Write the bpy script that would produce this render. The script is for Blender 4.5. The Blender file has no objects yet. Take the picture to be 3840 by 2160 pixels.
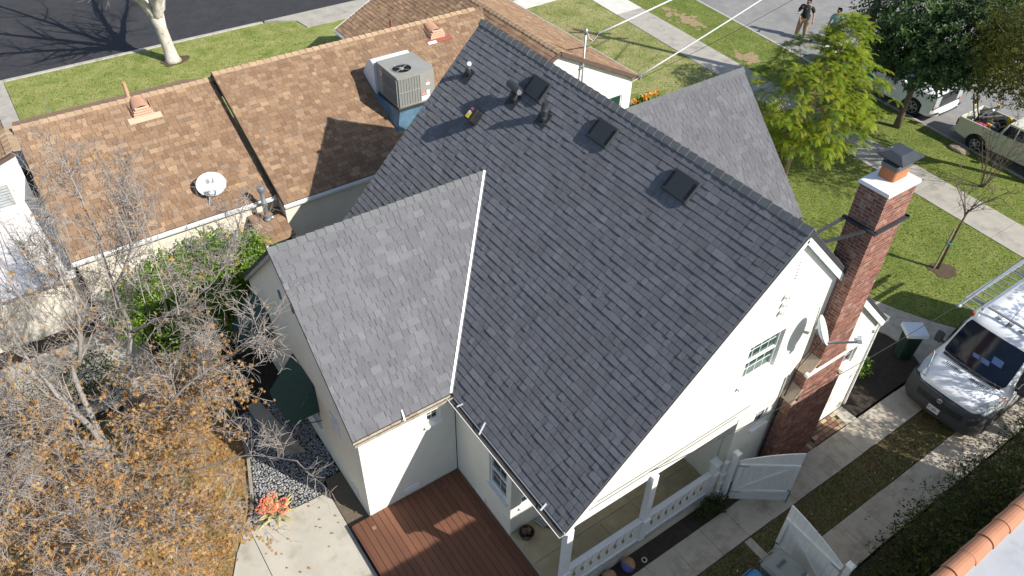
import bpy, bmesh, math, random
from mathutils import Vector, Matrix, noise
V = Vector
PI = math.pi
rad = math.radians
RN = random.Random(11)
sc = bpy.context.scene
COL = sc.collection

# ------------------------------------------------------------------ camera
CR, CD, CF = V((0.8220459, -0.5691073, 0.0189039)), V((-0.3675163, -0.5556309, -0.7457923)), V((0.4349395, 0.6061280, -0.6659103))
cam = bpy.data.cameras.new('camera')
cam.sensor_width = 36.0
cam.lens = 36.0 * 2910.44 / 3840.0
cam.clip_start = 0.1
cam.clip_end = 2000
cam_o = bpy.data.objects.new('camera', cam)
mw = Matrix((( CR.x, -CD.x, -CF.x, 0), (CR.y, -CD.y, -CF.y, 0), (CR.z, -CD.z, -CF.z, 16.0), (0, 0, 0, 1)))
cam_o.matrix_world = mw
COL.objects.link(cam_o)
sc.camera = cam_o

# ------------------------------------------------------------------ sky, sun, exposure
SUN_TO = V((0.51, -1.0, 0.87)).normalized()
elev = math.asin(SUN_TO.z)
world = bpy.data.worlds.new('World')
sc.world = world
world.use_nodes = True
wn = world.node_tree.nodes
sky = wn.new('ShaderNodeTexSky')
sky.sky_type = 'NISHITA'
sky.sun_disc = False
sky.sun_elevation = elev
sky.sun_rotation = math.atan2(SUN_TO.x, SUN_TO.y)
sky.air_density = 1.0
sky.dust_density = 1.0
sky.ozone_density = 1.0
bg = wn['Background']
bg.inputs['Strength'].default_value = 0.12
world.node_tree.links.new(sky.outputs['Color'], bg.inputs['Color'])
sun = bpy.data.lights.new('sun', 'SUN')
sun.energy = 5.0
sun.angle = rad(0.53)
sun.color = (1.0, 0.95, 0.87)
sun_o = bpy.data.objects.new('sun', sun)
sun_o.rotation_euler = (-SUN_TO).to_track_quat('-Z', 'Y').to_euler()
sun_o.location = (30, -40, 60)
COL.objects.link(sun_o)
sc.view_settings.view_transform = 'Standard'
sc.view_settings.look = 'None'
sc.view_settings.exposure = 0.45
sc.view_settings.gamma = 1.0
sc.view_settings.use_curve_mapping = False

# ------------------------------------------------------------------ materials
MATS = {}
def lin(c):
    return tuple(((x / 12.92) if x <= 0.04045 else ((x + 0.055) / 1.055) ** 2.4) for x in c)

def mat(name, c1, c2=None, scale=6.0, detail=6.0, rough=0.8, bump=0.0, bscale=40.0, spec=0.3, metal=0.0,
        var=0.0, stops=None, c3=None, s3=0.6, m3=(0.55, 0.7), coat=0.0, drough=0.0, emit=None, trans=0.0,
        stretch=(1, 1, 1), alpha=None, speck=0.0, sscale=160, sub=None, coords='pos'):
    """procedural material: noise mix of c1/c2, optional large patches of c3, optional per-piece variation."""
    m = bpy.data.materials.new(name)
    m.use_nodes = True
    nt = m.node_tree
    n = nt.nodes
    b = n['Principled BSDF']
    b.inputs['Roughness'].default_value = rough
    b.inputs['Specular IOR Level'].default_value = spec
    b.inputs['Metallic'].default_value = metal
    b.inputs['Coat Weight'].default_value = coat
    b.inputs['Diffuse Roughness'].default_value = drough
    b.inputs['Transmission Weight'].default_value = trans
    if emit:
        b.inputs['Emission Color'].default_value = (*emit, 1)
        b.inputs['Emission Strength'].default_value = 1.0
    L = nt.links.new
    if coords == 'pos':
        g = n.new('ShaderNodeNewGeometry'); pos = g.outputs['Position']
    else:
        g = n.new('ShaderNodeTexCoord'); pos = g.outputs['Object']
    mp = n.new('ShaderNodeMapping')
    mp.inputs['Scale'].default_value = stretch
    L(pos, mp.inputs['Vector'])
    pos = mp.outputs['Vector']
    def nz(s, d=4.0, r=0.6):
        t = n.new('ShaderNodeTexNoise')
        t.inputs['Scale'].default_value = s
        t.inputs['Detail'].default_value = d
        t.inputs['Roughness'].default_value = r
        L(pos, t.inputs['Vector'])
        return t.outputs['Fac']
    def ramp(fac, a, bb):
        r = n.new('ShaderNodeMapRange')
        r.inputs['From Min'].default_value = a
        r.inputs['From Max'].default_value = bb
        L(fac, r.inputs['Value'])
        return r.outputs['Result']
    def mix(fac, a, bcol, mode='MIX'):
        x = n.new('ShaderNodeMix')
        x.data_type = 'RGBA'
        x.blend_type = mode
        if hasattr(fac, 'links'): L(fac, x.inputs['Factor'])
        else: x.inputs['Factor'].default_value = fac
        for s_, v in (('A', a), ('B', bcol)):
            if hasattr(v, 'links'): L(v, x.inputs[s_ if False else (6 if s_ == 'A' else 7)])
            else: x.inputs[6 if s_ == 'A' else 7].default_value = (*v, 1)
        return x.outputs[2]
    if c2 is None:
        c2 = tuple(x * 0.8 for x in c1)
    if stops:
        at = n.new('ShaderNodeAttribute'); at.attribute_name = 'var'
        oi = n.new('ShaderNodeObjectInfo')
        ad = n.new('ShaderNodeMath'); ad.operation = 'ADD'
        L(at.outputs['Fac'], ad.inputs[0]); L(oi.outputs['Random'], ad.inputs[1])
        fr = n.new('ShaderNodeMath'); fr.operation = 'FRACT'; L(ad.outputs[0], fr.inputs[0])
        cr = n.new('ShaderNodeValToRGB')
        cr.color_ramp.interpolation = 'LINEAR'
        e = cr.color_ramp.elements
        e[0].position = stops[0][0]; e[0].color = (*stops[0][1], 1)
        e[1].position = stops[-1][0]; e[1].color = (*stops[-1][1], 1)
        for p, c in stops[1:-1]:
            q = e.new(p); q.color = (*c, 1)
        L(fr.outputs[0], cr.inputs['Fac'])
        col = cr.outputs['Color']
        grey = mix(ramp(nz(scale, detail), 0.3, 0.7), (1 - var,) * 3, (1 + var * 0.6,) * 3)
        col = mix(1.0, col, grey, 'MULTIPLY')
    else:
        col = mix(ramp(nz(scale, detail), 0.32, 0.68), c1, c2)
    if c3 is not None:
        col = mix(ramp(nz(s3, 5, 0.65), *m3), col, c3)
    if speck:
        col = mix(1.0, col, mix(ramp(nz(sscale, 3), 0.35, 0.65), (1 - speck,) * 3, (1 + speck,) * 3), 'MULTIPLY')
    L(col, b.inputs['Base Color'])
    if sub:
        # light through thin leaves
        tr = n.new('ShaderNodeBsdfTranslucent')
        L(mix(1.0, col, sub, 'MULTIPLY'), tr.inputs['Color'])
        ms = n.new('ShaderNodeMixShader')
        ms.inputs[0].default_value = 0.35
        L(b.outputs[0], ms.inputs[1]); L(tr.outputs[0], ms.inputs[2])
        L(ms.outputs[0], n['Material Output'].inputs['Surface'])
    if bump:
        bp = n.new('ShaderNodeBump')
        bp.inputs['Strength'].default_value = bump
        bp.inputs['Distance'].default_value = 0.02
        L(nz(bscale, 3), bp.inputs['Height'])
        L(bp.outputs['Normal'], b.inputs['Normal'])
    MATS[name] = m
    return m

# ------------------------------------------------------------------ geometry helpers
ORG = {}
def setp(o, label=None, cat=None, group=None, kind=None):
    if label: o['label'] = label
    if cat: o['category'] = cat
    if group: o['group'] = group
    if kind: o['kind'] = kind
    return o

def thing(name, loc, label, cat, group=None, rotz=None):
    o = bpy.data.objects.new(name, None)
    o.empty_display_size = 0.2
    o.location = loc
    COL.objects.link(o)
    if rotz is None:
        ORG[o.name] = V(loc)
    else:
        o.rotation_euler = (0, 0, rotz)
        ORG[o.name] = V((0, 0, 0))
    setp(o, label, cat, group)
    return o

class MB:
    def __init__(s):
        s.v = []; s.f = []; s.var = []; s.fm = []; s.m = 0
    def face(s, pts, var=0.0):
        k = len(s.v)
        s.v.extend([tuple(p) for p in pts])
        s.f.append(tuple(range(k, k + len(pts)))); s.var.append(var); s.fm.append(s.m)
    def add(s, verts, faces, var=0.0):
        k = len(s.v)
        s.v.extend([tuple(p) for p in verts])
        for f in faces:
            s.f.append(tuple(i + k for i in f)); s.var.append(var); s.fm.append(s.m)
        return s
    def hexa(s, p, var=0.0):
        """8 points: bottom 4 (ccw from above) then top 4"""
        return s.add(p, [(3, 2, 1, 0), (4, 5, 6, 7), (0, 1, 5, 4), (1, 2, 6, 5), (2, 3, 7, 6), (3, 0, 4, 7)], var)
    def box(s, a, b, var=0.0):
        x0, y0, z0 = a; x1, y1, z1 = b
        return s.hexa([(x0, y0, z0), (x1, y0, z0), (x1, y1, z0), (x0, y1, z0), (x0, y0, z1), (x1, y0, z1), (x1, y1, z1), (x0, y1, z1)], var)
    def obox(s, c, ax, ay, az, var=0.0):
        """oriented box: centre, three half vectors"""
        c = V(c); ax = V(ax); ay = V(ay); az = V(az)
        return s.hexa([c - ax - ay - az, c + ax - ay - az, c + ax + ay - az, c - ax + ay - az,
                       c - ax - ay + az, c + ax - ay + az, c + ax + ay + az, c - ax + ay + az], var)
    def beam(s, p, q, w, h, up=(0, 0, 1), var=0.0):
        p = V(p); q = V(q); d = (q - p)
        l = d.length / 2
        d.normalize()
        u = V(up)
        sd = d.cross(u)
        if sd.length < 1e-4: sd = d.cross(V((1, 0, 0)))
        sd.normalize(); u = sd.cross(d).normalized()
        return s.obox((p + q) / 2, d * l, sd * (-w / 2), u * (h / 2), var)
    def prism(s, poly, ext, var=0.0, cap=True):
        n = len(poly); e = V(ext)
        a = [V(p) for p in poly]; b = [p + e for p in a]
        k = len(s.v)
        s.v.extend([tuple(p) for p in a + b])
        F = []
        nrm = V((0, 0, 0))
        for i in range(n):
            nrm += a[i].cross(a[(i + 1) % n])
        flip = nrm.dot(e) > 0
        if cap:
            F.append(tuple(range(n))[::-1] if flip else tuple(range(n)))
            F.append(tuple(range(n, 2 * n)) if flip else tuple(range(n, 2 * n))[::-1])
        for i in range(n):
            j = (i + 1) % n
            F.append((i, j, n + j, n + i) if flip else (j, i, n + i, n + j))
        for f in F:
            s.f.append(tuple(x + k for x in f)); s.var.append(var); s.fm.append(s.m)
        return s
    def tube(s, path, radii, n=6, var=0.0, cap=True):
        P = [V(p) for p in path]
        if not isinstance(radii, (list, tuple)): radii = [radii] * len(P)
        k = len(s.v)
        prev = None
        for i, p in enumerate(P):
            d = (P[min(i + 1, len(P) - 1)] - P[max(i - 1, 0)])
            if d.length < 1e-9: d = V((0, 0, 1))
            d.normalize()
            if prev is None:
                a = d.orthogonal().normalized()
            else:
                a = (prev - d * prev.dot(d))
                a = a.normalized() if a.length > 1e-6 else d.orthogonal().normalized()
            prev = a
            bb = d.cross(a)
            for j in range(n):
                t = 2 * PI * j / n
                s.v.append(tuple(p + (a * math.cos(t) + bb * math.sin(t)) * radii[i]))
        for i in range(len(P) - 1):
            for j in range(n):
                j2 = (j + 1) % n
                s.f.append((k + i * n + j, k + i * n + j2, k + (i + 1) * n + j2, k + (i + 1) * n + j)); s.var.append(var); s.fm.append(s.m)
        if cap:
            s.f.append(tuple(k + j for j in range(n))[::-1]); s.var.append(var); s.fm.append(s.m)
            e = k + (len(P) - 1) * n
            s.f.append(tuple(e + j for j in range(n))); s.var.append(var); s.fm.append(s.m)
        return s
    def loft(s, rings, var=0.0, cap=True, close=True):
        n = len(rings[0]); k = len(s.v)
        for r in rings: s.v.extend([tuple(p) for p in r])
        for i in range(len(rings) - 1):
            for j in range(n if close else n - 1):
                j2 = (j + 1) % n
                s.f.append((k + i * n + j, k + i * n + j2, k + (i + 1) * n + j2, k + (i + 1) * n + j)); s.var.append(var); s.fm.append(s.m)
        if cap:
            s.f.append(tuple(k + j for j in range(n))[::-1]); s.var.append(var); s.fm.append(s.m)
            e = k + (len(rings) - 1) * n
            s.f.append(tuple(e + j for j in range(n))); s.var.append(var); s.fm.append(s.m)
        return s
    def disc(s, c, ax, ay, n=20, var=0.0):
        c = V(c); ax = V(ax); ay = V(ay)
        s.face([c + ax * math.cos(2 * PI * i / n) + ay * math.sin(2 * PI * i / n) for i in range(n)], var)
        return s
    def lathe(s, c, prof, n=16, axis=(0, 0, 1), var=0.0, cap=True):
        ax = V(axis).normalized(); a = ax.orthogonal().normalized(); b = ax.cross(a); c = V(c)
        s.loft([[c + ax * h + (a * math.cos(2 * PI * j / n) + b * math.sin(2 * PI * j / n)) * r for j in range(n)] for r, h in prof], var, cap)
        return s
    def mesh(s, name, m, smooth=False, off=V((0, 0, 0))):
        me = bpy.data.meshes.new(name)
        me.from_pydata([(p[0] - off.x, p[1] - off.y, p[2] - off.z) for p in s.v], [], s.f)
        for mm in (m if isinstance(m, (list, tuple)) else [m]):
            me.materials.append(MATS[mm])
        if any(s.fm): me.polygons.foreach_set('material_index', s.fm)
        if any(s.var):
            a = me.attributes.new('var', 'FLOAT', 'FACE')
            a.data.foreach_set('value', s.var)
        if smooth:
            me.polygons.foreach_set('use_smooth', [True] * len(me.polygons))
        me.update()
        return me
    def build(s, name, m, parent=None, smooth=False, bevel=0.0, label=None, cat=None, group=None, kind=None, auto=None, subsurf=0):
        xs = [p[0] for p in s.v]; ys = [p[1] for p in s.v]; zs = [p[2] for p in s.v]
        off = V(((min(xs) + max(xs)) / 2, (min(ys) + max(ys)) / 2, min(zs)))
        me = s.mesh(name, m, smooth or auto, off)
        o = bpy.data.objects.new(name, me)
        COL.objects.link(o)
        po = ORG[parent.name] if parent else V((0, 0, 0))
        o.parent = parent
        o.location = off - po
        ORG[o.name] = off
        if bevel:
            bm = o.modifiers.new('bevel', 'BEVEL'); bm.width = bevel; bm.segments = 2; bm.limit_method = 'ANGLE'; bm.angle_limit = rad(40)
        if subsurf:
            ss = o.modifiers.new('sub', 'SUBSURF'); ss.levels = subsurf; ss.render_levels = subsurf
        if auto:
            try:
                me.set_sharp_from_angle(angle=rad(auto))
            except Exception:
                pass
        setp(o, label, cat, group, kind)
        return o

def place(name, me, loc, parent, matrix=None, **kw):
    o = bpy.data.objects.new(name, me)
    COL.objects.link(o)
    o.parent = parent
    po = ORG[parent.name] if parent else V((0, 0, 0))
    if matrix is not None:
        o.matrix_local = Matrix.Translation(V(loc) - po) @ matrix.to_4x4()
    else:
        o.location = V(loc) - po
    ORG[o.name] = V(loc)
    setp(o, **kw)
    return o

def clip(poly, a, b, c):
    """keep points with a*u+b*v<=c"""
    out = []
    for i in range(len(poly)):
        p = poly[i]; q = poly[(i + 1) % len(poly)]
        dp = a * p[0] + b * p[1] - c; dq = a * q[0] + b * q[1] - c
        if dp <= 0: out.append(p)
        if (dp < 0 < dq) or (dq < 0 < dp):
            t = dp / (dp - dq)
            out.append((p[0] + (q[0] - p[0]) * t, p[1] + (q[1] - p[1]) * t))
    return out


# ------------------------------------------------------------------ material list
mat('asphalt_new', (.034, .034, .038), (.046, .046, .05), scale=3, rough=.9, bump=.25, bscale=90, speck=.35, c3=(.055, .054, .055), s3=.5, m3=(.5, .75))
mat('asphalt_old', (.21, .208, .20), (.26, .255, .245), scale=2.5, rough=.92, bump=.25, bscale=90, speck=.25, c3=(.17, .168, .165), s3=.45, m3=(.48, .72))
mat('concrete', (.40, .375, .325), (.33, .31, .27), scale=2.2, rough=.9, bump=.15, bscale=70, speck=.12, c3=(.25, .235, .205), s3=1.1, m3=(.52, .75))
mat('concrete_drive', (.47, .42, .34), (.39, .345, .28), scale=3.2, rough=.9, bump=.2, bscale=70, speck=.22, c3=(.27, .235, .185), s3=1.6, m3=(.5, .72))
mat('concrete_patio', (.50, .47, .40), (.42, .395, .335), scale=1.5, rough=.88, bump=.12, bscale=60, speck=.08, c3=(.31, .285, .235), s3=1.3, m3=(.54, .74))
mat('concrete_new', (.62, .60, .55), (.55, .53, .48), scale=2, rough=.9, bump=.1, bscale=60)
mat('kerb', (.44, .42, .37), (.36, .34, .30), scale=4, rough=.9, bump=.2, bscale=50, c3=(.26, .24, .20), s3=2)
mat('porch_tile', (.42, .365, .235), (.34, .29, .18), scale=2.4, rough=.7, bump=.05, c3=(.48, .43, .30), s3=1.4)
GR = dict(rough=.95, spec=.1, bump=1.0, bscale=55, detail=8)
mat('grass_bright', (.205, .245, .060), (.325, .325, .125), scale=1.4, c3=(.125, .190, .034), s3=1.1, m3=(.48, .72), speck=.34, sscale=26, **GR)
mat('grass_dry', (.215, .235, .080), (.345, .32, .15), scale=1.1, c3=(.135, .185, .04), s3=.9, m3=(.48, .7), speck=.36, sscale=24, **GR)
mat('grass_lawn', (.125, .172, .034), (.205, .222, .068), scale=1.8, c3=(.082, .130, .022), s3=.9, m3=(.5, .72), speck=.42, sscale=22, **GR)
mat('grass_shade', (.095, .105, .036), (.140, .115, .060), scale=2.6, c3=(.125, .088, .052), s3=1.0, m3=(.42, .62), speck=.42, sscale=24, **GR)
mat('straw_patch', (.34, .25, .15), (.27, .21, .11), scale=6, rough=.95, bump=.6, bscale=60, speck=.25)
mat('soil', (.040, .032, .025), (.062, .050, .038), scale=8, rough=.95, bump=1.0, bscale=35, speck=.4)
mat('mulch', (.12, .085, .055), (.07, .05, .035), scale=16, rough=.95, bump=1, bscale=50, speck=.4)
mat('ground', (.15, .125, .09), (.10, .085, .06), scale=2, rough=.95, bump=.5, bscale=30)
mat('litter_ground', (.21, .14, .066), (.31, .21, .10), scale=9, rough=.95, bump=.8, bscale=45, c3=(.13, .145, .05), s3=1.3, m3=(.52, .62), speck=.4, sscale=26)
mat('gravel_ground', (.20, .165, .12), (.12, .10, .075), scale=30, rough=.95, bump=1, bscale=70, speck=.4)
mat('stucco', (.80, .795, .71), (.765, .76, .675), scale=3, rough=.9, bump=.35, bscale=55, spec=.2, c3=(.68, .67, .58), s3=1.2, m3=(.56, .8))
mat('stucco_cream', (.70, .655, .55), (.66, .61, .51), scale=3, rough=.9, bump=.35, bscale=55, spec=.2)
mat('white_paint', (.80, .81, .80), (.75, .76, .75), scale=5, rough=.5, bump=.04)
mat('worn_paint', (.78, .80, .80), (.70, .71, .70), scale=7, rough=.6, c3=(.16, .14, .12), s3=9, m3=(.66, .70))
mat('trim_grey', (.40, .40, .385), (.33, .33, .32), scale=6, rough=.6)
mat('gutter_in', (.035, .032, .03), (.05, .045, .04), scale=10, rough=.8)
mat('rust_gutter', (.36, .30, .22), (.55, .50, .42), scale=9, rough=.7, c3=(.20, .12, .07), s3=7)
mat('tar_edge', (.035, .036, .04), (.05, .05, .055), rough=.7)
SH = [(0.0, (.174, .175, .188)), (.25, (.184, .185, .198)), (.55, (.191, .193, .207)), (.8, (.200, .202, .218)), (.95, (.219, .223, .242)), (1.0, (.178, .179, .192))]
mat('shingle', (.1, .1, .1), rough=.95, spec=.12, bump=.9, bscale=230, stops=SH, var=.13, c3=(.165, .152, .145), s3=.4, m3=(.60, .85), scale=2.0, speck=.3, drough=1.0)
TN = [(0.0, (.225, .143, .090)), (.3, (.268, .173, .109)), (.55, (.298, .195, .123)), (.75, (.322, .214, .136)), (.9, (.385, .270, .172)), (.96, (.245, .172, .126)), (1.0, (.24, .155, .098))]
mat('shingle_tan', (.2, .15, .1), rough=.95, spec=.12, bump=.9, bscale=230, stops=TN, var=.12, scale=1.6, speck=.25, drough=1.0)
mat('shingle_white', (.66, .65, .64), (.60, .59, .58), rough=.9, bump=.3)
mat('tan_cap', (.36, .25, .145), (.31, .21, .12), rough=.95, stops=[(0, (.34, .235, .15)), (.5, (.41, .29, .185)), (1, (.37, .26, .165))], var=.15, speck=.2)
mat('shingle_cap', (.1, .1, .1), rough=.95, bump=.8, bscale=200, stops=[(0, (.165, .17, .175)), (.5, (.195, .202, .205)), (1, (.178, .183, .188))], var=.12, speck=.25, drough=1.0)
BK = [(0, (.175, .078, .060)), (.3, (.235, .105, .078)), (.55, (.285, .135, .098)), (.75, (.205, .095, .082)), (.9, (.33, .175, .125)), (1, (.16, .075, .065))]
mat('brick', (.2, .1, .06), rough=.92, spec=.15, bump=.5, bscale=60, stops=BK, var=.25, scale=9, c3=(.42, .35, .30), s3=4.5, m3=(.56, .78))
mat('mortar', (.50, .44, .36), (.40, .355, .29), scale=12, rough=.95, bump=.5, bscale=60)
mat('paver', (.2, .12, .08), rough=.9, bump=.4, bscale=50, stops=[(0, (.20, .10, .075)), (.35, (.26, .14, .105)), (.6, (.21, .115, .10)), (.78, (.38, .28, .16)), (.9, (.45, .36, .22)), (1, (.23, .12, .09))], var=.22, scale=10)
mat('chimney_stone', (.44, .36, .27), (.34, .27, .20), scale=6, rough=.9, bump=.3)
mat('crown_white', (.82, .81, .78), (.76, .75, .72), scale=4, rough=.7, bump=.1)
mat('terracotta', (.45, .175, .075), (.38, .14, .06), scale=5, rough=.7, bump=.1)
mat('clay_tile', (.44, .205, .115), (.36, .16, .09), scale=3, rough=.75, bump=.15, c3=(.30, .145, .095), s3=2)
mat('black_metal', (.025, .026, .03), (.04, .04, .045), scale=7, rough=.45, spec=.5)
mat('cap_metal', (.045, .05, .056), (.062, .068, .074), scale=5, rough=.38, spec=.5, metal=.3)
mat('mesh_metal', (.30, .32, .32), (.06, .065, .07), scale=90, rough=.5, metal=.6)
mat('vent_black', (.030, .034, .038), (.040, .045, .05), scale=60, rough=.7, bump=.2)
mat('galv', (.44, .46, .47), (.36, .385, .40), scale=9, rough=.45, metal=.7, spec=.5)
mat('valley_metal_lit', (.86, .86, .86), (.80, .80, .80), scale=3, rough=.5, metal=.2)
mat('flash_white', (.78, .79, .80), (.70, .71, .73), scale=6, rough=.5, metal=.2)
mat('ac_grey', (.30, .30, .275), (.265, .265, .24), scale=3, rough=.55)
mat('ac_fin', (.25, .255, .24), (.17, .175, .165), scale=50, rough=.6)
mat('ac_base', (.15, .28, .40), (.09, .16, .22), scale=3, rough=.45, metal=.3)  # blue reflection on the plenum is put into the base colour
mat('dark_void', (.008, .008, .009), (.012, .012, .013), rough=.8)
mat('duct_white', (.72, .74, .76), (.64, .67, .70), scale=5, rough=.55)
mat('sticker_red', (.40, .07, .05), (.55, .5, .48), scale=30, rough=.6)
mat('sticker_white', (.75, .75, .74), (.68, .68, .67), scale=20, rough=.6)
mat('sticker_yellow', (.75, .58, .06), (.70, .5, .05), rough=.6)
mat('sticker_pink', (.62, .10, .22), (.55, .08, .18), rough=.6)
mat('tan_vent', (.54, .31, .20), (.47, .265, .165), scale=4, rough=.7)
mat('tan_pale', (.62, .42, .30), (.56, .36, .25), scale=4, rough=.7)
mat('rust_red', (.24, .075, .055), (.30, .10, .07), scale=8, rough=.8)
mat('brown_trim', (.10, .065, .052), (.13, .085, .068), scale=5, rough=.7)
mat('dish', (.66, .70, .71), (.60, .645, .655), scale=3, rough=.5)
mat('dish_logo', (.16, .18, .20), (.2, .22, .24), rough=.6)
mat('cable_white', (.72, .72, .72), (.66, .66, .66), rough=.6)
mat('cable_black', (.02, .02, .022), (.03, .03, .03), rough=.6)
mat('deck', (.155, .062, .036), (.125, .050, .030), rough=.6, bump=.3, bscale=40, stops=[(0, (.165, .073, .044)), (.4, (.188, .085, .051)), (.75, (.150, .067, .041)), (1, (.175, .078, .047))], var=.2, scale=4, stretch=(1, .15, 1), c3=(.215, .11, .07), s3=1.4, m3=(.60, .8))
mat('deck_dark', (.03, .016, .012), (.04, .02, .015), rough=.8)
mat('awning', (.004, .045, .038), (.006, .055, .047), scale=5, rough=.55, spec=.4)
mat('window_glass', (.015, .020, .022), (.022, .028, .03), scale=2, rough=.04, spec=.8)
mat('window_green', (.020, .055, .045), (.03, .075, .06), scale=1.5, rough=.06, spec=.7)
mat('bark_white', (.60, .56, .50), (.42, .39, .34), scale=7, rough=.9, bump=.7, bscale=14, c3=(.24, .22, .19), s3=5, m3=(.57, .68))
mat('bark_grey', (.31, .29, .265), (.235, .22, .20), scale=9, rough=.9, bump=.5, bscale=20)
mat('twig', (.335, .30, .265), (.255, .225, .20), scale=5, rough=.9)
mat('bark_brown', (.15, .115, .085), (.10, .08, .06), scale=9, rough=.9, bump=.6, bscale=20)
mat('bark_tan', (.34, .27, .19), (.26, .20, .14), scale=9, rough=.9, bump=.4, bscale=20)
LF = dict(rough=.6, spec=.25)
mat('leaf_orange', (.4, .2, .05), rough=.75, spec=.15, stops=[(0, (.40, .215, .075)), (.35, (.50, .29, .10)), (.6, (.60, .39, .165)), (.8, (.46, .255, .085)), (.92, (.66, .49, .28)), (1, (.32, .175, .07))], var=.1, sub=(1, .8, .5))
mat('leaf_fern', (.1, .2, .02), stops=[(0, (.115, .205, .016)), (.35, (.19, .28, .019)), (.6, (.28, .34, .024)), (.8, (.37, .37, .028)), (.96, (.10, .19, .016)), (1, (.15, .24, .018))], var=.12, sub=(1, 1, .4), **LF)
mat('leaf_yellow', (.66, .36, .02), (.60, .28, .02), rough=.6, sub=(1, .8, .3))
mat('leaf_magnolia', (.02, .05, .012), rough=.45, spec=.24, stops=[(0, (.024, .050, .012)), (.4, (.036, .074, .016)), (.7, (.056, .105, .022)), (.93, (.090, .14, .04)), (1, (.028, .06, .014))], var=.15)
mat('leaf_olive', (.1, .11, .02), stops=[(0, (.060, .075, .014)), (.4, (.100, .110, .018)), (.7, (.155, .150, .022)), (.9, (.20, .19, .03)), (1, (.045, .06, .012))], var=.15, sub=(1, 1, .5), **LF)
mat('leaf_bush', (.1, .2, .02), stops=[(0, (.075, .17, .014)), (.4, (.13, .25, .020)), (.7, (.21, .33, .03)), (.92, (.31, .40, .06)), (1, (.06, .14, .014))], var=.15, sub=(1, 1, .5), rough=.4, spec=.4)
mat('leaf_hedge', (.03, .05, .015), stops=[(0, (.026, .042, .012)), (.4, (.040, .062, .016)), (.7, (.062, .085, .019)), (.94, (.12, .13, .026)), (1, (.022, .036, .011))], var=.15, sub=(1, 1, .5), **LF)
mat('leaf_strap', (.06, .15, .02), stops=[(0, (.04, .10, .016)), (.5, (.085, .19, .025)), (1, (.14, .25, .035))], var=.15, sub=(1, 1, .5), **LF)
mat('petal_orange', (.85, .32, .015), (.80, .24, .01), rough=.6)
mat('petal_white', (.75, .62, .45), (.68, .5, .33), rough=.7)
mat('aloe_leaf', (.42, .42, .19), (.48, .40, .19), scale=7, rough=.55, c3=(.36, .17, .09), s3=5, m3=(.6, .75))
mat('aloe_flower', (.85, .27, .15), (.80, .20, .11), scale=30, rough=.65)
mat('pebble', (.1, .1, .1), rough=.6, stops=[(0, (.17, .182, .192)), (.4, (.24, .253, .262)), (.7, (.31, .322, .33)), (.92, (.43, .44, .44)), (1, (.19, .2, .21))], var=.15, scale=12)
mat('rock', (.36, .30, .22), (.27, .22, .16), scale=5, rough=.9, bump=.6, bscale=12)
mat('wood_edge', (.36, .32, .27), (.28, .25, .21), scale=7, rough=.9)
mat('paint_white', (.84, .86, .88), (.82, .84, .86), scale=2, rough=.22, spec=.5, coat=.5)
mat('paint_cream', (.60, .60, .50), (.56, .56, .46), scale=3, rough=.35, spec=.5, coat=.25, c3=(.50, .48, .385), s3=2.2, m3=(.6, .8))
mat('grey_plastic', (.055, .058, .062), (.07, .073, .078), scale=8, rough=.6)
mat('tyre', (.018, .018, .019), (.026, .026, .027), scale=20, rough=.85)
mat('rim', (.48, .49, .50), (.42, .43, .44), rough=.35, metal=.7)
mat('car_glass', (.006, .010, .024), (.008, .013, .028), rough=.08, spec=.4)
mat('lamp_glass', (.42, .45, .47), (.30, .33, .35), scale=14, rough=.12, spec=.7)
mat('amber', (.75, .20, .03), (.65, .15, .02), rough=.2)
mat('red_lamp', (.30, .02, .015), (.24, .015, .012), rough=.2)
mat('teal', (.01, .26, .26), (.012, .22, .22), rough=.35)
mat('paper_blue', (.10, .16, .36), (.13, .20, .42), rough=.6)
mat('alu', (.50, .53, .56), (.42, .45, .48), scale=12, rough=.35, metal=.6)
mat('tool_yellow', (.80, .50, .01), (.72, .42, .01), rough=.45)
mat('tool_black', (.018, .018, .02), (.03, .03, .032), rough=.5)
mat('tool_red', (.36, .045, .09), (.44, .08, .13), scale=5, rough=.5)
mat('tool_blue', (.03, .22, .42), (.04, .26, .48), rough=.5)
mat('foam_white', (.74, .78, .82), (.69, .73, .77), rough=.8)
mat('bin_green', (.018, .04, .034), (.022, .048, .04), scale=5, rough=.5)
mat('bin_grey', (.21, .235, .235), (.18, .205, .205), scale=4, rough=.5)
mat('bin_blue', (.025, .16, .36), (.03, .18, .40), scale=4, rough=.45)
mat('ball_purple', (.10, .10, .30), (.13, .12, .34), scale=30, rough=.6)
mat('ball_tan', (.40, .235, .12), (.34, .19, .09), scale=20, rough=.7)
mat('basket', (.085, .05, .028), (.13, .08, .045), scale=30, rough=.8)
mat('skin', (.46, .25, .17), (.42, .22, .15), scale=8, rough=.55, spec=.35)
mat('hair', (.012, .009, .008), (.02, .014, .012), scale=40, rough=.6)
mat('shirt_black', (.016, .020, .023), (.024, .028, .031), scale=9, rough=.85)
mat('khaki', (.345, .235, .150), (.29, .195, .122), scale=7, rough=.85, bump=.3, bscale=15)
mat('shoe_white', (.62, .62, .62), (.10, .10, .11), scale=22, rough=.6)
mat('shirt_teal', (.20, .42, .46), (.17, .36, .40), scale=8, rough=.85)
mat('jeans', (.05, .07, .12), (.07, .09, .15), scale=8, rough=.85)
mat('pole_wood', (.085, .06, .045), (.055, .04, .032), scale=8, rough=.9, bump=.4, stretch=(1, 1, .1))
mat('box_blue', (.40, .48, .56), (.35, .43, .51), scale=3, rough=.5)
mat('red_pipe', (.20, .055, .038), (.26, .08, .055), scale=6, rough=.8)
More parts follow.
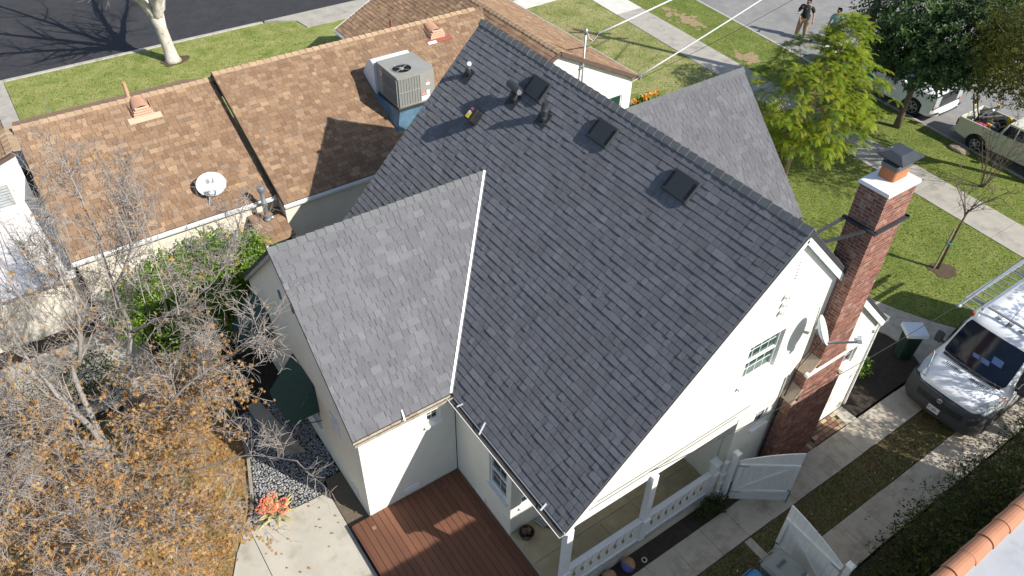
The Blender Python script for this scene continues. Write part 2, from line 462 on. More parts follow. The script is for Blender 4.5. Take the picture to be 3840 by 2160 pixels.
mat('grey_roof', (.40, .42, .45), (.35, .37, .40), scale=2, rough=.9, c3=(.30, .31, .33), s3=1)
mat('plate_white', (.70, .72, .74), (.66, .68, .70), rough=.5)
mat('plate_ink', (.03, .05, .14), (.04, .06, .16), rough=.6)

mat('grass_blade', (.2, .2, .05), rough=.8, spec=.15, stops=[(0, (.08, .13, .022)), (.35, (.145, .195, .04)), (.65, (.25, .265, .08)), (1, (.40, .365, .18))], var=.1, sub=(1, 1, .5))
# ------------------------------------------------------------------ the setting
def sheet(name, poly, z, m, thick=.25, kind='structure', parent=None):
    b = MB()
    b.prism([(p[0], p[1], z) for p in poly], (0, 0, -thick))
    return b.build(name, m, parent, kind=kind)

KE = lambda y: 29.10 + .098 * y          # east kerb, lawn side
SH_ = lambda y: 24.95 + .070 * y         # pavement, house side
SS = lambda y: 26.55 + .073 * y          # pavement, street side
b = MB(); b.box((-260, -200, -1.2), (300, 260, -.40)); b.build('ground', 'ground', kind='structure')
# roads
sheet('side_street', [(-60, 37.75), (KE(37.75) + .2, 37.75), (90, 37.75), (90, 52), (-60, 52)], -.13, 'asphalt_new')
sheet('front_road', [(KE(-30) + .16, -30), (44, -30), (47, 37.74), (KE(37.7) + .16, 37.74)], -.13, 'asphalt_old')
# far side of the front road
sheet('far_verge', [(44.01, -30), (80, -30), (80, 37.7), (47.01, 37.7)], -.02, 'grass_lawn')
# kerbs, as separate stones where the photo shows joints
kb = MB(); kb.prism([(KE(-30), -30, .0), (KE(-30) + .15, -30, .0), (KE(36.5) + .15, 36.5, .0), (KE(36.5), 36.5, .0)], (0, 0, -.35))
kb.build('kerb_front', 'kerb', kind='structure', bevel=.02)
kb = MB(); kb.box((-60, 37.55, -.35), (11.4, 37.74, .0)); kb.box((15.8, 37.55, -.35), (31.5, 37.74, .0))
kb.build('kerb_side', 'kerb', kind='structure', bevel=.02)
gut = MB(); gut.box((-60, 37.76, -.3), (11.4, 38.05, -.124)); gut.build('gutter_strip', 'concrete', kind='structure')

# pavement of single slabs along the front road
pv = bpy.data.objects.new('pavement', None); COL.objects.link(pv); pv.location = (27, 10, 0); ORG['pavement'] = V((27, 10, 0)); pv['kind'] = 'structure'
y = -6.0
while y < 35:
    y2 = y + 1.52
    s = MB()
    m_ = 'concrete_new' if 27.6 < y < 35 else 'concrete'
    s.prism([(SH_(y), y + .006, .0), (SS(y), y + .006, .0), (SS(y2), y2 - .006, .0), (SH_(y2), y2 - .006, .0)], (0, 0, -.12))
    s.build('slab', m_, pv)
    y = y2
# lawns and verges
sheet('verge_front', [(SS(-30), -30), (KE(-30) - .005, -30), (KE(36.4) - .005, 36.4), (SS(36.4), 36.4)], -.02, 'grass_lawn')
sheet('lawn_front', [(17.0, 9.9), (17.0, 18.4), (SH_(18.4), 18.4), (SH_(5.42), 5.42), (20.75, 5.42), (20.2, 6.3), (19.75, 7.3), (19.35, 8.4), (18.9, 9.9)], -.018, 'grass_lawn')
sheet('lawn_neighbour', [(17.0, 18.42), (SH_(18.42), 18.42), (SH_(32), 32), (17.0, 32)], -.022, 'grass_dry')
sheet('verge_corner', [(17.0, 32.01), (SH_(32.01), 32.01), (SH_(37.5), 37.54), (17.0, 37.54)], -.024, 'grass_dry')
sheet('verge_side', [(-.2, 23), (16.98, 23), (16.98, 35.9), (13.0, 35.9), (12.85, 36.9), (11.5, 37.54), (-.2, 37.54)], -.03, 'grass_bright')
sheet('lawn_far_left', [(-60, 24.0), (-2.0, 24.0), (-2.0, 37.54), (-60, 37.54)], -.03, 'grass_bright')
sheet('side_path', [(-1.98, 30), (-.22, 30), (-.22, 37.54), (-1.98, 37.54)], -.01, 'concrete')
sheet('side_driveway', [(11.52, 37.72), (12.88, 36.92), (13.02, 35.92), (17.5, 35.92), (17.5, 37.72)], .004, 'concrete')
sheet('entry_walk', [(19.4, 32.2), (23.4, 32.1), (25.6, 32.2), (25.9, 33.2), (19.4, 33.4)], .0, 'concrete_new')
# bare straw patches in the verges
def blob(cx, cy, rx, ry, seed, n=26):
    r = random.Random(seed); ph = [r.uniform(0, 6.28) for _ in range(4)]
    return [(cx + rx * math.cos(t) * (1 + .14 * math.sin(3 * t + ph[0]) + .1 * math.sin(5 * t + ph[1])), cy + ry * math.sin(t) * (1 + .16 * math.sin(2 * t + ph[2]) + .09 * math.sin(7 * t + ph[3]))) for t in [2 * PI * i / n for i in range(n)]]
r = random.Random(14)
dp = MB()
for i, (cx, cy, rx, ry, n_) in enumerate([(24.0, 27.9, .5, .8, 46), (29.6, 26.6, .55, .95, 52), (28.9, 21.9, .4, .7, 34), (20.6, 21.4, 1.1, .4, 40), (22.0, 25.5, .8, 1.0, 22), (27.9, 17.5, .5, 1.2, 20)]):
    for k in range(n_):
        q = r.uniform(.05, .22)
        dp.prism([(p[0], p[1], -.0125 + .0001 * k) for p in blob(cx + r.gauss(0, rx * .55), cy + r.gauss(0, ry * .55), q, q * r.uniform(.6, 1.2), i * 50 + k, 12)], (0, 0, -.004))
setp(dp.build('dry_grass_patches', 'straw_patch'), 'bare straw-coloured spots worn into the verge grass', 'dry grass', kind='stuff')

# the ground between the two houses and the side yard
sheet('side_yard', [(-14, 16.5), (16.98, 16.5), (16.98, 22.9), (-14, 22.9)], -.10, 'soil')
sheet('side_patio', [(-14, 16.6), (.4, 16.6), (.5, 19.6), (-14, 19.6)], -.085, 'concrete_patio')
# front path (curved) and flower beds
path_r = [(20.70, 5.40), (20.15, 6.3), (19.70, 7.3), (19.30, 8.4), (18.85, 9.9)]
path_l = [(18.20, 5.40), (18.52, 6.1), (18.50, 6.8), (18.20, 7.5), (17.6, 8.6), (17.2, 9.9)]
sheet('front_path', path_r + path_l[::-1], -.004, 'concrete_drive')
sheet('flower_bed', [(15.11, 5.40), (18.18, 5.40), (18.50, 6.1), (18.48, 6.8), (18.18, 7.5), (17.58, 8.6), (17.18, 9.9), (15.11, 9.9)], -.03, 'soil')
sheet('planting_strip', [(2.75, 5.34), (10.25, 5.34), (10.25, 5.74), (2.75, 5.74)], -.03, 'soil')
sheet('hedge_bed', [(-4, .75), (25, .75), (25, 2.62), (-4, 2.62)], -.03, 'soil')
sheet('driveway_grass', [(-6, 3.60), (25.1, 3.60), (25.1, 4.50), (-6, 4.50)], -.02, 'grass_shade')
for nm, y0, y1, off in (('driveway_strip', 4.52, 5.32, .02), ('driveway_strip', 2.68, 3.58, .35)):
    st = bpy.data.objects.new(nm, None); COL.objects.link(st); st.location = (12, (y0 + y1) / 2, 0); ORG[st.name] = V(st.location); st['kind'] = 'structure'
    x = -4.0 + off
    me = MB().box((0.006, y0, -.13), (.814, y1, 0))
    r = random.Random(3)
    k = 0
    while x < 24.6:
        s = MB(); zt = r.uniform(-.004, .004)
        s.box((x + .003, y0 + r.uniform(-.006, .006), -.13), (x + .827, y1 + r.uniform(-.006, .006), zt))
        s.build('slab', 'concrete_drive', st, bevel=.003)
        x += .83; k += 1
s = MB(); s.box((9.92, 3.62, -.05), (10.13, 4.49, .004)); s.build('concrete_stop', 'concrete_drive', kind='structure')
# brick path beside the chimney, single pavers
bp = bpy.data.objects.new('brick_path', None); COL.objects.link(bp); bp.location = (13.6, 5.55, 0); ORG[bp.name] = V(bp.location); bp['kind'] = 'structure'
sheet('brick_path_bed', [(11.3, 5.33), (14.66, 5.33), (14.74, 5.80), (11.3, 5.80)], -.02, 'soil')
r = random.Random(5)
x = 11.4
while x < 13.42:
    s = MB(); s.box((x + .006, 5.345, -.04), (x + .104, 5.345 + .205, r.uniform(-.004, .006))); s.build('paver', 'paver', bp, bevel=.006); x += .11
for row, (yy, h) in enumerate(((5.345, .105), (5.457, .12), (5.587, .10), (5.697, .10))):
    x = 13.5 + (.07 if row % 2 else 0)
    while x < 14.6:
        w = r.choice((.205, .205, .16)); s = MB(); s.box((x + .006, yy + .004, -.04), (x + w - .006, yy + h - .004, r.uniform(-.004, .006))); s.build('paver', 'paver', bp, bevel=.006); x += w
sheet('landing_slab', [(14.70, 5.33), (15.10, 5.33), (15.10, 5.80), (14.76, 5.80)], .0, 'concrete_patio')

# back yard
sheet('back_lawn', [(-25, -4), (-.3, -4), (-.03, 10.2), (.30, 10.8), (.62, 11.15), (.92, 11.55), (1.12, 12.1), (1.24, 12.5), (1.44, 13.2), (1.62, 14.2), (1.6, 16.48), (-25, 16.48)], -.24, 'litter_ground')
pt = bpy.data.objects.new('patio', None); COL.objects.link(pt); pt.location = (1.4, 9, -.2); ORG[pt.name] = V(pt.location); pt['kind'] = 'structure'
s = MB(); s.prism([(.77, 4.0, -.2), (.77, 11.20, -.2), (2.68, 11.12, -.2), (2.68, 4.0, -.2)], (0, 0, -.12)); s.build('slab', 'concrete_patio', pt)
s = MB(); s.prism([(-.25, 4.0, -.2), (.0, 10.2, -.2), (.33, 10.8, -.2), (.60, 11.15, -.2), (.755, 11.2, -.2), (.755, 4.0, -.2)], (0, 0, -.12)); s.build('slab', 'concrete_patio', pt)
sheet('gravel_strip', [(2.70, 9.6), (2.70, 11.1), (2.78, 11.5), (3.2, 11.5), (3.2, 9.6)], -.21, 'gravel_ground')
sheet('pebble_bed', [(.66, 11.22), (2.66, 11.14), (2.76, 11.52), (3.2, 11.52), (3.2, 16.45), (1.66, 16.45), (1.68, 14.2), (1.50, 13.2), (1.30, 12.5), (1.16, 12.0), (.96, 11.55)], -.235, 'soil')
sheet('stepping_slab', [(2.02, 14.75), (2.35, 14.8), (2.72, 12.55), (2.12, 12.75)], -.19, 'concrete_drive')
# timber edging between lawn and pebbles
ed = MB()
E = [(.70, 11.27), (.94, 11.55), (1.14, 12.05), (1.27, 12.5), (1.47, 13.2), (1.64, 14.2), (1.63, 16.4)]
edge = thing('garden_edging', (1.2, 13, -.24), 'weathered pale timber edging between pebbles and leaf-strewn lawn', 'edging')
for i in range(len(E) - 1):
    n_ = 3
    for k in range(n_):
        a = V((*E[i], -.21)).lerp(V((*E[i + 1], -.21)), k / n_ + .01); c = V((*E[i], -.21)).lerp(V((*E[i + 1], -.21)), (k + 1) / n_ - .01)
        s = MB(); s.beam(a, c, .075, .1); s.build('edging_block', 'wood_edge', edge, bevel=.006)
# pebbles
pb = MB(); r = random.Random(9)
ico = bmesh.new(); bmesh.ops.create_icosphere(ico, subdivisions=1, radius=1)
IV = [v.co.copy() for v in ico.verts]; IF = [tuple(v.index for v in f.verts) for f in ico.faces]; ico.free()
def inside(p, poly):
    c = False; n_ = len(poly)
    for i in range(n_):
        a = poly[i]; q = poly[(i + 1) % n_]
        if (a[1] > p[1]) != (q[1] > p[1]) and p[0] < (q[0] - a[0]) * (p[1] - a[1]) / (q[1] - a[1]) + a[0]: c = not c
    return c
PEB = [(.68, 11.24), (2.66, 11.16), (2.78, 11.54), (3.18, 11.54), (3.18, 14.6), (1.68, 14.6), (1.52, 13.2), (1.32, 12.5), (1.18, 12.0), (.98, 11.55)]
STP = [(2.02, 14.75), (2.35, 14.8), (2.72, 12.55), (2.12, 12.75)]
cnt = 0
gx = .66
while gx < 3.2:
    gy = 11.14
    while gy < 14.6:
        p = (gx + r.uniform(-.022, .022), gy + r.uniform(-.022, .022))
        if inside(p, PEB) and not inside(p, STP):
            a = r.uniform(.030, .046); e2 = a * r.uniform(.6, .95); h = a * r.uniform(.35, .5); th = r.uniform(0, PI)
            ca, sa = math.cos(th), math.sin(th)
            pb.add([(p[0] + v.x * a * ca - v.y * e2 * sa, p[1] + v.x * a * sa + v.y * e2 * ca, -.215 + v.z * h) for v in IV], IF, r.random())
        gy += .056
    gx += .056
setp(pb.build('pebbles', 'pebble', smooth=True), 'bed of smooth grey river pebbles beside the patio slab', 'pebbles', kind='stuff')
# fallen leaves on the lawn
def star_leaf(b, p, size, n, th, var):
    """five-lobed dry leaf, slightly curled"""
    n = n.normalized(); u = n.orthogonal().normalized(); w = n.cross(u)
    c, s_ = math.cos(th), math.sin(th)
    u, w = u * c + w * s_, w * c - u * s_
    pts = []
    for i in range(10):
        t = 2 * PI * i / 10
        rr = size * (1.0 if i % 2 == 0 else .42)
        pts.append(p + u * rr * math.cos(t) + w * rr * .85 * math.sin(t) + n * (size * .3 * ((i % 2 == 0) - .4)))
    k = len(b.v)
    b.v.extend([tuple(p)] + [tuple(q) for q in pts])
    for i in range(0, 10, 2):
        b.f.append((k, k + 1 + (i - 1) % 10, k + 1 + i, k + 1 + i + 1)); b.var.append(var); b.fm.append(0)
LAWN = [(-9, 6), (-.35, 6), (-.1, 10.2), (.25, 10.8), (.55, 11.15), (.85, 11.55), (1.05, 12.1), (1.18, 12.5), (1.38, 13.2), (1.56, 14.2), (1.5, 16.2), (-9, 16.2)]
lf = MB(); r = random.Random(21)
for i in range(9500):
    p = (r.uniform(-7, 1.6), r.uniform(6.2, 16.2))
    d = noise.noise(V((p[0] * .7, p[1] * .7, 3.0)))
    if inside(p, LAWN) and d > -.28 + r.uniform(-.15, .15):
        star_leaf(lf, V((p[0], p[1], -.225 + r.random() * .03)), r.uniform(.04, .075), V((r.uniform(-.5, .5), r.uniform(-.5, .5), 1)), r.uniform(0, 6.28), r.random())
for i in range(60):
    p = (r.uniform(.8, 3.0), r.uniform(9.0, 14.0))
    star_leaf(lf, V((p[0], p[1], -.17)), r.uniform(.03, .05), V((r.uniform(-.3, .3), r.uniform(-.3, .3), 1)), r.uniform(0, 6.28), r.random())
setp(lf.build('fallen_leaves', 'leaf_orange'), 'dry orange leaves covering the lawn under the bare tree', 'leaves', kind='stuff')

# grass blades over the lawns
gb = MB(); r = random.Random(44)
LW = [([(17.3, 18.3), (SH_(18.3), 18.3), (SH_(5.5), 5.5), (20.8, 5.5), (20.2, 6.4), (19.4, 8.4), (18.9, 9.9), (17.3, 9.9)], 21000, .22), ([(SS(0), 0), (KE(0), 0), (KE(33), 33), (SS(33), 33)], 16000, .28), ([(19.8, 18.5), (SH_(18.5), 18.5), (SH_(32), 32), (19.8, 32)], 12000, .75), ([(-.15, 27), (13, 27), (13, 36), (11.5, 37.5), (-.15, 37.5)], 17000, .7), ([(2, 3.62), (20, 3.62), (20, 4.48), (2, 4.48)], 7000, .1)]
for poly, n_, dry in LW:
    xs_ = [p[0] for p in poly]; ys_ = [p[1] for p in poly]
    for i in range(n_):
        p = (r.uniform(min(xs_), max(xs_)), r.uniform(min(ys_), max(ys_)))
        if not inside(p, poly): continue
        a = r.uniform(0, 6.28); h = r.uniform(.02, .05); w = r.uniform(.012, .03); d = V((math.cos(a), math.sin(a), 0)); c = V((p[0], p[1], -.025)); l = V((r.gauss(0, .02), r.gauss(0, .02), h))
        k = len(gb.v); gb.v.extend([tuple(c - d * w), tuple(c + d * w), tuple(c + l)]); gb.f.append((k, k + 1, k + 2)); gb.var.append(min(.999, max(.001, (dry + .3 * noise.noise(V((p[0] * .6, p[1] * .6, 0))) + r.gauss(0, .18))))); gb.fm.append(0)
setp(gb.build('grass_blades', 'grass_blade'), 'short mown grass on the lawns and verges', 'grass', kind='stuff')

# ------------------------------------------------------------------ building helpers
from mathutils.geometry import tessellate_polygon
def wall_holes(b, outer, holes, o, u, v, depth):
    """wall slab with real openings. 2D loops in (u,v) frame at o; extruded by depth along -(u x v)"""
    o = V(o); u = V(u); v = V(v); n = u.cross(v).normalized()
    loops = [outer] + holes
    P = [V((p[0], p[1], 0)) for l in loops for p in l]
    tri = tessellate_polygon([[V((p[0], p[1], 0)) for p in l] for l in loops])
    k = len(b.v); N = len(P)
    for p in P: b.v.append(tuple(o + u * p.x + v * p.y))
    for p in P: b.v.append(tuple(o + u * p.x + v * p.y - n * depth))
    for t in tri:
        a, c, d = t
        ar = (P[c] - P[a]).cross(P[d] - P[a]).z
        t = (a, c, d) if ar > 0 else (a, d, c)
        b.f.append(tuple(i + k for i in t)); b.var.append(0); b.fm.append(0)
        b.f.append(tuple(i + k + N for i in t[::-1])); b.var.append(0); b.fm.append(0)
    i0 = 0
    for l in loops:
        m_ = len(l)
        for i in range(m_):
            a = i0 + i; c = i0 + (i + 1) % m_
            b.f.append((k + a, k + N + a, k + N + c, k + c)); b.var.append(0); b.fm.append(0)
        i0 += m_
    return b

def rect(x0, y0, x1, y1): return [(x0, y0), (x1, y0), (x1, y1), (x0, y1)]

def window(parent, o, u, n, w, h, cols, rows, glass='window_glass', frame='white_paint', sill=True, fw=.05, depth=.10, mid=False, sm='white_paint'):
    """window set into an opening: o = lower left corner on the wall face, u = along the wall, n = outward"""
    o = V(o); u = V(u); n = V(n); z = V((0, 0, 1))
    def bx(b, x0, z0, x1, z1, d0, d1):
        b.obox(o + u * (x0 + x1) / 2 + z * (z0 + z1) / 2 + n * (d0 + d1) / 2, u * (x1 - x0) / 2, n * (d1 - d0) / 2, z * (z1 - z0) / 2)
    f = MB()
    d0, d1 = -depth - .04, -depth + .02
    bx(f, 0, 0, fw, h, d0, d1); bx(f, w - fw, 0, w, h, d0, d1); bx(f, fw, 0, w - fw, fw, d0, d1); bx(f, fw, h - fw, w - fw, h, d0, d1)
    wo = f.build('window', frame, parent)
    iw = w - 2 * fw; ih = h - 2 * fw
    spans = [(fw, h - fw)] if not mid else [(fw, h / 2 - .025), (h / 2 + .025, h - fw)]
    if mid:
        m_ = MB(); bx(m_, fw, h / 2 - .025, w - fw, h / 2 + .025, d0 + .002, d1 - .003); m_.build('sash_rail', frame, wo)
    for (a, c) in spans:
        for i in range(cols):
            for j in range(rows):
                g = MB(); x0 = fw + iw * i / cols; x1 = fw + iw * (i + 1) / cols; z0 = a + (c - a) * j / rows; z1 = a + (c - a) * (j + 1) / rows
                bx(g, x0 + .004, z0 + .004, x1 - .004, z1 - .004, d0 + .005, d0 + .015); g.build('pane', glass, wo)
        q = MB()
        for i in range(1, cols): x = fw + iw * i / cols; bx(q, x - .006, a, x + .006, c, d0 + .012, d0 + .022)
        for j in range(1, rows): zz = a + (c - a) * j / rows; bx(q, fw, zz - .006, w - fw, zz + .006, d0 + .0125, d0 + .0225)
        if cols * rows > 1: q.build('muntin', frame, wo)
    bk = MB(); bx(bk, 0.002, 0.002, w - .002, h - .002, -depth - .09, -depth - .045); bk.build('dark_backing', 'dark_void', wo)  # black panel painted in for the unlit room behind the panes
    if sill:
        s = MB(); bx(s, -.06, -.07, w + .06, -.004, -depth, .07); s.build('sill', sm, wo, bevel=.005)
    return wo

def shingles(house, roofpart, o, u, d, ulen, vlen, clips, m, expo=.155, singles=0, used=None, thick=.0102, seed=1, wid=(.13, .16, .18, .27, .32), cam=V((0, 0, 16)), stuff_name='shingles', holes=()):
    """overlapping shingle tabs on a plane. o = eave corner, u along the eave, d up the slope; clips(uc,vc)->halfplanes."""
    o = V(o); u = V(u).normalized(); d = V(d).normalized(); n = u.cross(d).normalized()
    r = random.Random(seed); rest = MB(); cand = []; cache = {}
    rows = int(vlen / expo) + 1
    for j in range(rows):
        v0 = j * expo
        uu = -r.uniform(0, .3)
        while uu < ulen:
            w = r.choice(wid)
            t = thick * r.choice((.65, .85, 1.0, 1.15, 1.5))
            rc = [(uu + .005, v0), (uu + w - .005, v0), (uu + w - .005, v0 + expo * 1.10), (uu + .005, v0 + expo * 1.10)]
            uc = uu + w / 2; vc = v0 + expo / 2
            if any(h[0] < uc < h[1] and h[2] < vc < h[3] for h in holes):
                uu += w; continue
            pl = rc
            for h in [(-1, 0, 0), (1, 0, ulen), (0, 1, vlen)] + clips(uc, vc):
                pl = clip(pl, *h)
                if len(pl) < 3: break
            if len(pl) >= 3:
                wob = r.uniform(-.0015, .0015)
                full = pl == rc
                dist = (o + u * uc + d * vc - cam).length
                cand.append((dist, full, pl, t, w, uu, v0, wob, r.random()))
            uu += w
    def piece(b, pl, t, v0, var, base=None, wob=0):
        hh = lambda p: .002 + wob + t * (1.12 - (p[1] - v0) / (expo * 1.1))
        org = o if base is None else V((0, 0, 0))
        top = [org + u * p[0] + d * p[1] + n * hh(p) for p in pl]
        bot = [org + u * p[0] + d * p[1] - n * .004 for p in pl]
        k = len(pl)
        F = [tuple(range(k))] + [(i, k + i, k + (i + 1) % k, (i + 1) % k) for i in range(k)]
        b.add(top + bot, F, var)
    sg = set()
    if singles:
        fl = sorted([i for i, c in enumerate(cand) if c[1]], key=lambda i: cand[i][0])[:singles]
        sg = set(fl)
    for i, (dist, full, pl, t, w, uu, v0, wob, var) in enumerate(cand):
        if i in sg:
            key = (w, round(t, 4))
            if key not in cache:
                b = MB(); piece(b, [(p[0] - uu, p[1] - v0) for p in pl], t, 0, 0.0, base=True)
                cache[key] = b.mesh('shingle', m)
            place('shingle', cache[key], o + u * uu + d * v0 + n * wob, roofpart)
        else:
            piece(rest, pl, t, v0, var, None, wob)
    if rest.v:
        rest.build(stuff_name, m, roofpart, kind='stuff')

def caps(roofpart, p, q, d1, d2, m, expo=.215, w=.15, t=.014, name='ridge_shingle', seed=2, up=None):
    """bent cap shingles along a ridge; d1,d2 = down-slope directions on the two sides"""
    p = V(p); q = V(q); L = (q - p).length; e = (q - p).normalized(); d1 = V(d1).normalized(); d2 = V(d2).normalized()
    u = -(d1 + d2).normalized(); r = random.Random(seed); N = max(1, round(L / expo)); ex = L / N
    b = MB(); ln = ex * 1.25
    h0, h1 = .020 + t * 2.0, .020
    def prof(x, h, ww): return [e * x + d1 * ww + u * (h - .004), e * x + u * (h + .004), e * x + d2 * ww + u * (h - .004)]
    A = prof(0, h0, w); B = prof(ln, h1, w * .97); A2 = [v - u * .03 for v in A]; B2 = [v - u * .022 for v in B]
    b.add(A + B + A2 + B2, [(0, 1, 4, 3), (1, 2, 5, 4), (0, 6, 7, 1), (1, 7, 8, 2), (0, 3, 9, 6), (2, 8, 11, 5), (3, 4, 10, 9), (4, 5, 11, 10)])
    me = b.mesh(name, m)
    for i in range(N):
        place(name, me, p + e * (i * ex) + u * r.uniform(-.003, .003), roofpart)

# ------------------------------------------------------------------ the white house
H = thing('white_house', (10.4, 11.0, 0), 'white stucco gabled house with dark charcoal shingle roofs, filling the centre', 'house')
RX, RZ = 10.48, 7.91
YS, YN = 5.72, 16.19
EX, EZ = 5.484, 2.89
XX, XZ = 15.15, 3.30
sw = (RZ - EZ) / (RX - EX); se = (RZ - XZ) / (XX - RX)
WY, WZ, WX0 = 12.97, 5.87, 3.09
WEY = 9.81; wsl = (WZ - EZ) / (WY - WEY); WX1 = EX + (WZ - EZ) / sw
# south gable wall with openings
b = MB()
wall_holes(b, [(10.35, -.1), (15.09, -.1), (15.09, 3.10), (RX, 7.66), (5.60, 2.76), (5.60, 2.70), (10.35, 2.70)],
           [rect(9.92, 4.08, 10.96, 5.19), rect(10.97, 1.95, 11.40, 2.46), rect(14.0, 2.06, 14.52, 2.64)][::1], (0, 5.83, 0), (1, 0, 0), (0, 0, 1), .22)
b.build('wall', 'stucco', H)
window(H, (9.92, 5.83, 4.08), (1, 0, 0), (0, -1, 0), 1.04, 1.11, 4, 2, 'window_green', mid=True, depth=.09, sm='worn_paint')
window(H, (10.97, 5.83, 1.95), (1, 0, 0), (0, -1, 0), .43, .51, 2, 2, depth=.06)
window(H, (14.0, 5.83, 2.06), (1, 0, 0), (0, -1, 0), .52, .58, 2, 2, depth=.07)
# east and north walls, and the east wing
b = MB()
b.box((14.87, 6.05, -.1), (15.09, 16.0, 3.05)); b.build('wall', 'stucco', H)
b = MB()
wall_holes(b, [(-15.0, -.1), (-5.6, -.1), (-5.6, 2.7), (-RX, 7.66), (-15.0, 3.1)], [], (0, 16.08, 0), (-1, 0, 0), (0, 0, 1), .2)
b.build('wall', 'stucco', H)
EYR, EZR, EXR = 13.03, 6.15, 17.18
b = MB()
wall_holes(b, [(9.95, -.1), (16.1, -.1), (16.1, 2.9), (EYR, 5.95), (9.95, 2.9)], [], (17.05, 0, 0), (0, 1, 0), (0, 0, 1), .2)
b.build('wall', 'stucco', H)
b = MB(); b.box((15.1, 9.95, -.1), (16.84, 10.15, 2.85)); b.build('wall', 'stucco', H)
b = MB(); b.box((15.1, 15.9, -.1), (16.84, 16.1, 2.85)); b.build('wall', 'stucco', H)
# main west wall with window, porch back wall and porch east wall
b = MB()
wall_holes(b, [(-9.86, -.1), (-7.62, -.1), (-7.62, 2.84), (-9.86, 2.84)], [rect(-8.46, 1.13, -7.80, 2.27)], (5.58, 0, 0), (0, -1, 0), (0, 0, 1), .2)
b.build('wall', 'stucco', H)
window(H, (5.58, 8.46, 1.13), (0, -1, 0), (-1, 0, 0), .66, 1.14, 2, 2, depth=.06, mid=True, sm='worn_paint')
b = MB()
wall_holes(b, [(5.781, -.1), (10.34, -.1), (10.34, 2.8), (5.781, 2.8)], [rect(5.86, .95, 6.75, 2.1), rect(8.3, -.05, 9.2, 2.05)], (0, 7.62, 0), (1, 0, 0), (0, 0, 1), .2)
b.build('wall', 'stucco', H)
window(H, (5.86, 7.62, .95), (1, 0, 0), (0, -1, 0), .89, 1.15, 2, 2, depth=.06, mid=True)
b = MB(); b.box((8.3, 7.70, .0), (9.2, 7.75, 2.05)); dr = b.build('door', 'white_paint', H)
b = MB(); b.lathe((8.38, 7.69, 1.0), [(.0, 0), (.03, .0), (.03, .04), (0, .05)], 10, (0, -1, 0)); b.build('handle', 'galv', dr, smooth=True)
b = MB()
wall_holes(b, [(-7.42, -.1), (-6.06, -.1), (-6.06, 2.8), (-7.42, 2.8)], [], (10.34, 0, 0), (0, -1, 0), (0, 0, 1), .2)
b.build('wall', 'stucco', H)
# west wing walls
b = MB()
wall_holes(b, [(3.2, -.3), (5.56, -.3), (5.56, 2.86), (3.2, 2.86)], [rect(4.83, 2.16, 5.19, 2.56)], (0, 9.86, 0), (1, 0, 0), (0, 0, 1), .2)
b.build('wall', 'stucco', H)
window(H, (4.83, 9.86, 2.16), (1, 0, 0), (0, -1, 0), .36, .40, 2, 2, depth=.08)
b = MB()
wall_holes(b, [(-16.08, -.3), (-10.061, -.3), (-10.061, 3.02), (-WY, 5.74), (-16.08, 2.86)], [rect(-13.35, .75, -12.25, 2.2), rect(-15.75, .75, -14.95, 2.2)], (3.2, 0, 0), (0, -1, 0), (0, 0, 1), .2)
b.build('wall', 'stucco', H)
window(H, (3.2, 13.35, .75), (0, -1, 0), (-1, 0, 0), 1.1, 1.45, 2, 3, depth=.06, sm='worn_paint')
window(H, (3.2, 15.75, .75), (0, -1, 0), (-1, 0, 0), .8, 1.45, 2, 3, depth=.06, sm='worn_paint')
b = MB(); b.box((3.401, 15.88, -.3), (5.6, 16.079, 2.86)); b.build('wall', 'stucco', H)
# small attic niches and louvres on the wing gable, floor vents
for (yy, zz) in ((13.2, 4.25), (12.4, 4.45)):
    b = MB(); b.box((3.17, yy, zz), (3.197, yy + .10, zz + .22)); b.build('gable_vent', 'ac_base', H)
def louvre(parent, o, u, n, w, h, k, m='white_paint', back='dark_void', name='vent'):
    o = V(o); u = V(u); n = V(n); z = V((0, 0, 1))
    b = MB(); b.obox(o + u * w / 2 + z * h / 2 + n * .004, u * w / 2, n * .003, z * h / 2); vo = b.build(name, back, parent)
    f = MB()
    for (x0, z0, x1, z1) in ((-.02, -.02, w + .02, 0), (-.02, h, w + .02, h + .02), (-.02, 0, 0, h), (w, 0, w + .02, h)):
        f.obox(o + u * (x0 + x1) / 2 + z * (z0 + z1) / 2 + n * .012, u * (x1 - x0) / 2, n * .012, z * (z1 - z0) / 2)
    f.build('vent_frame', m, vo)
    for i in range(k):
        s = MB(); zz = h * (i + .5) / k
        s.obox(o + u * w / 2 + z * zz + n * .012, u * w / 2, n * .008 + z * -.006, z * h / k * .28); s.build('vent_slat', m, vo)
louvre(H, (4.14, 9.857, .12), (1, 0, 0), (0, -1, 0), .36, .13, 3)
louvre(H, (5.577, 9.0, .08), (0, -1, 0), (-1, 0, 0), .36, .12, 3)
louvre(H, (3.197, 11.35, 1.75), (0, -1, 0), (-1, 0, 0), .42, .5, 4, m='worn_paint')
louvre(H, (3.197, 10.75, .05), (0, -1, 0), (-1, 0, 0), .3, .16, 3, m='worn_paint')
# three clay tile vents and a row of wire hooks in the gable
for zz in (6.28, 6.08, 5.88):
    b = MB(); b.lathe((10.50, 5.815, zz), [(.052, 0), (.052, .07), (.036, .072), (.036, .01)], 14, (0, -1, 0), cap=False); v_ = b.build('tile_vent', 'stucco', H, smooth=False)
    b = MB(); b.disc((10.50, 5.80, zz), (.038, 0, 0), (0, 0, .038), 14); b.build('vent_hole', 'dark_void', v_)
for i in range(6):
    b = MB(); zz = 7.05 - i * .075
    b.prism([(10.60 - .001 * i, 5.822, zz), (10.625, 5.822, zz), (10.60, 5.822, zz + .03)], (0, -.025, 0)); b.build('wire_hook', 'galv', H)
b = MB(); b.prism([(14.93, 5.822, 2.85), (14.99, 5.822, 2.85), (14.93, 5.822, 2.97)], (0, -.03, 0)); b.build('wire_hook', 'galv', H)
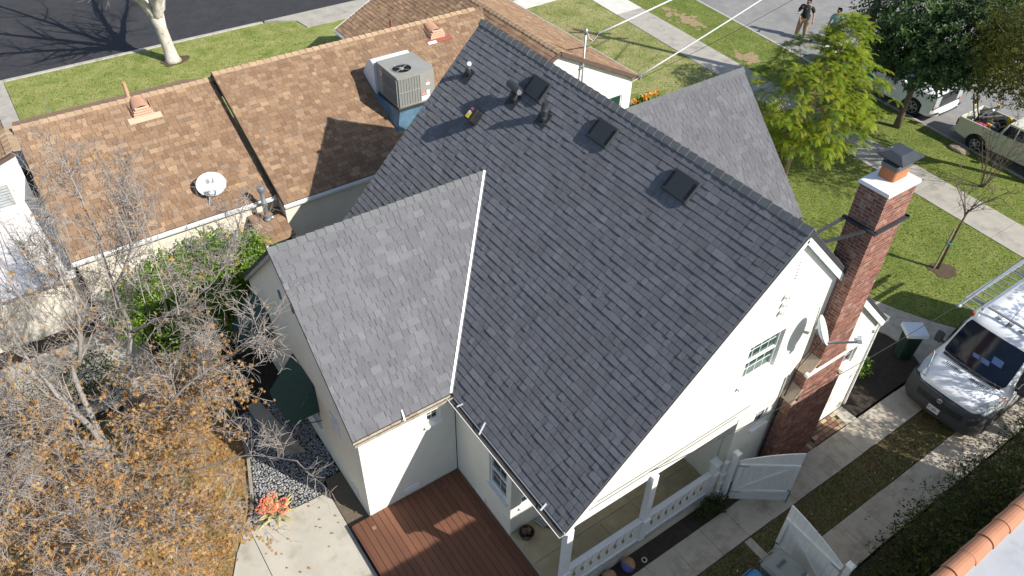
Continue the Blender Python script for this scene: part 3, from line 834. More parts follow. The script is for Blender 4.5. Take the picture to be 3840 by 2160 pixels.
# bare conduit lines along the gable
for (zz, x0, x1) in ((2.93, 5.9, 10.2), (3.05, 6.3, 10.6)):
    b = MB(); b.tube([(x0, 5.815, zz), ((x0 + x1) / 2, 5.812, zz - .01), (x1, 5.815, zz)], .005, 5); b.build('wall_wire', 'cable_black', H)
b = MB(); b.box((11.63, 5.80, .0), (11.67, 5.826, 3.3)); b.build('conduit', 'trim_grey', H)

# roofs
roof = MB()
T = .10
roof.hexa([(EX, YS, EZ - T), (RX, YS, RZ - T * 1.4), (RX, YN, RZ - T * 1.4), (EX, YN, EZ - T), (EX, YS, EZ), (RX, YS, RZ), (RX, YN, RZ), (EX, YN, EZ)])
RM = roof.build('roof', 'tar_edge', H)
roof = MB()
roof.hexa([(RX + .001, YS, RZ - T * 1.4), (XX, YS, XZ - T), (XX, YN, XZ - T), (RX + .001, YN, RZ - T * 1.4), (RX + .001, YS, RZ), (XX, YS, XZ), (XX, YN, XZ), (RX + .001, YN, RZ)])
RE = roof.build('roof', 'tar_edge', H)
sq = math.sqrt(1 + sw * sw); vW = (WX1 - EX) * sq; L = (RX - EX) * sq
gap = .05
def clipsW(uc, vc):
    # u measured from the north end towards south (so that u x d points up-left)
    un = YN - WY; a = (YN - WEY)
    if vc > vW + .12: return []
    k = (a - un) / vW
    if uc > un: return [(-1, -k, -(un + k * vW) - .055)]      # right of the valley on the south side
    return [(1, -k, un - k * vW - .03)]
shingles(H, RM, (EX, YN, EZ), (0, -1, 0), (1, 0, sw), YN - YS, L - .03, clipsW, 'shingle', singles=300, seed=4)
sqe = math.sqrt(1 + se * se)
shingles(H, RE, (XX, YS, XZ), (0, 1, 0), (-1, 0, se), YN - YS, (XX - RX) * sqe - .03, lambda a, c: [], 'shingle', seed=5)
caps(RM, (RX, YS - .01, RZ), (RX, YN, RZ), (-1, 0, -sw), (1, 0, -se), 'shingle_cap', expo=.235)
# west wing roof (south slope seen, north slope behind)
roof = MB(); roof.hexa([(WX0, WEY, EZ - T), (EX + .05, WEY, EZ - T), (WX1, WY, WZ - T), (WX0, WY, WZ - T), (WX0, WEY, EZ), (EX + .05, WEY, EZ), (WX1, WY, WZ), (WX0, WY, WZ)])
RW = roof.build('roof', 'tar_edge', H)
roof = MB(); NY = 2 * WY - WEY
roof.hexa([(WX0, WY + .001, WZ - T), (WX1, WY + .001, WZ - T), (EX + .05, NY, EZ - T), (WX0, NY, EZ - T), (WX0, WY + .001, WZ), (WX1, WY + .001, WZ), (EX + .05, NY, EZ), (WX0, NY, EZ)])
RW2 = roof.build('roof', 'tar_edge', H)
sqw = math.sqrt(1 + wsl * wsl); LW = (WY - WEY) * sqw
kk = (WX1 - EX) / LW
shingles(H, RW, (WX0, WEY, EZ), (1, 0, 0), (0, 1, wsl), WX1 - WX0 + .1, LW - .02, lambda a, c: [(1, -kk, EX - WX0 - .06)], 'shingle', seed=6)
shingles(H, RW2, (WX1, NY, EZ), (-1, 0, 0), (0, -1, wsl), WX1 - WX0, LW - .02, lambda a, c: [(-1, -kk, -(WX1 - EX) - .05)], 'shingle', seed=7)
caps(RW, (WX0 - .01, WY, WZ), (WX1 - .03, WY, WZ), (0, -1, -wsl), (0, 1, -wsl), 'shingle_cap')
# east wing roof
ES = (EZR - 2.95) / 3.2
roof = MB(); roof.hexa([(12.2, EYR - 3.2, 2.95 - T), (EXR, EYR - 3.2, 2.95 - T), (EXR, EYR, EZR - T), (12.2, EYR, EZR - T), (12.2, EYR - 3.2, 2.95), (EXR, EYR - 3.2, 2.95), (EXR, EYR, EZR), (12.2, EYR, EZR)])
RQ = roof.build('roof', 'tar_edge', H)
roof = MB(); roof.hexa([(12.2, EYR + .001, EZR - T), (EXR, EYR + .001, EZR - T), (EXR, EYR + 3.2, 2.95 - T), (12.2, EYR + 3.2, 2.95 - T), (12.2, EYR + .001, EZR), (EXR, EYR + .001, EZR), (EXR, EYR + 3.2, 2.95), (12.2, EYR + 3.2, 2.95)])
RQ2 = roof.build('roof', 'tar_edge', H)
shingles(H, RQ, (12.25, EYR - 3.2, 2.95), (1, 0, 0), (0, 1, ES), EXR - 12.25, 3.2 * math.sqrt(1 + ES * ES) - .02, lambda a, c: [], 'shingle', seed=8)
shingles(H, RQ2, (EXR, EYR + 3.2, 2.95), (-1, 0, 0), (0, -1, ES), EXR - 12.25, 3.2 * math.sqrt(1 + ES * ES) - .02, lambda a, c: [], 'shingle', seed=9)
caps(RQ, (EXR + .01, EYR, EZR), (12.3, EYR, EZR), (0, -1, -ES), (0, 1, -ES), 'shingle_cap')
# rake boards; white soffit with its shade painted in as grey
for (p, q, nm) in (((EX + .03, YS + .03, EZ - .16), (RX, YS + .03, RZ - .22), 'rake_board'), ((RX, YS + .03, RZ - .22), (XX - .05, YS + .03, XZ - .16), 'rake_board')):
    b = MB(); b.beam(p, q, .05, .13); b.build(nm, 'white_paint', H)
b = MB(); b.beam((RX + .15, YS + .08, RZ - .30), (XX - .05, YS + .08, XZ - .16), .09, .03); b.build('soffit', 'trim_grey', H)
for (x, y0, y1, z) in ((WX0 + .03, WEY, WY, 0),):
    b = MB(); b.beam((x, y0 + .02, EZ - .12), (x, y1, WZ - .14), .04, .10); b.build('rake_board', 'trim_grey', H)
    b = MB(); b.beam((x, NY - .02, EZ - .12), (x, y1, WZ - .14), .04, .10); b.build('rake_board', 'trim_grey', H)
# valley flashing; sun and shade painted in as white and dark strips
vd = V((WX1 - EX, WY - WEY, WZ - EZ)); p0 = V((EX, WEY, EZ)); p1 = p0 + vd
def strip(p, q, side, w0, w1, lift, nrm, m, nm, par):
    s_ = V(side).normalized(); n_ = V(nrm).normalized()
    b = MB(); a = [p + s_ * w0 + n_ * lift, q + s_ * w0 + n_ * lift, q + s_ * w1 + n_ * lift, p + s_ * w1 + n_ * lift]
    b.prism(a, n_ * -.006); return b.build(nm, m, par)
nw = V((0, -wsl, 1)); nm_ = V((-sw, 0, 1))
sideW = nw.cross(vd); sideW = sideW if sideW.x < 0 else -sideW
sideM = nm_.cross(vd); sideM = sideM if sideM.y < 0 else -sideM
strip(p0, p1, sideW, .012, .054, .024, nw, 'valley_metal_lit', 'valley_flashing', H)
strip(p0, p1, sideW, -.004, .010, .030, nw, 'galv', 'valley_flashing', H)
strip(p0, p1, sideM, .008, .030, .020, nm_, 'cap_metal', 'valley_flashing', H)
strip(p0, p1, sideM, .032, .052, .024, nm_, 'galv', 'valley_flashing', H)
# gutters
def gutter(p, q, out, m_out, m_in, w=.11, h=.085, par=None):
    p = V(p); q = V(q); e = V(out).normalized(); z = V((0, 0, 1))
    prof = [e * 0, z * -h, e * w * .8 + z * -h, e * w + z * .005, e * (w - .012) + z * .005, e * (w * .76) + z * (-h + .012), e * .012 + z * (-h + .012), e * .012]
    b = MB(); b.loft([[p + k for k in prof], [q + k for k in prof]]); g_ = b.build('gutter', m_out, par)
    b = MB(); b.face([p + e * .013 + z * (-h + .016), q + e * .013 + z * (-h + .016), q + e * (w * .77) + z * (-h + .016), p + e * (w * .77) + z * (-h + .016)]); b.build('gutter_floor', m_in, g_)
    return g_
g1 = gutter((EX - .005, YS, EZ - .03), (EX - .005, WEY - .06, EZ - .03), (-1, 0, 0), 'white_paint', 'gutter_in', w=.165, h=.07, par=H)
g2 = gutter((WX0, WEY - .005, EZ - .03), (EX - .02, WEY - .005, EZ - .03), (0, -1, 0), 'rust_gutter', 'rust_gutter', w=.10, par=H)
g3 = gutter((XX + .005, YS, XZ - .03), (XX + .005, 9.8, XZ - .03), (1, 0, 0), 'white_paint', 'gutter_in', par=H)
for (p, q) in (((EX - .11, 9.42, EZ + .005), (EX + .02, 9.38, EZ + .05)), ((EX - .12, 8.52, EZ + .005), (EX + .10, 8.62, EZ + .15)), ((EX - .12, 6.35, EZ + .005), (EX + .04, 6.38, EZ + .06))):
    b = MB(); b.beam(p, q, .035, .01); b.build('gutter_strap', 'flash_white', g1)
b = MB(); b.beam((4.26, WEY - .11, EZ), (4.30, WEY + .10, EZ + .13), .035, .01); b.build('gutter_strap', 'flash_white', g2)
b = MB(); b.disc((EX - .06, 5.90, EZ - .095), (.04, 0, 0), (0, .045, 0), 12); b.build('gutter_outlet', 'dark_void', g1)
b = MB(); b.tube([(XX + .06, YS + .05, XZ - .1), (XX - .02, YS + .10, XZ - .35), (XX - .02, YS + .07, .1)], .03, 6); b.build('downspout', 'white_paint', H)
# porch: floor tiles, plinth, posts, rail with scroll-cut boards
b = MB(); b.box((5.575, 5.76, -.18), (10.335, 7.619, .09)); pf = b.build('porch_floor', 'mortar', H)
xs = [5.58, 6.47, 7.44, 8.41, 9.38, 10.34]; ys = [5.78, 6.70, 7.60]
for i in range(len(xs) - 1):
    for j in range(2):
        b = MB(); b.box((xs[i] + .012, ys[j] + .012, .088), (xs[i + 1] - .012, ys[j + 1] - .012, .104)); b.build('floor_tile', 'porch_tile', pf)
b = MB(); b.box((5.62, 5.735, -.15), (10.2, 5.92, .27)); pl = b.build('porch_plinth', 'stucco_cream', H, bevel=.01)
for i in range(6):
    b = MB(); b.box((5.63 + i * .76, 5.725, .262), (5.63 + i * .76 + .75, 5.93, .29)); b.build('coping', 'concrete', pl)
for x in (5.66, 7.86, 10.0):
    top = 2.70 if x < 9.5 else 1.42
    b = MB(); b.box((x - .08, 5.74, .10), (x + .08, 5.90, top)); po = b.build('porch_post', 'white_paint', H, bevel=.01)
    b = MB(); b.box((x - .10, 5.70, 1.02), (x + .10, 5.74, 1.12)); b.build('rail_bracket', 'white_paint', po)
    if x > 9.5:
        b = MB(); b.box((x - .11, 5.71, top), (x + .11, 5.93, top + .04)); b.build('post_cap', 'white_paint', po)
b = MB(); b.box((5.58, 5.845, 2.58), (10.34, 6.03, 2.695)); b.build('porch_beam', 'white_paint', H)
b = MB(); b.box((5.585, 6.0, 2.60), (10.3, 7.6, 2.63)); b.build('porch_ceiling', 'white_paint', H)
b = MB(); b.box((5.58, 5.90, 2.70), (5.62, 7.60, 2.80)); b.build('porch_beam', 'white_paint', H)
def scroll_edge(side, t):
    """S-shaped half gap width at height fraction t"""
    if t < .14 or t > .90: return 0
    s_ = (t - .14) / .76
    return .046 * math.sin(PI * s_) ** .4
def mid_shift(t):
    s_ = min(1, max(0, (t - .14) / .76))
    return .026 * math.sin(2 * PI * s_ * 1.5)
for (xa, xb) in ((5.74, 7.78), (7.94, 9.92)):
    b = MB(); b.box((xa, 5.755, 1.06), (xb, 5.885, 1.12)); b.build('hand_rail', 'white_paint', H, bevel=.008)
    b = MB(); b.box((xa, 5.77, .31), (xb, 5.87, .37)); b.build('bottom_rail', 'white_paint', H, bevel=.006)
    n_ = 9; wb = (xb - xa) / n_; z0, z1 = .372, 1.058
    for i in range(n_):
        left = [(xa + wb * i + (scroll_edge(0, k / 22) + mid_shift(k / 22) if i > 0 else 0) + .0008, z0 + (z1 - z0) * k / 22) for k in range(23)]
        right = [(xa + wb * (i + 1) + (-scroll_edge(1, k / 22) + mid_shift(k / 22) if i < n_ - 1 else 0) - .0008, z0 + (z1 - z0) * k / 22) for k in range(23)]
        outer = [(p[0], 5.80, p[1]) for p in left] + [(p[0], 5.80, p[1]) for p in right[::-1]]
        b = MB(); b.prism(outer, (0, .03, 0)); b.build('baluster_board', 'white_paint', H)
# awnings over the west windows
for (y0, y1, zt, dep, zb) in ((12.15, 13.40, 2.36, .75, 1.45), (14.85, 15.95, 2.5, .75, 1.6)):
    b = MB(); aw = None
    top = [(3.19, y0, zt), (3.19, y1, zt)]; bot = [(3.19 - dep, y1, zb), (3.19 - dep, y0, zb)]
    b.prism([*top, *bot], (-.012, 0, -.012)); aw = b.build('awning', 'awning', H)
    b = MB(); b.prism([(3.19 - dep, y0, zb), (3.19 - dep, y1, zb), (3.19 - dep, y1, zb - .18), (3.19 - dep, y0, zb - .18)], (.01, 0, 0)); b.build('valance', 'awning', aw)
    for yy in (y0, y1):
        b = MB(); b.prism([(3.19, yy, zt - .02), (3.19 - dep, yy, zb - .02), (3.19, yy, zb - .02)], (0, .008, 0)); b.build('awning_side', 'awning', aw)
        b = MB(); b.tube([(3.19, yy, zb - .35), (3.19 - dep, yy, zb - .05)], .012, 6); b.build('awning_arm', 'black_metal', aw)
# things on the main roof
def onmain(x, y): return V((x, y, EZ + (x - EX) * sw))
nM = V((-sw, 0, 1)).normalized(); dM = V((1, 0, sw)).normalized()
for k, (y0, y1) in enumerate(((12.80, 13.48), (10.43, 11.10), (8.04, 8.74))):
    c = onmain(10.03, (y0 + y1) / 2)
    t_ = thing('box_vent', c, ('flat black louvred box vent on the dark slope, nearest the two round flues', 'flat black box vent on the dark slope, middle one of three below the ridge', 'flat black box vent on the dark slope, closest to the brick chimney')[k], 'roof vent', 'box vents below the ridge')
    hw = (y1 - y0) / 2
    b = MB(); b.obox(c + nM * .03, dM * .19, V((0, hw * .85, 0)), nM * .03); b.build('vent_body', 'vent_black', t_)
    b = MB()
    r1 = [c + nM * .055 + dM * (sx * .25) + V((0, sy * hw, 0)) for sx, sy in ((-1, -1), (1, -1), (1, 1), (-1, 1))]
    r2 = [c + nM * .08 + dM * (sx * .235) + V((0, sy * hw * .95, 0)) for sx, sy in ((-1, -1), (1, -1), (1, 1), (-1, 1))]
    r0 = [p - nM * .025 for p in r1]
    b.loft([r0[::-1], r1[::-1], r2[::-1]]); lid = b.build('vent_lid', 'vent_black', t_, bevel=.006)
    for sy in (-1, 1):
        for q in range(14):
            s_ = MB(); s_.obox(c + nM * .082 + dM * (-.17 + q * .026) + V((0, sy * hw * .82, 0)), dM * .005, V((0, .035, 0)), nM * .003); s_.build('vent_slot', 'dark_void', lid)
def pipe_flashing(c, par, w=.16):
    b = MB(); b.obox(c + nM * .016 - dM * .04, dM * .19, V((0, w, 0)), nM * .004); b.build('flashing', 'vent_black', par)
c = onmain(9.56, 15.42); t_ = thing('pipe_vent', c, 'short dark vent pipe with silver hood near the far roof corner', 'roof vent')
pipe_flashing(c, t_)
b = MB(); b.lathe(c, [(.07, -.05), (.055, .10), (.05, .26)], 14); b.build('pipe', 'cap_metal', t_, smooth=True)
b = MB(); b.tube([c + V((0, 0, .20)), c + V((.0, -.02, .30)), c + V((-.02, -.07, .33))], [.062, .066, .06], 12); b.build('hood', 'galv', t_, auto=40)
c = onmain(9.67, 13.58); t_ = thing('tee_flue', c, 'black flue with horizontal tee cylinder beside the first box vent', 'roof vent')
pipe_flashing(c, t_, .18)
b = MB(); b.lathe(c, [(.10, -.06), (.085, .05), (.075, .26)], 14); b.build('pipe', 'vent_black', t_, smooth=True)
b = MB(); b.tube([c + V((.01, .22, .33)), c + V((-.02, -.24, .31))], .095, 18); b.build('tee', 'cap_metal', t_, auto=40)
b = MB(); b.disc(c + V((-.021, -.243, .31)), (.08, 0, 0), (0, 0, .08), 16); b.build('tee_end', 'galv', t_)
c = onmain(9.71, 12.44); t_ = thing('round_flue', c, 'upright black flue pipe with storm collar below the first box vent', 'roof vent')
pipe_flashing(c, t_, .18)
b = MB(); b.lathe(c, [(.12, -.08), (.09, .02), (.08, .05)], 16); b.build('base', 'vent_black', t_, smooth=True)
b = MB(); b.lathe(c, [(.075, .0), (.075, .20), (.10, .21), (.075, .26), (.075, .41)], 16); b.build('pipe', 'cap_metal', t_, auto=40)
b = MB(); b.disc(c + V((0, 0, .405)), (.07, 0, 0), (0, .07, 0), 14); b.build('pipe_top', 'galv', t_)
c = onmain(9.05, 14.22); K_ = 1.45; t_ = thing('nail_box', c, 'small black battery case with yellow and pink stickers resting on shingles', 'tool case')
b = MB(); ex = dM; ey = V((0, 1, 0))
b.obox(c + nM * .19, dM * .17, ey * .15, nM * .12); bd = b.build('case', 'tool_black', t_, bevel=.03)
b = MB(); b.obox(c + nM * .312 - dM * .04 + ey * .02, dM * .085, ey * .065, nM * .002); b.build('sticker', 'sticker_yellow', t_)
b = MB(); b.obox(c + nM * .312 + dM * .02 + ey * .04, dM * .04, ey * .03, nM * .0035); b.build('sticker', 'sticker_white', t_)
b = MB(); b.obox(c + nM * .312 + dM * .12 + ey * .02, dM * .028, ey * .05, nM * .002); b.build('sticker', 'sticker_pink', t_)
b = MB(); b.obox(c + nM * .035 - dM * .04, dM * .16, ey * .09, nM * .035); b.build('foot', 'tool_black', t_)

# ------------------------------------------------------------------ chimney
CH = thing('brick_chimney', (12.6, 5.66, 0), 'tall red brick chimney with white cap standing against the gable wall', 'chimney')
bh = .0745; bl = .205
secs = [(11.70, 13.40, 5.50, 5.822, 0.0, 2.62), (11.90, 13.24, 5.50, 5.822, 2.62, 3.42), (12.20, 13.12, 5.50, 6.10, 3.42, 8.06)]
core = MB()
for (x0, x1, y0, y1, z0, z1) in secs:
    core.box((x0 + .005, y0 + .005, z0 - (.15 if z0 == 0 else 0)), (x1 - .005, y1 - .004 if y1 < 6 else y1 - .006, z1))
core.build('mortar_core', 'mortar', CH)
r = random.Random(17); bricks = []
for si, (x0, x1, y0, y1, z0, z1) in enumerate(secs):
    nrow = int(round((z1 - z0) / bh)); h = (z1 - z0) / nrow
    for j in range(nrow):
        za = z0 + j * h + .0065; zb = z0 + (j + 1) * h - .0065
        odd = j % 2
        def run(a0, a1, off):
            n_ = max(1, round((a1 - a0) / bl)); w = (a1 - a0) / n_; out = []
            e = [a0] + [a0 + w * (i + (.5 if off else 1)) for i in range(n_ if off else n_ - 1)] + [a1]
            return [(e[i], e[i + 1]) for i in range(len(e) - 1) if e[i + 1] - e[i] > .03]
        for (a, c) in run(x0, x1, odd):          # south face
            q = r.uniform(-.002, .003); bricks.append((a + (.007 if a > x0 + .001 else -.001), y0 - q, c - (.007 if c < x1 - .001 else -.001), y0 + .09, za, zb))
        for (a, c) in run(y0 + .085, y1, not odd):  # west face
            q = r.uniform(-.002, .003); bricks.append((x0 - q, a + .007, x0 + .09, c - .007, za, zb))
        for (a, c) in run(y0 + .085, y1, not odd):  # east face
            q = r.uniform(-.002, .003); bricks.append((x1 - .09, a + .005, x1 + q, c - .005, za, zb))
        if si == 2 and z0 + j * h > 5.0:
            for (a, c) in run(x0 + .1, x1 - .1, odd): bricks.append((a + .005, y1 - .09, c - .005, y1 + .002, za, zb))
bricks.sort(key=lambda q: -q[4] + (50 if (q[1] > 6.0 or q[0] > 13.0 and q[2] - q[0] < .1) else 0))
cache = {}; rest = MB()
for i, q in enumerate(bricks):
    if i < 300:
        key = (round(q[2] - q[0], 3), round(q[3] - q[1], 3), round(q[5] - q[4], 3))
        if key not in cache:
            b = MB(); b.box((0, 0, 0), key); cache[key] = b.mesh('brick', 'brick')
        place('brick', cache[key], (q[0], q[1], q[4]), CH)
    else:
        rest.box((q[0], q[1], q[4]), (q[2], q[3], q[5]), r.random() + .001)
rest.build('bricks', 'brick', CH, kind='stuff')
# stone shoulders
for (xa, xb, za, zb) in ((12.22, 11.90, 3.80, 3.44), (11.93, 11.68, 3.02, 2.66), (13.10, 13.26, 3.70, 3.40), (13.20, 13.43, 2.92, 2.60)):
    b = MB(); b.beam((xa, 5.655, za), (xb, 5.655, zb), .33, .06, up=(0, 0, 1)); b.build('shoulder_stone', 'chimney_stone', CH, bevel=.01)
b = MB(); b.box((11.86, 5.47, 3.44), (13.26, 5.56, 3.53)); b.build('stone_band', 'crown_white', CH, bevel=.008)
# crown, flue, cap
b = MB(); b.loft([[(12.17, 5.47, 8.06), (13.15, 5.47, 8.06), (13.15, 6.13, 8.06), (12.17, 6.13, 8.06)], [(12.18, 5.48, 8.13), (13.14, 5.48, 8.13), (13.14, 6.12, 8.13), (12.18, 6.12, 8.13)], [(12.45, 5.64, 8.19), (12.93, 5.64, 8.19), (12.93, 5.98, 8.19), (12.45, 5.98, 8.19)]]); b.build('crown', 'crown_white', CH)
def rrect(cx, cy, hx, hy, z, rr, n=4):
    P = []
    for qx, qy, a0 in ((1, 1, 0), (-1, 1, 90), (-1, -1, 180), (1, -1, 270)):
        for k in range(n + 1):
            a = rad(a0 + 90 * k / n); P.append((cx + qx * (hx - rr) + rr * math.cos(a), cy + qy * (hy - rr) + rr * math.sin(a), z))
    return P
fx, fy = 12.69, 5.81
b = MB(); b.loft([rrect(fx, fy, .235, .17, 8.15, .06), rrect(fx, fy, .225, .165, 8.44, .06), rrect(fx, fy, .16, .11, 8.445, .04), rrect(fx, fy, .16, .11, 8.3, .04)], cap=False); b.build('flue', 'terracotta', CH, auto=40)
b = MB(); b.face(rrect(fx, fy, .17, .12, 8.40, .04)); b.build('flue_hole', 'dark_void', CH)
b = MB(); b.loft([rrect(fx, fy, .245, .185, 8.42, .06), rrect(fx, fy, .245, .185, 8.50, .06), rrect(fx, fy, .19, .135, 8.52, .05), rrect(fx, fy, .19, .135, 8.45, .05)], cap=False); b.build('mesh_collar', 'mesh_metal', CH, auto=40)
for (dx, dy) in ((-.2, -.15), (.2, -.15), (-.2, .15), (.2, .15)):
    b = MB(); b.tube([(fx + dx, fy + dy, 8.48), (fx + dx * 1.05, fy + dy * 1.05, 8.63)], .012, 6); b.build('cap_leg', 'black_metal', CH)
b = MB(); hx, hy = .33, .27; z = 8.63
b.loft([[(fx - hx, fy - hy, z - .02), (fx + hx, fy - hy, z - .02), (fx + hx, fy + hy, z + .0), (fx - hx, fy + hy, z + .0)], [(fx - hx, fy - hy, z), (fx + hx, fy - hy, z), (fx + hx, fy + hy, z + .02), (fx - hx, fy + hy, z + .02)], [(fx - .18, fy - .11, z + .085), (fx + .18, fy - .11, z + .085), (fx + .18, fy + .11, z + .10), (fx - .18, fy + .11, z + .10)]])
cp = b.build('cap_lid', 'cap_metal', CH)
b = MB(); b.disc((fx - .02, fy + .19, z + .066), (.032, 0, 0), (0, .02, -.012), 10); b.build('bird_dropping', 'sticker_white', cp)
# steel strap and two struts to the roof
for (a, c) in (((12.16, 5.455, 7.28), (13.20, 5.455, 7.28)), ((12.155, 5.42, 7.28), (12.155, 6.16, 7.28)), ((13.165, 5.42, 7.28), (13.165, 6.16, 7.28))):
    b = MB(); b.beam(a, c, .075, .05); b.build('steel_strap', 'black_metal', CH)
for (a, c) in (((12.16, 6.12, 7.26), (10.72, 5.80, 7.68)), ((12.14, 5.62, 7.26), (11.03, 5.78, 7.36))):
    b = MB(); b.beam(a, c, .06, .035); b.build('strut', 'black_metal', CH)
b = MB(); b.tube([(11.90, 5.80, 5.3), (11.93, 5.78, 4.6), (11.85, 5.74, 4.0), (11.76, 5.70, 3.3), (11.66, 5.74, 2.4), (11.62, 5.76, .2)], .008, 5); b.tube([(12.14, 5.56, 4.9), (12.05, 5.60, 4.3), (11.8, 5.72, 3.6), (11.68, 5.74, 2.6), (11.64, 5.76, .2)], .008, 5); b.build('coax', 'cable_black', CH)

# ------------------------------------------------------------------ satellite dishes
def dish(loc, aim, ra, rb, base, label, logo=False, arm=.45):
    t_ = thing('satellite_dish', base, label, 'satellite dish')
    c = V(loc); n = V(aim).normalized(); u = n.cross(V((0, 0, 1))).normalized(); w = u.cross(n).normalized()
    b = MB(); rings = []
    for k in range(6):
        f = k / 5
        rings.append([c + u * ra * f * math.cos(t) + w * rb * f * math.sin(t) + n * (.10 * f * f - .10) for t in [2 * PI * i / 28 for i in range(28)]])
    b.loft(rings, cap=False); b.loft([rings[-1], [p - n * .02 + (c - p) * .01 for p in rings[-1]]], cap=False)
    rb2 = [[p - n * .022 for p in rg] for rg in rings]
    b.loft(rb2, cap=False)
    d_ = b.build('reflector', 'dish', t_, smooth=True)
    if logo:
        L_ = MB()
        def at(x, y): return c + u * x + w * y + n * (.10 * ((x / ra) ** 2 + (y / rb) ** 2) - .10 + .006)
        # solid D with sweeping cut on the left, swoosh on the right
        pts = [(-.115, .19), (-.115, .05), (-.06, .05)] + [(-.055 + .055 * math.cos(a), .12 + .07 * math.sin(a)) for a in [rad(-85 + 170 * i / 10) for i in range(11)]]
        L_.face([at(-x, y) for x, y in pts])
        L_.face([at(-x, y) for x, y in ((.0, .05), (.105, .05), (.105, .20), (.055, .20), (.075, .175), (.07, .13), (.04, .09))])
        for i in range(7): L_.face([at(-x, y) for x, y in ((-.10 + i * .029, .005), (-.084 + i * .029, .005), (-.084 + i * .029, .032), (-.10 + i * .029, .032))])
        L_.build('logo', 'dish_logo', d_)
    e = c - w * rb * .92
    f_ = c - w * rb * .95 + n * arm
    b = MB(); b.beam(e - n * .08, f_, .035, .035); b.build('arm', 'galv', t_)
    b = MB(); b.obox(f_ + w * .06, u * .07, w * .06, n * .05); b.lathe(f_ + w * .06 - n * .05, [(.035, 0), (.045, -.06)], 10, tuple(n)); b.build('receiver', 'dish', t_, bevel=.01)
    b = MB(); b.tube([V(base), V(base).lerp(c - n * .14, .5) + V((0, 0, .05)), c - n * .12 - w * .05], .025, 8); b.build('mast', 'galv', t_)
    b = MB(); b.obox(c - n * .13, u * .06, w * .08, n * .03); b.build('bracket', 'galv', t_, bevel=.005)
    return t_
dish((11.66, 5.42, 5.08), (.42, -.72, .42), .21, .36, (11.98, 5.70, 4.62), 'oval white satellite dish with yellow edge bolted to the gable beside the chimney', arm=.62)

# ------------------------------------------------------------------ timber deck
DK = thing('deck', (4.0, 8.4, -.2), 'raised red-brown plank deck in the angle of the house', 'deck')
b = MB(); b.box((2.80, 4.2, -.30), (5.52, 9.82, -.045)); b.build('deck_frame', 'deck_dark', DK)
r = random.Random(2); x = 2.74; i = 0
while x < 5.54:
    x2 = min(x + .1525, 5.56)
    b = MB(); b.box((x + .004, 4.2, -.035), (x2 - .004, 9.845, r.uniform(-.002, .002))); b.build('plank', 'deck', DK, bevel=.004)
    x = x2; i += 1
b = MB(); b.box((2.715, 4.2, -.16), (2.738, 9.845, -.005)); b.build('fascia_board', 'deck', DK)
for (xx, yy, m_) in ((3.12, 9.52, 'tool_yellow'), (5.02, 9.55, 'rust_red'), (5.22, 7.95, 'rust_red')):
    b = MB(); b.box((xx - .045, yy - .045, .002), (xx + .045, yy + .045, .007)); b.build('deck_light', 'rust_red' if m_ == 'rust_red' else 'paver', DK)

# ------------------------------------------------------------------ gates and their posts
def gate(name, hinge, free, h_h, h_f, label, side):
    """board gate with arched top, cross brace; hinge/free = ground points"""
    a = V((*hinge, 0)); c = V((*free, 0)); e = (c - a); Lg = e.length; e.normalize(); n = V((-e.y, e.x, 0)) * side; z = V((0, 0, 1))
    t_ = thing(name, a, label, 'gate', 'driveway gates')
    n_ = 10; r = random.Random(4)
    top = lambda f: h_h + (h_f - h_h) * (1 - (1 - f) ** 1.7)
    for i in range(n_):
        f0, f1 = i / n_, (i + 1) / n_
        p = a + e * (Lg * f0 + .003); q = a + e * (Lg * f1 - .003); o = n * r.uniform(-.001, .001)
        b = MB(); b.prism([p + z * .06 + o, q + z * .06 + o, q + z * top(f1) + o, p + z * top(f0) + o], n * -.022); b.build('board', 'white_paint', t_)
    zl, zh = .42, h_h - .14
    for (zz, nm) in ((zl, 'rail'), (zh, 'rail')):
        b = MB(); b.beam(a + e * .02 + z * zz + n * .02, a + e * (Lg - .02) + z * zz + n * .02, .04, .085); b.build(nm, 'white_paint', t_, bevel=.004)
    for f in (.06, Lg - .06):
        b = MB(); b.beam(a + e * f + z * (zl - .30) + n * .018, a + e * f + z * (zh - .045) + n * .018, .036, .09, up=e); b.build('stile', 'white_paint', t_, bevel=.004)
    b = MB(); b.beam(a + e * .12 + z * (zl + .05) + n * .018, a + e * (Lg - .12) + z * (zh - .05) + n * .018, .034, .085, up=z); b.build('brace', 'white_paint', t_, bevel=.004)
    b = MB(); b.tube([a + e * (Lg - .02) + z * .03 + n * .05, a + e * (Lg - .02) + z * .50 + n * .05, a + e * (Lg - .10) + z * .52 + n * .05], .011, 6); b.build('drop_bolt', 'black_metal', t_)
    for zz in (zl, zh):
        b = MB(); b.beam(a + e * -.03 + z * zz + n * .045, a + e * .22 + z * zz + n * .045, .008, .035); b.build('hinge', 'galv', t_)
    return t_
gate('driveway_gate', (10.40, 5.50), (11.54, 4.68), 1.56, 1.87, 'white board gate swung open toward the brick path', -1)
gate('driveway_gate', (10.20, 2.55), (10.23, 3.99), 1.56, 1.88, 'white board gate standing open above the grey wheeled bin', 1)
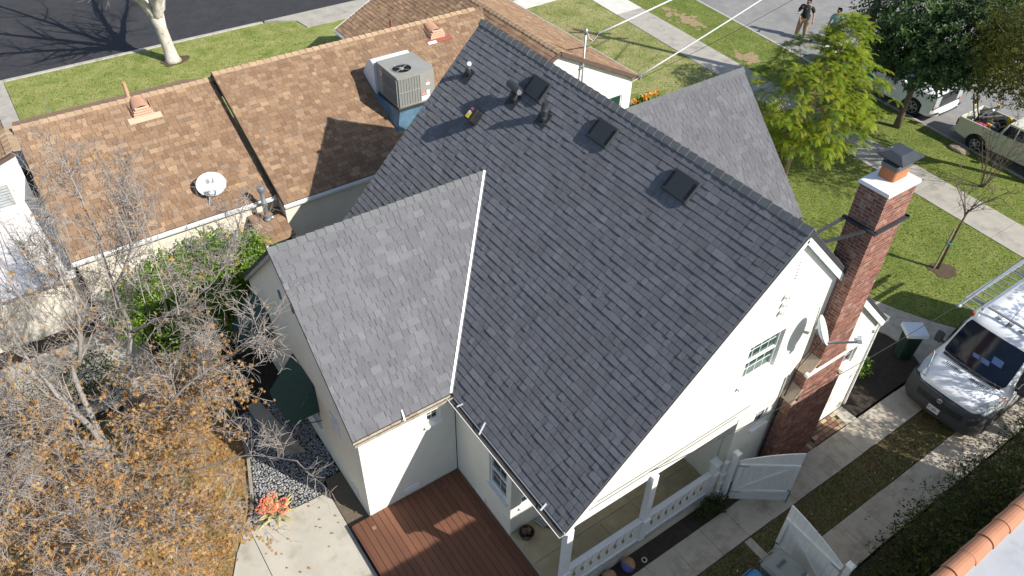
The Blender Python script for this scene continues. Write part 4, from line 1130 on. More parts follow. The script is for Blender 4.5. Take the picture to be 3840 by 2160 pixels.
for (x, y, h, lb) in ((10.29, 5.57, 1.83, 'white capped gate post beside the porch rail end'), (10.22, 2.45, 1.72, 'white capped gate post beside the hedge')):
    t_ = thing('gate_post', (x, y, 0), lb, 'post', 'gate posts')
    b = MB(); b.box((x - .055, y - .055, 0), (x + .055, y + .055, h)); b.build('shaft', 'white_paint', t_, bevel=.006)
    b = MB(); b.loft([[(x + sx * .08, y + sy * .08, h) for sx, sy in ((-1, -1), (1, -1), (1, 1), (-1, 1))], [(x + sx * .08, y + sy * .08, h + .03) for sx, sy in ((-1, -1), (1, -1), (1, 1), (-1, 1))], [(x + sx * .05, y + sy * .05, h + .055) for sx, sy in ((-1, -1), (1, -1), (1, 1), (-1, 1))]]); b.build('cap', 'white_paint', t_)
FN = thing('fence_panel', (10.12, 5.66, 0), 'narrow white slatted panel between porch rail and gate post', 'fence')
for (xx) in (10.11, 10.20):
    b = MB(); b.box((xx - .012, 5.64, .05), (xx + .012, 5.68, 1.55)); b.build('upright', 'white_paint', FN)
for zz in (.35, .7, 1.05, 1.5):
    b = MB(); b.box((10.085, 5.62, zz), (10.225, 5.70, zz + .035)); b.build('crosspiece', 'white_paint', FN)

# ------------------------------------------------------------------ the neighbour's house with tan roof
NH = thing('tan_roof_house', (9, 23, 0), 'single storey house with tan brown shingle roofs behind the white house', 'house')
pB = .44
def slab(p, m='tar_edge', t=.10, par=NH, name='roof'):
    b = MB(); q = [V(v) for v in p]; b.hexa([v - V((0, 0, t)) for v in q] + q); return b.build(name, m, par)
XL, XS = -.42, 5.30                  # left end and step of the long roof
# left part of the long roof
LE, LZ, LR = 19.62, 2.50, 24.0; LRZ = LZ + pB * (LR - LE)
R1 = slab([(XL, LE, LZ), (XS, LE, LZ), (XS, LR, LRZ), (XL, LR, LRZ)])
sB = math.sqrt(1 + pB * pB)
shingles(NH, R1, (XL, LE, LZ), (1, 0, 0), (0, 1, pB), XS - XL, (LR - LE) * sB - .02, lambda a, c: [], 'shingle_tan', seed=31, singles=120)
R1b = slab([(XL, LR + .001, LRZ), (XS, LR + .001, LRZ), (XS, LR + 4.4, LZ), (XL, LR + 4.4, LZ)], 'shingle_tan')
caps(R1, (XL, LR, LRZ), (XS, LR, LRZ), (0, -1, -pB), (0, 1, -pB), 'tan_cap', expo=.243)
# right part, one step higher
RE_, RZ_, RR = 19.02, 2.50, 23.86; RRZ = RZ_ + pB * (RR - RE_)
XA = 15.7
R2 = slab([(XS + .001, RE_, RZ_), (13.2, RE_, RZ_), (XA - .6, RR, RRZ), (XS + .001, RR, RRZ)])
shingles(NH, R2, (XS, RE_, RZ_), (1, 0, 0), (0, 1, pB), XA - XS, (RR - RE_) * sB - .02, lambda a, c: [(1, -.42, 7.9)], 'shingle_tan', seed=32, singles=180)
R2b = slab([(XS + .001, RR + .001, RRZ), (XA - .6, RR + .001, RRZ), (XA - .6, RR + 2.6, RZ_), (XS + .001, RR + 2.6, RZ_)], 'shingle_tan', t=.03)
caps(R2, (XS, RR, RRZ), (XA - .7, RR, RRZ), (0, -1, -pB), (0, 1, -pB), 'tan_cap', expo=.243)
b = MB(); b.beam((XS + .012, RE_, RZ_ + .0), (XS + .012, RR, RRZ + .0), .02, .12); b.build('step_flashing', 'brown_trim', NH)
# cross wing A, ridge along y
AX, AZ, AY0, AY1 = 15.72, 4.50, 19.42, 29.4
AEX, AEZ = 19.62, 2.55; aw_ = AX - (AEX - AX)
sA = (AZ - AEZ) / (AEX - AX); sAq = math.sqrt(1 + sA * sA)
RA1 = slab([(AX + .001, AY0, AZ), (AEX, AY0, AEZ), (AEX, AY1, AEZ), (AX + .001, AY1, AZ)])
shingles(NH, RA1, (AEX, AY0, AEZ), (0, 1, 0), (-1, 0, sA), AY1 - AY0, (AEX - AX) * sAq - .02, lambda a, c: [], 'shingle_tan', seed=33)
RA2 = slab([(aw_, AY0, AEZ), (AX, AY0, AZ), (AX, AY1, AZ), (aw_, AY1, AEZ)])
shingles(NH, RA2, (aw_, AY1, AEZ), (0, -1, 0), (1, 0, sA), AY1 - AY0, (AEX - AX) * sAq - .02, lambda a, c: [], 'shingle_tan', seed=34)
caps(RA1, (AX, AY0, AZ), (AX, AY1, AZ), (1, 0, -sA), (-1, 0, -sA), 'tan_cap', expo=.243)
# walls
b = MB()
wall_holes(b, [(12.0, -.1), (19.38, -.1), (19.38, 2.48), (AX, 4.36), (12.0, 2.48)], [rect(17.9, .75, 18.95, 1.98)], (0, 19.55, 0), (1, 0, 0), (0, 0, 1), .2); b.build('wall', 'stucco', NH)
window(NH, (17.9, 19.55, .75), (1, 0, 0), (0, -1, 0), 1.05, 1.23, 2, 1, 'window_green', depth=.05)
b = MB(); b.box((19.18, 19.76, -.1), (19.38, 29.2, 2.47)); b.build('wall', 'stucco', NH)
b = MB(); b.box((12.0, 24.3, -.1), (12.2, 29.2, 2.47)); b.build('wall', 'stucco', NH)
b = MB(); b.box((XS + .05, 19.12, -.1), (11.99, 19.32, 2.46)); b.build('wall', 'stucco_cream', NH)
b = MB(); b.box((XS + .05, 19.33, -.1), (XS + .25, 20.2, 2.46)); b.build('wall', 'stucco_cream', NH)
b = MB()
wall_holes(b, [(XL + .1, -.1), (XS + .04, -.1), (XS + .04, 2.46), (XL + .1, 2.46)], [rect(2.9, .7, 3.75, 1.75)], (0, 19.74, 0), (1, 0, 0), (0, 0, 1), .2); b.build('wall', 'stucco_cream', NH)
window(NH, (2.9, 19.74, .7), (1, 0, 0), (0, -1, 0), .85, 1.05, 1, 1, 'bin_grey', depth=.04)
b = MB(); b.box((XL + .1, 19.95, -.1), (XL + .3, 28.0, 2.46)); b.build('wall', 'stucco_cream', NH)
b = MB(); wall_holes(b, [(-24.0, 2.47), (-19.95, 2.47), (-24.0, 4.25)], [], (XL + .1, 0, 0), (0, -1, 0), (0, 0, 1), .15); b.build('wall', 'stucco_cream', NH)
# fascia boards and gutters
gutter((XL, LE - .005, LZ - .02), (XS - .01, LE - .005, LZ - .02), (0, -1, 0), 'white_paint', 'trim_grey', w=.13, par=NH)
gutter((XS + .01, RE_ - .005, RZ_ - .02), (11.8, RE_ - .005, RZ_ - .02), (0, -1, 0), 'white_paint', 'trim_grey', w=.12, par=NH)
gutter((AEX + .005, AY0, AEZ - .02), (AEX + .005, AY1, AEZ - .02), (1, 0, 0), 'white_paint', 'trim_grey', w=.09, par=NH)
gutter((aw_ - .005, 24.4, AEZ - .02), (aw_ - .005, AY1, AEZ - .02), (-1, 0, 0), 'white_paint', 'trim_grey', w=.12, par=NH)
for (p, q) in (((AX, AY0 - .01, AZ - .06), (AEX, AY0 - .01, AEZ - .06)), ((aw_, AY0 - .01, AEZ - .06), (AX, AY0 - .01, AZ - .06))):
    b = MB(); b.beam(p, q, .05, .14); b.build('rake_board', 'brown_trim', NH)
for (p, q) in (((AX, AY1 + .01, AZ - .06), (AEX, AY1 + .01, AEZ - .06)), ((aw_, AY1 + .01, AEZ - .06), (AX, AY1 + .01, AZ - .06))):
    b = MB(); b.beam(p, q, .05, .14); b.build('rake_board', 'white_paint', NH)
b = MB(); wall_holes(b, [(-19.38, -.1), (-12.0, -.1), (-12.0, 2.48), (-AX, 4.36), (-19.38, 2.48)], [], (0, 29.25, 0), (-1, 0, 0), (0, 0, 1), .2); b.build('wall', 'stucco', NH)
# left wing C with white gable wall and white shingled lean-to roof in front
CX, CZ = -.62, 4.32
RC = slab([(-6.2, 22.85, 2.45), (CX, 22.85, CZ), (CX, 29.0, CZ), (-6.2, 29.0, 2.45)])
sC = (CZ - 2.45) / (CX + 6.2)
shingles(NH, RC, (-6.2, 29.0, 2.45), (0, -1, 0), (1, 0, sC), 6.15, (CX + 6.2) * math.sqrt(1 + sC * sC) - .02, lambda a, c: [], 'shingle_tan', seed=36)
caps(RC, (CX, 22.85, CZ), (CX, 24.2, CZ), (-1, 0, -sC), (1, 0, -.3), 'tan_cap', expo=.25, w=.2)
b = MB(); wall_holes(b, [(-6.1, 0), (CX, 0), (CX, CZ - .12), (-6.1, 2.35)], [], (0, 22.92, 0), (1, 0, 0), (0, 0, 1), .2); b.build('wall', 'stucco', NH)
b = MB(); b.beam((-6.2, 22.86, 2.35), (CX, 22.86, CZ - .1), .03, .10); b.build('rake_board', 'brown_trim', NH)
louvre(NH, (-1.75, 22.90, 2.75), (1, 0, 0), (0, -1, 0), .62, .62, 7, m='trim_grey', back='ac_base')
b = MB(); b.box((XL - .9, 27.2, 2.40), (XL - .76, 29.2, 2.52)); b.build('fascia', 'white_paint', NH)
WRf = slab([(-6.2, 19.35, 2.02), (XL - .02, 19.95, 2.12), (XL - .02, 22.9, 2.72), (-6.2, 22.9, 2.72)], 'shingle_white')
sw_ = .2; r = random.Random(40); wb_ = MB()
shingles(NH, WRf, (-6.2, 19.55, 2.06), (1, 0, 0), (0, 1, .2), 5.76, 3.35, lambda a, c: [], 'shingle_white', seed=41, thick=.008, stuff_name='white_shingles')
b = MB(); b.beam((-6.2, 19.33, 1.96), (XL - .02, 19.93, 2.06), .04, .12); b.build('fascia', 'white_paint', NH)
b = MB(); b.box((-6.1, 20.3, -.1), (XL - .05, 20.5, 1.98)); b.build('wall', 'stucco_cream', NH)

# ------------------------------------------------------------------ things on the tan roof
def onB(x, y): return V((x, y, LZ + pB * (y - LE))) if x < XS else V((x, y, RZ_ + pB * (y - RE_)))
dB = V((0, 1, pB)).normalized(); nB = V((0, -pB, 1)).normalized(); eX = V((1, 0, 0))
def dormer_vent(x, y, label, rust):
    c = onB(x, y); t_ = thing('dormer_vent', c, label, 'roof vent', 'curved dormer vents on the tan roof')
    w = .30; hgt = .34; dep = .80
    b = MB(); rings = []
    def arch(yy, ww, hh, base):
        return [V((x + ww * math.cos(a), yy, base + hh * math.sin(a) ** .75)) for a in [PI * i / 12 for i in range(13)]]
    z0 = c.z
    front = arch(y - .05, w, hgt, z0 - .03); back = [V((p.x * .6 + x * .4, y + .62, min(p.z, z0 + .30) if False else z0 + .62 * pB + (p.z - z0 + .03) * .12)) for p in front]
    b.loft([front, back], cap=False, close=False); b.build('hood', 'tan_vent', t_, smooth=True)
    b = MB(); b.face(front); b.build('vent_back', 'dark_void', t_)
    for i in range(4):
        zz = z0 + .02 + i * .075; ww = w * math.sqrt(max(.05, 1 - ((zz - z0) / hgt) ** 2)) * .97
        s_ = MB(); s_.obox((x, y - .065, zz), (ww, 0, 0), (0, .035, .012), (0, -.002, .018)); s_.build('louvre', 'tan_pale', t_)
    for sx in (-1, 1):
        s_ = MB(); s_.prism([(x + sx * (w + .005), y - .05, z0 - .03), (x + sx * (w + .005), y + .62, z0 + .62 * pB), (x + sx * (w * .9), y - .05, z0 + .14)], (sx * .01, 0, 0)); s_.build('cheek', 'tan_vent', t_)
    s_ = MB(); s_.obox(c - dB * .16 + nB * .02, eX * .48, dB * .11, nB * .006); s_.build('flashing', 'rust_red' if rust else 'tan_pale', t_)
    if rust:
        s_ = MB(); s_.obox(c - dB * .22 + nB * .029 - eX * .3, eX * .17, dB * .06, nB * .003); s_.build('flashing_patch', 'flash_white', t_)
dormer_vent(2.96, 23.35, 'tan arched louvred vent on the left part of the tan roof', False)
dormer_vent(13.02, 23.1, 'tan arched louvred vent with rust-red flashing near the rooftop cooling unit', True)
def stub(loc, h, label, m='tan_vent', rr=.055, hood=False):
    t_ = thing('pipe_vent', loc, label, 'roof vent'); c = V(loc)
    b = MB(); b.lathe(c, [(rr * 1.6, -.06), (rr * 1.25, .03), (rr, .06), (rr, h)], 12); b.build('pipe', m, t_, auto=40)
    b = MB(); b.disc(c + V((0, 0, h - .004)), (rr * .8, 0, 0), (0, rr * .8, 0), 12); b.build('pipe_bore', 'dark_void', t_)
    if hood:
        b = MB(); b.lathe(c, [(rr * 3.2, -.10), (rr * 2.5, -.02)], 14); b.build('flashing', m, t_)
stub((2.83, 24.35, 4.18), .62, 'thin tan plumbing pipe standing behind the left arched vent')
stub((12.6, 25.8, 3.50), .55, 'rusty stub pipe on the far brown slope', 'rust_red')
stub((14.75, 20.9, 4.0), .48, 'tan plumbing pipe with conical flashing beside the dark ridge', 'tan_vent', .06, True)

# cooling unit
AC_ = thing('cooling_unit', (10.53, 20.85, 3.4), 'grey packaged air conditioner with round fan on the tan roof', 'air conditioner')
ax0, ax1, ay0, ay1, az0, az1 = 9.87, 11.20, 20.14, 21.54, 3.74, 4.80
b = MB(); b.box((ax0 + .012, ay0 + .012, az0), (ax1 - .012, ay1 - .012, az1 - .03)); b.build('casing', 'ac_grey', AC_)
# top panel with round opening
b = MB(); fcx, fcy, fr = 10.32, 20.66, .31
wall_holes(b, rect(ax0, ay0, ax1, ay1), [[(fcx + fr * math.cos(2 * PI * i / 28), fcy + fr * math.sin(2 * PI * i / 28)) for i in range(28)][::-1]], (0, 0, az1), (1, 0, 0), (0, 1, 0), .028); b.build('top_panel', 'ac_grey', AC_)
fan = MB(); fan.lathe((fcx, fcy, az1), [(fr, .015), (fr + .02, .015), (fr + .02, -.01), (fr, -.01), (fr, .015)], 28, cap=False); fo = fan.build('fan', 'ac_grey', AC_)
b = MB(); b.disc((fcx, fcy, az1 - .024), (fr, 0, 0), (0, fr, 0), 28); b.build('fan_well', 'dark_void', fo)
b = MB(); b.lathe((fcx, fcy, az1 - .02), [(.075, 0), (.075, .035), (.06, .045)], 16); b.build('hub', 'ac_grey', fo)
for k in range(4):
    a = rad(30 + 90 * k); s_ = MB(); s_.beam((fcx + .07 * math.cos(a), fcy + .07 * math.sin(a), az1 + .005), (fcx + fr * math.cos(a), fcy + fr * math.sin(a), az1 + .005), .014, .012); s_.build('spoke', 'ac_grey', fo)
for k in range(3):
    a = rad(75 + 120 * k); s_ = MB(); s_.prism([(fcx + .06 * math.cos(a), fcy + .06 * math.sin(a), az1 - .018), (fcx + .28 * math.cos(a - .25), fcy + .28 * math.sin(a - .25), az1 - .008), (fcx + .28 * math.cos(a + .3), fcy + .28 * math.sin(a + .3), az1 - .021)], (0, 0, .003)); s_.build('blade', 'cap_metal', fo)
# finned coil panels: south (part) and west
def fins(u0, u1, z0, z1, face, n_):
    p = MB(); bars = MB()
    def P(u, z, d):
        return (u, ay0 - d, z) if face == 's' else (ax0 - d, u, z)
    bk = MB(); q0 = P(u0, z0, -.004); q1 = P(u1, z1, .006); bk.box(tuple(min(a, c) for a, c in zip(q0, q1)), tuple(max(a, c) for a, c in zip(q0, q1))); co = bk.build('coil', 'ac_fin', AC_)
    for i in range(n_ + 1):
        u = u0 + (u1 - u0) * i / n_
        g_ = MB(); q0 = P(u - .008, z0, .0); q1 = P(u + .008, z1, .022); g_.box(tuple(min(a, c) for a, c in zip(q0, q1)), tuple(max(a, c) for a, c in zip(q0, q1))); g_.build('grille_bar', 'ac_grey', co)
    for zz in (z0, (z0 + z1) / 2, z1):
        g_ = MB(); q0 = P(u0, zz - .012, .0); q1 = P(u1, zz + .012, .025); g_.box(tuple(min(a, c) for a, c in zip(q0, q1)), tuple(max(a, c) for a, c in zip(q0, q1))); g_.build('grille_rail', 'ac_grey', co)
fins(ax0 + .04, ax0 + .80, az0 + .06, az1 - .07, 's', 8)
fins(ay0 + .04, ay0 + 1.0, az0 + .06, az1 - .12, 'w', 14)
for (x0, x1, z0, z1, m_) in ((10.88, 11.04, 4.42, 4.49, 'sticker_red'), (10.88, 11.02, 4.30, 4.38, 'sticker_white'), (10.70, 10.86, 3.98, 4.14, 'sticker_red'), (10.89, 11.0, 3.98, 4.12, 'sticker_white'), (10.70, 11.02, 3.80, 3.95, 'sticker_white')):
    b = MB(); b.box((x0, ay0 + .004, z0), (x1, ay0 + .010, z1)); b.build('sticker', m_, AC_)
for (y0, y1, z0, z1, m_) in ((21.25, 21.38, 4.42, 4.68, 'sticker_red'), (21.2, 21.25, 4.45, 4.6, 'sticker_white')):
    b = MB(); b.box((ax0 + .004, y0, z0), (ax0 + .010, y1, z1)); b.build('sticker', m_, AC_)
b = MB(); b.box((ax1 + .002, 20.5, 4.35), (ax1 + .13, 20.75, 4.75)); b.build('disconnect_box', 'ac_grey', AC_, bevel=.01)
b = MB(); b.tube([(ax1 + .07, 20.55, 4.35), (ax1 + .10, 20.45, 4.0), (ax1 + .08, 20.5, 3.6), (ax1 + .1, 20.6, 3.35)], .015, 6); b.build('conduit', 'cable_white', AC_)
b = MB(); b.tube([(ax1 + .04, 20.25, 3.95), (ax1 + .09, 20.22, 3.8), (ax1 + .08, 20.3, 3.5)], .014, 6); b.build('gas_line', 'sticker_yellow', AC_)
# kerb platform under it: level frame, sides down to the slope
zb = lambda y: RZ_ + pB * (y - RE_) + .02
b = MB(); b.hexa([(9.74, 20.10, zb(20.10) - .05), (11.3, 20.10, zb(20.10) - .05), (11.3, 21.7, zb(21.7) - .05), (9.74, 21.7, zb(21.7) - .05), (9.90, 20.17, 3.66), (11.18, 20.17, 3.66), (11.18, 21.5, 3.66), (9.90, 21.5, 3.66)]); b.build('plenum', 'ac_base', AC_)
b = MB(); b.box((9.85, 20.11, 3.66), (11.22, 21.56, 3.735)); b.build('base_rail', 'cap_metal', AC_)
# white supply duct on the far side
b = MB(); b.loft([[(9.80, 21.60, zb(21.6)), (11.15, 21.60, zb(21.6)), (11.15, 21.60, 4.70), (9.80, 21.60, 4.70)], [(9.80, 21.75, zb(21.75)), (11.15, 21.75, zb(21.75)), (11.15, 21.78, 4.78), (9.80, 21.78, 4.78)], [(9.80, 22.15, zb(22.15)), (11.15, 22.15, zb(22.15)), (11.15, 22.05, 4.66), (9.80, 22.05, 4.66)], [(9.82, 22.5, zb(22.5)), (11.13, 22.5, zb(22.5)), (11.13, 22.45, zb(22.45) + .1), (9.82, 22.45, zb(22.45) + .1)]]); b.build('duct', 'duct_white', AC_)

dish((3.72, 20.25, 3.12), (-.05, -.62, .72), .42, .36, tuple(onB(3.45, 19.95)), 'round white satellite dish with dark logo at the tan roof eave', logo=True, arm=.42)
# tall galvanised flue at the corner and the little closet with green door below it
t_ = thing('galvanised_flue', (4.83, 19.30, 1.95), 'tall galvanised flue pipe with round cap rising past the gutter', 'flue')
b = MB(); b.lathe((4.83, 19.30, 1.95), [(.10, 0), (.10, .06), (.072, .08), (.072, .6), (.08, .61), (.08, .66), (.072, .67), (.072, 1.05)], 16); b.build('pipe', 'galv', t_, auto=40)
b = MB(); b.lathe((4.83, 19.30, 2.98), [(.095, 0), (.11, .02), (.11, .16), (.10, .18), (.0, .19)], 16); b.build('cap', 'galv', t_, auto=40)
b = MB(); b.lathe((4.97, 19.33, 1.97), [(.085, 0), (.08, .05), (.04, .08)], 12); b.build('elbow', 'galv', t_, smooth=True)
SHD = thing('meter_closet', (4.75, 18.9, -.1), 'lean-to closet with tan shingled top and green louvred door', 'closet')
b = MB(); b.box((4.42, 18.55, -.1), (5.28, 19.70, 1.72)); b.build('wall', 'stucco_cream', SHD)
b = MB(); b.prism([(4.36, 18.48, 1.76), (5.32, 18.48, 1.76), (5.32, 19.72, 2.02), (4.36, 19.72, 2.02)], (0, 0, -.06)); b.build('roof', 'shingle_tan', SHD)
sd_ = V((0, 1, .21)).normalized()
for j in range(6):
    for i in range(4):
        s_ = MB(); p_ = V((4.37 + i * .237, 18.49 + j * .2, 1.765 + j * .042)); s_.obox(p_ + V((.117, .1, .03)), (.114, 0, 0), (0, .1, .021), (0, -.002, .006)); s_.build('roof_shingle', 'shingle_tan', SHD)
b = MB(); b.box((4.5, 18.52, 0), (5.2, 18.546, 1.66)); dr = b.build('door', 'bin_green', SHD)
for i in range(7):
    s_ = MB(); s_.obox((4.85, 18.505, .95 + i * .09), (.26, 0, 0), (0, .012, .01), (0, 0, .028)); s_.build('door_slat', 'ac_base', dr)

# ------------------------------------------------------------------ service mast and meter head on the neighbour's gable
t_ = thing('service_mast', (16.78, 19.45, 1.2), 'galvanised electricity mast with weatherhead fixed to the white gable', 'service mast')
b = MB(); b.tube([(16.78, 19.44, 1.0), (16.78, 19.44, 4.9)], .035, 10); b.build('pipe', 'galv', t_, smooth=True)
b = MB(); b.lathe((16.78, 19.44, 4.86), [(.05, 0), (.075, .04), (.08, .12), (.05, .2), (0, .22)], 14); b.build('weatherhead', 'galv', t_, smooth=True)
for (zz) in (2.6, 3.6):
    b = MB(); b.box((16.70, 19.45, zz), (16.86, 19.545, zz + .035)); b.build('clamp', 'galv', t_)
for k in range(4):
    r = random.Random(k); b = MB(); x_ = 16.86
    b.tube([(16.83, 19.42, 4.92), (16.90 + .05 * k, 19.36, 4.72 - .1 * k), (17.02 + .05 * k, 19.30, 4.62 + .04 * k), (17.14, 19.22, 4.86 + .05 * (k % 2))], .012, 6); b.build('drip_loop', 'cable_black' if k % 2 else 'cable_white', t_)
t_ = thing('electric_conduit', (17.28, 19.45, 1.6), 'small grey conduit head on the white gable below the electricity mast', 'conduit head')
b = MB(); b.tube([(17.28, 19.47, .8), (17.28, 19.47, 2.32)], .035, 8); b.build('pipe', 'galv', t_, smooth=True)
b = MB(); b.lathe((17.28, 19.45, 2.3), [(.045, 0), (.075, .05), (.08, .13), (.05, .2), (0, .22)], 14); b.build('head', 'galv', t_, smooth=True)
b = MB(); b.tube([(17.3, 19.40, 2.35), (17.4, 19.36, 2.1), (17.6, 19.36, 2.12)], .016, 6); b.build('lead', 'cable_black', t_)

# ------------------------------------------------------------------ red tile parapet, lower right
TP = thing('tile_roof_building', (8, -2, 0), 'grey flat roofed building edged with terracotta ridge tiles at lower right', 'building')
b = MB(); b.box((-2.0, -9, -.3), (16.65, .86, 6.32)); b.build('wall', 'stucco', TP)
b = MB(); b.box((-1.9, -8.9, 6.30), (16.55, .72, 6.36)); b.build('flat_roof', 'grey_roof', TP)
for x in (7.95, 9.75, 11.5):
    b = MB(); b.prism([(x, .70, 6.362), (x + .09, .70, 6.362), (x + .02 + .09, .0, 6.362), (x + .02, .0, 6.362)], (0, 0, .006)); b.build('sealant', 'crown_white', TP)
b = MB(); rg = []
for (xx, rr) in ((0, .135), (.44, .12)):
    rg.append([(xx, rr * math.cos(a), rr * math.sin(a)) for a in [PI * i / 10 for i in range(11)]])
rg2 = [[(p[0], p[1] * .86, p[2] * .86) for p in q] for q in rg]
b.loft(rg, cap=False, close=False); b.loft([q[::-1] for q in rg2], cap=False, close=False)
b.loft([rg[0], rg2[0]], cap=False, close=False)
me = b.mesh('ridge_tile', 'clay_tile', smooth=False)
x = -1.0
while x < 16.4:
    place('ridge_tile', me, (x, .83, 6.44 + .006 * math.sin(x * 9)), TP); x += .42
b = MB(); b.box((-1.9, .72, 6.30), (16.55, .93, 6.46)); b.build('mortar_bed', 'mortar', TP)

# ------------------------------------------------------------------ vegetation
def rv(r, s=1.0): return V((r.gauss(0, s), r.gauss(0, s), r.gauss(0, s)))
def leaf(b, p, d, n, l, w, var, fold=.25):
    """pointed leaf of two folded halves: base p, direction d, normal n"""
    d = d.normalized(); s = d.cross(n)
    if s.length < 1e-4: s = d.orthogonal()
    s.normalize(); n = s.cross(d)
    k = len(b.v); m_ = p + d * l * .5 - n * (l * .04)
    b.v.extend([tuple(p), tuple(m_ + s * w + n * w * fold), tuple(p + d * l - n * l * .08), tuple(m_ - s * w + n * w * fold)])
    b.f.append((k, k + 1, k + 2)); b.f.append((k, k + 2, k + 3)); b.var += [var, var]; b.fm += [0, 0]

def grow(path, r, n_sec, sec_len, n_ter, ter_len, n_twig, twig_len, thick, mb_limb, mb_twig, tips, up=.35, spread=.9, start=.25, sides=7):
    P = [V(p) for p in path]; N = len(P)
    # smooth path
    S = []
    for i in range(N - 1):
        p0 = P[max(i - 1, 0)]; p1 = P[i]; p2 = P[i + 1]; p3 = P[min(i + 2, N - 1)]
        for k in range(5):
            t = k / 5; a = .5 * ((2 * p1) + (p2 - p0) * t + (2 * p0 - 5 * p1 + 4 * p2 - p3) * t * t + (3 * p1 - p0 - 3 * p2 + p3) * t ** 3)
            S.append(a + rv(r, thick * .12))
    S.append(P[-1])
    M_ = len(S); rad_ = [max(.006, thick * (1 - .86 * i / (M_ - 1))) for i in range(M_)]
    mb_limb.tube(S, rad_, sides)
    def sub(p, d, ln, rr, level):
        seg = 4 if level < 2 else 3
        pts = [p]; dd = d.normalized()
        for i in range(seg):
            dd = (dd + rv(r, .16) + V((0, 0, up * .12))).normalized(); pts.append(pts[-1] + dd * ln / seg)
        mb_twig.tube(pts, [rr * (1 - .75 * i / seg) for i in range(seg + 1)], 4 if level == 0 else 3, cap=False)
        return pts, dd
    for q in range(n_sec):
        f = start + (1 - start) * (q + r.random()) / n_sec; i = min(M_ - 2, int(f * (M_ - 1))); base = S[i].lerp(S[i + 1], r.random())
        ax = (S[i + 1] - S[i]).normalized()
        sd = rv(r); sd = (sd - ax * sd.dot(ax)).normalized()
        d = (ax * .55 + sd * spread + V((0, 0, up))).normalized()
        l0 = sec_len * r.uniform(.55, 1.25) * (1.1 - .4 * f)
        pts, dd = sub(base, d, l0, max(.007, rad_[i] * .42), 0)
        for q2 in range(n_ter):
            f2 = .15 + .85 * (q2 + r.random()) / n_ter; j = min(len(pts) - 2, int(f2 * (len(pts) - 1))); b2 = pts[j].lerp(pts[j + 1], r.random()); a2 = (pts[j + 1] - pts[j]).normalized()
            s2 = rv(r); s2 = (s2 - a2 * s2.dot(a2)).normalized()
            p2, d2 = sub(b2, (a2 * .7 + s2 * .75 + V((0, 0, up * .5))), ter_len * r.uniform(.4, 1.3), .0074, 1)
            tips.append((p2[-1], d2))
            for q3 in range(n_twig):
                j3 = r.randrange(len(p2) - 1); b3 = p2[j3].lerp(p2[j3 + 1], r.random()); s3 = rv(r)
                d3 = ((p2[j3 + 1] - p2[j3]).normalized() * .7 + s3.normalized() * .8).normalized()
                e3 = b3 + d3 * twig_len * r.uniform(.4, 1.2)
                mb_twig.tube([b3, b3.lerp(e3, .5) + rv(r, .01), e3], [.0052, .0044, .0028], 3, cap=False)
                tips.append((e3, d3))

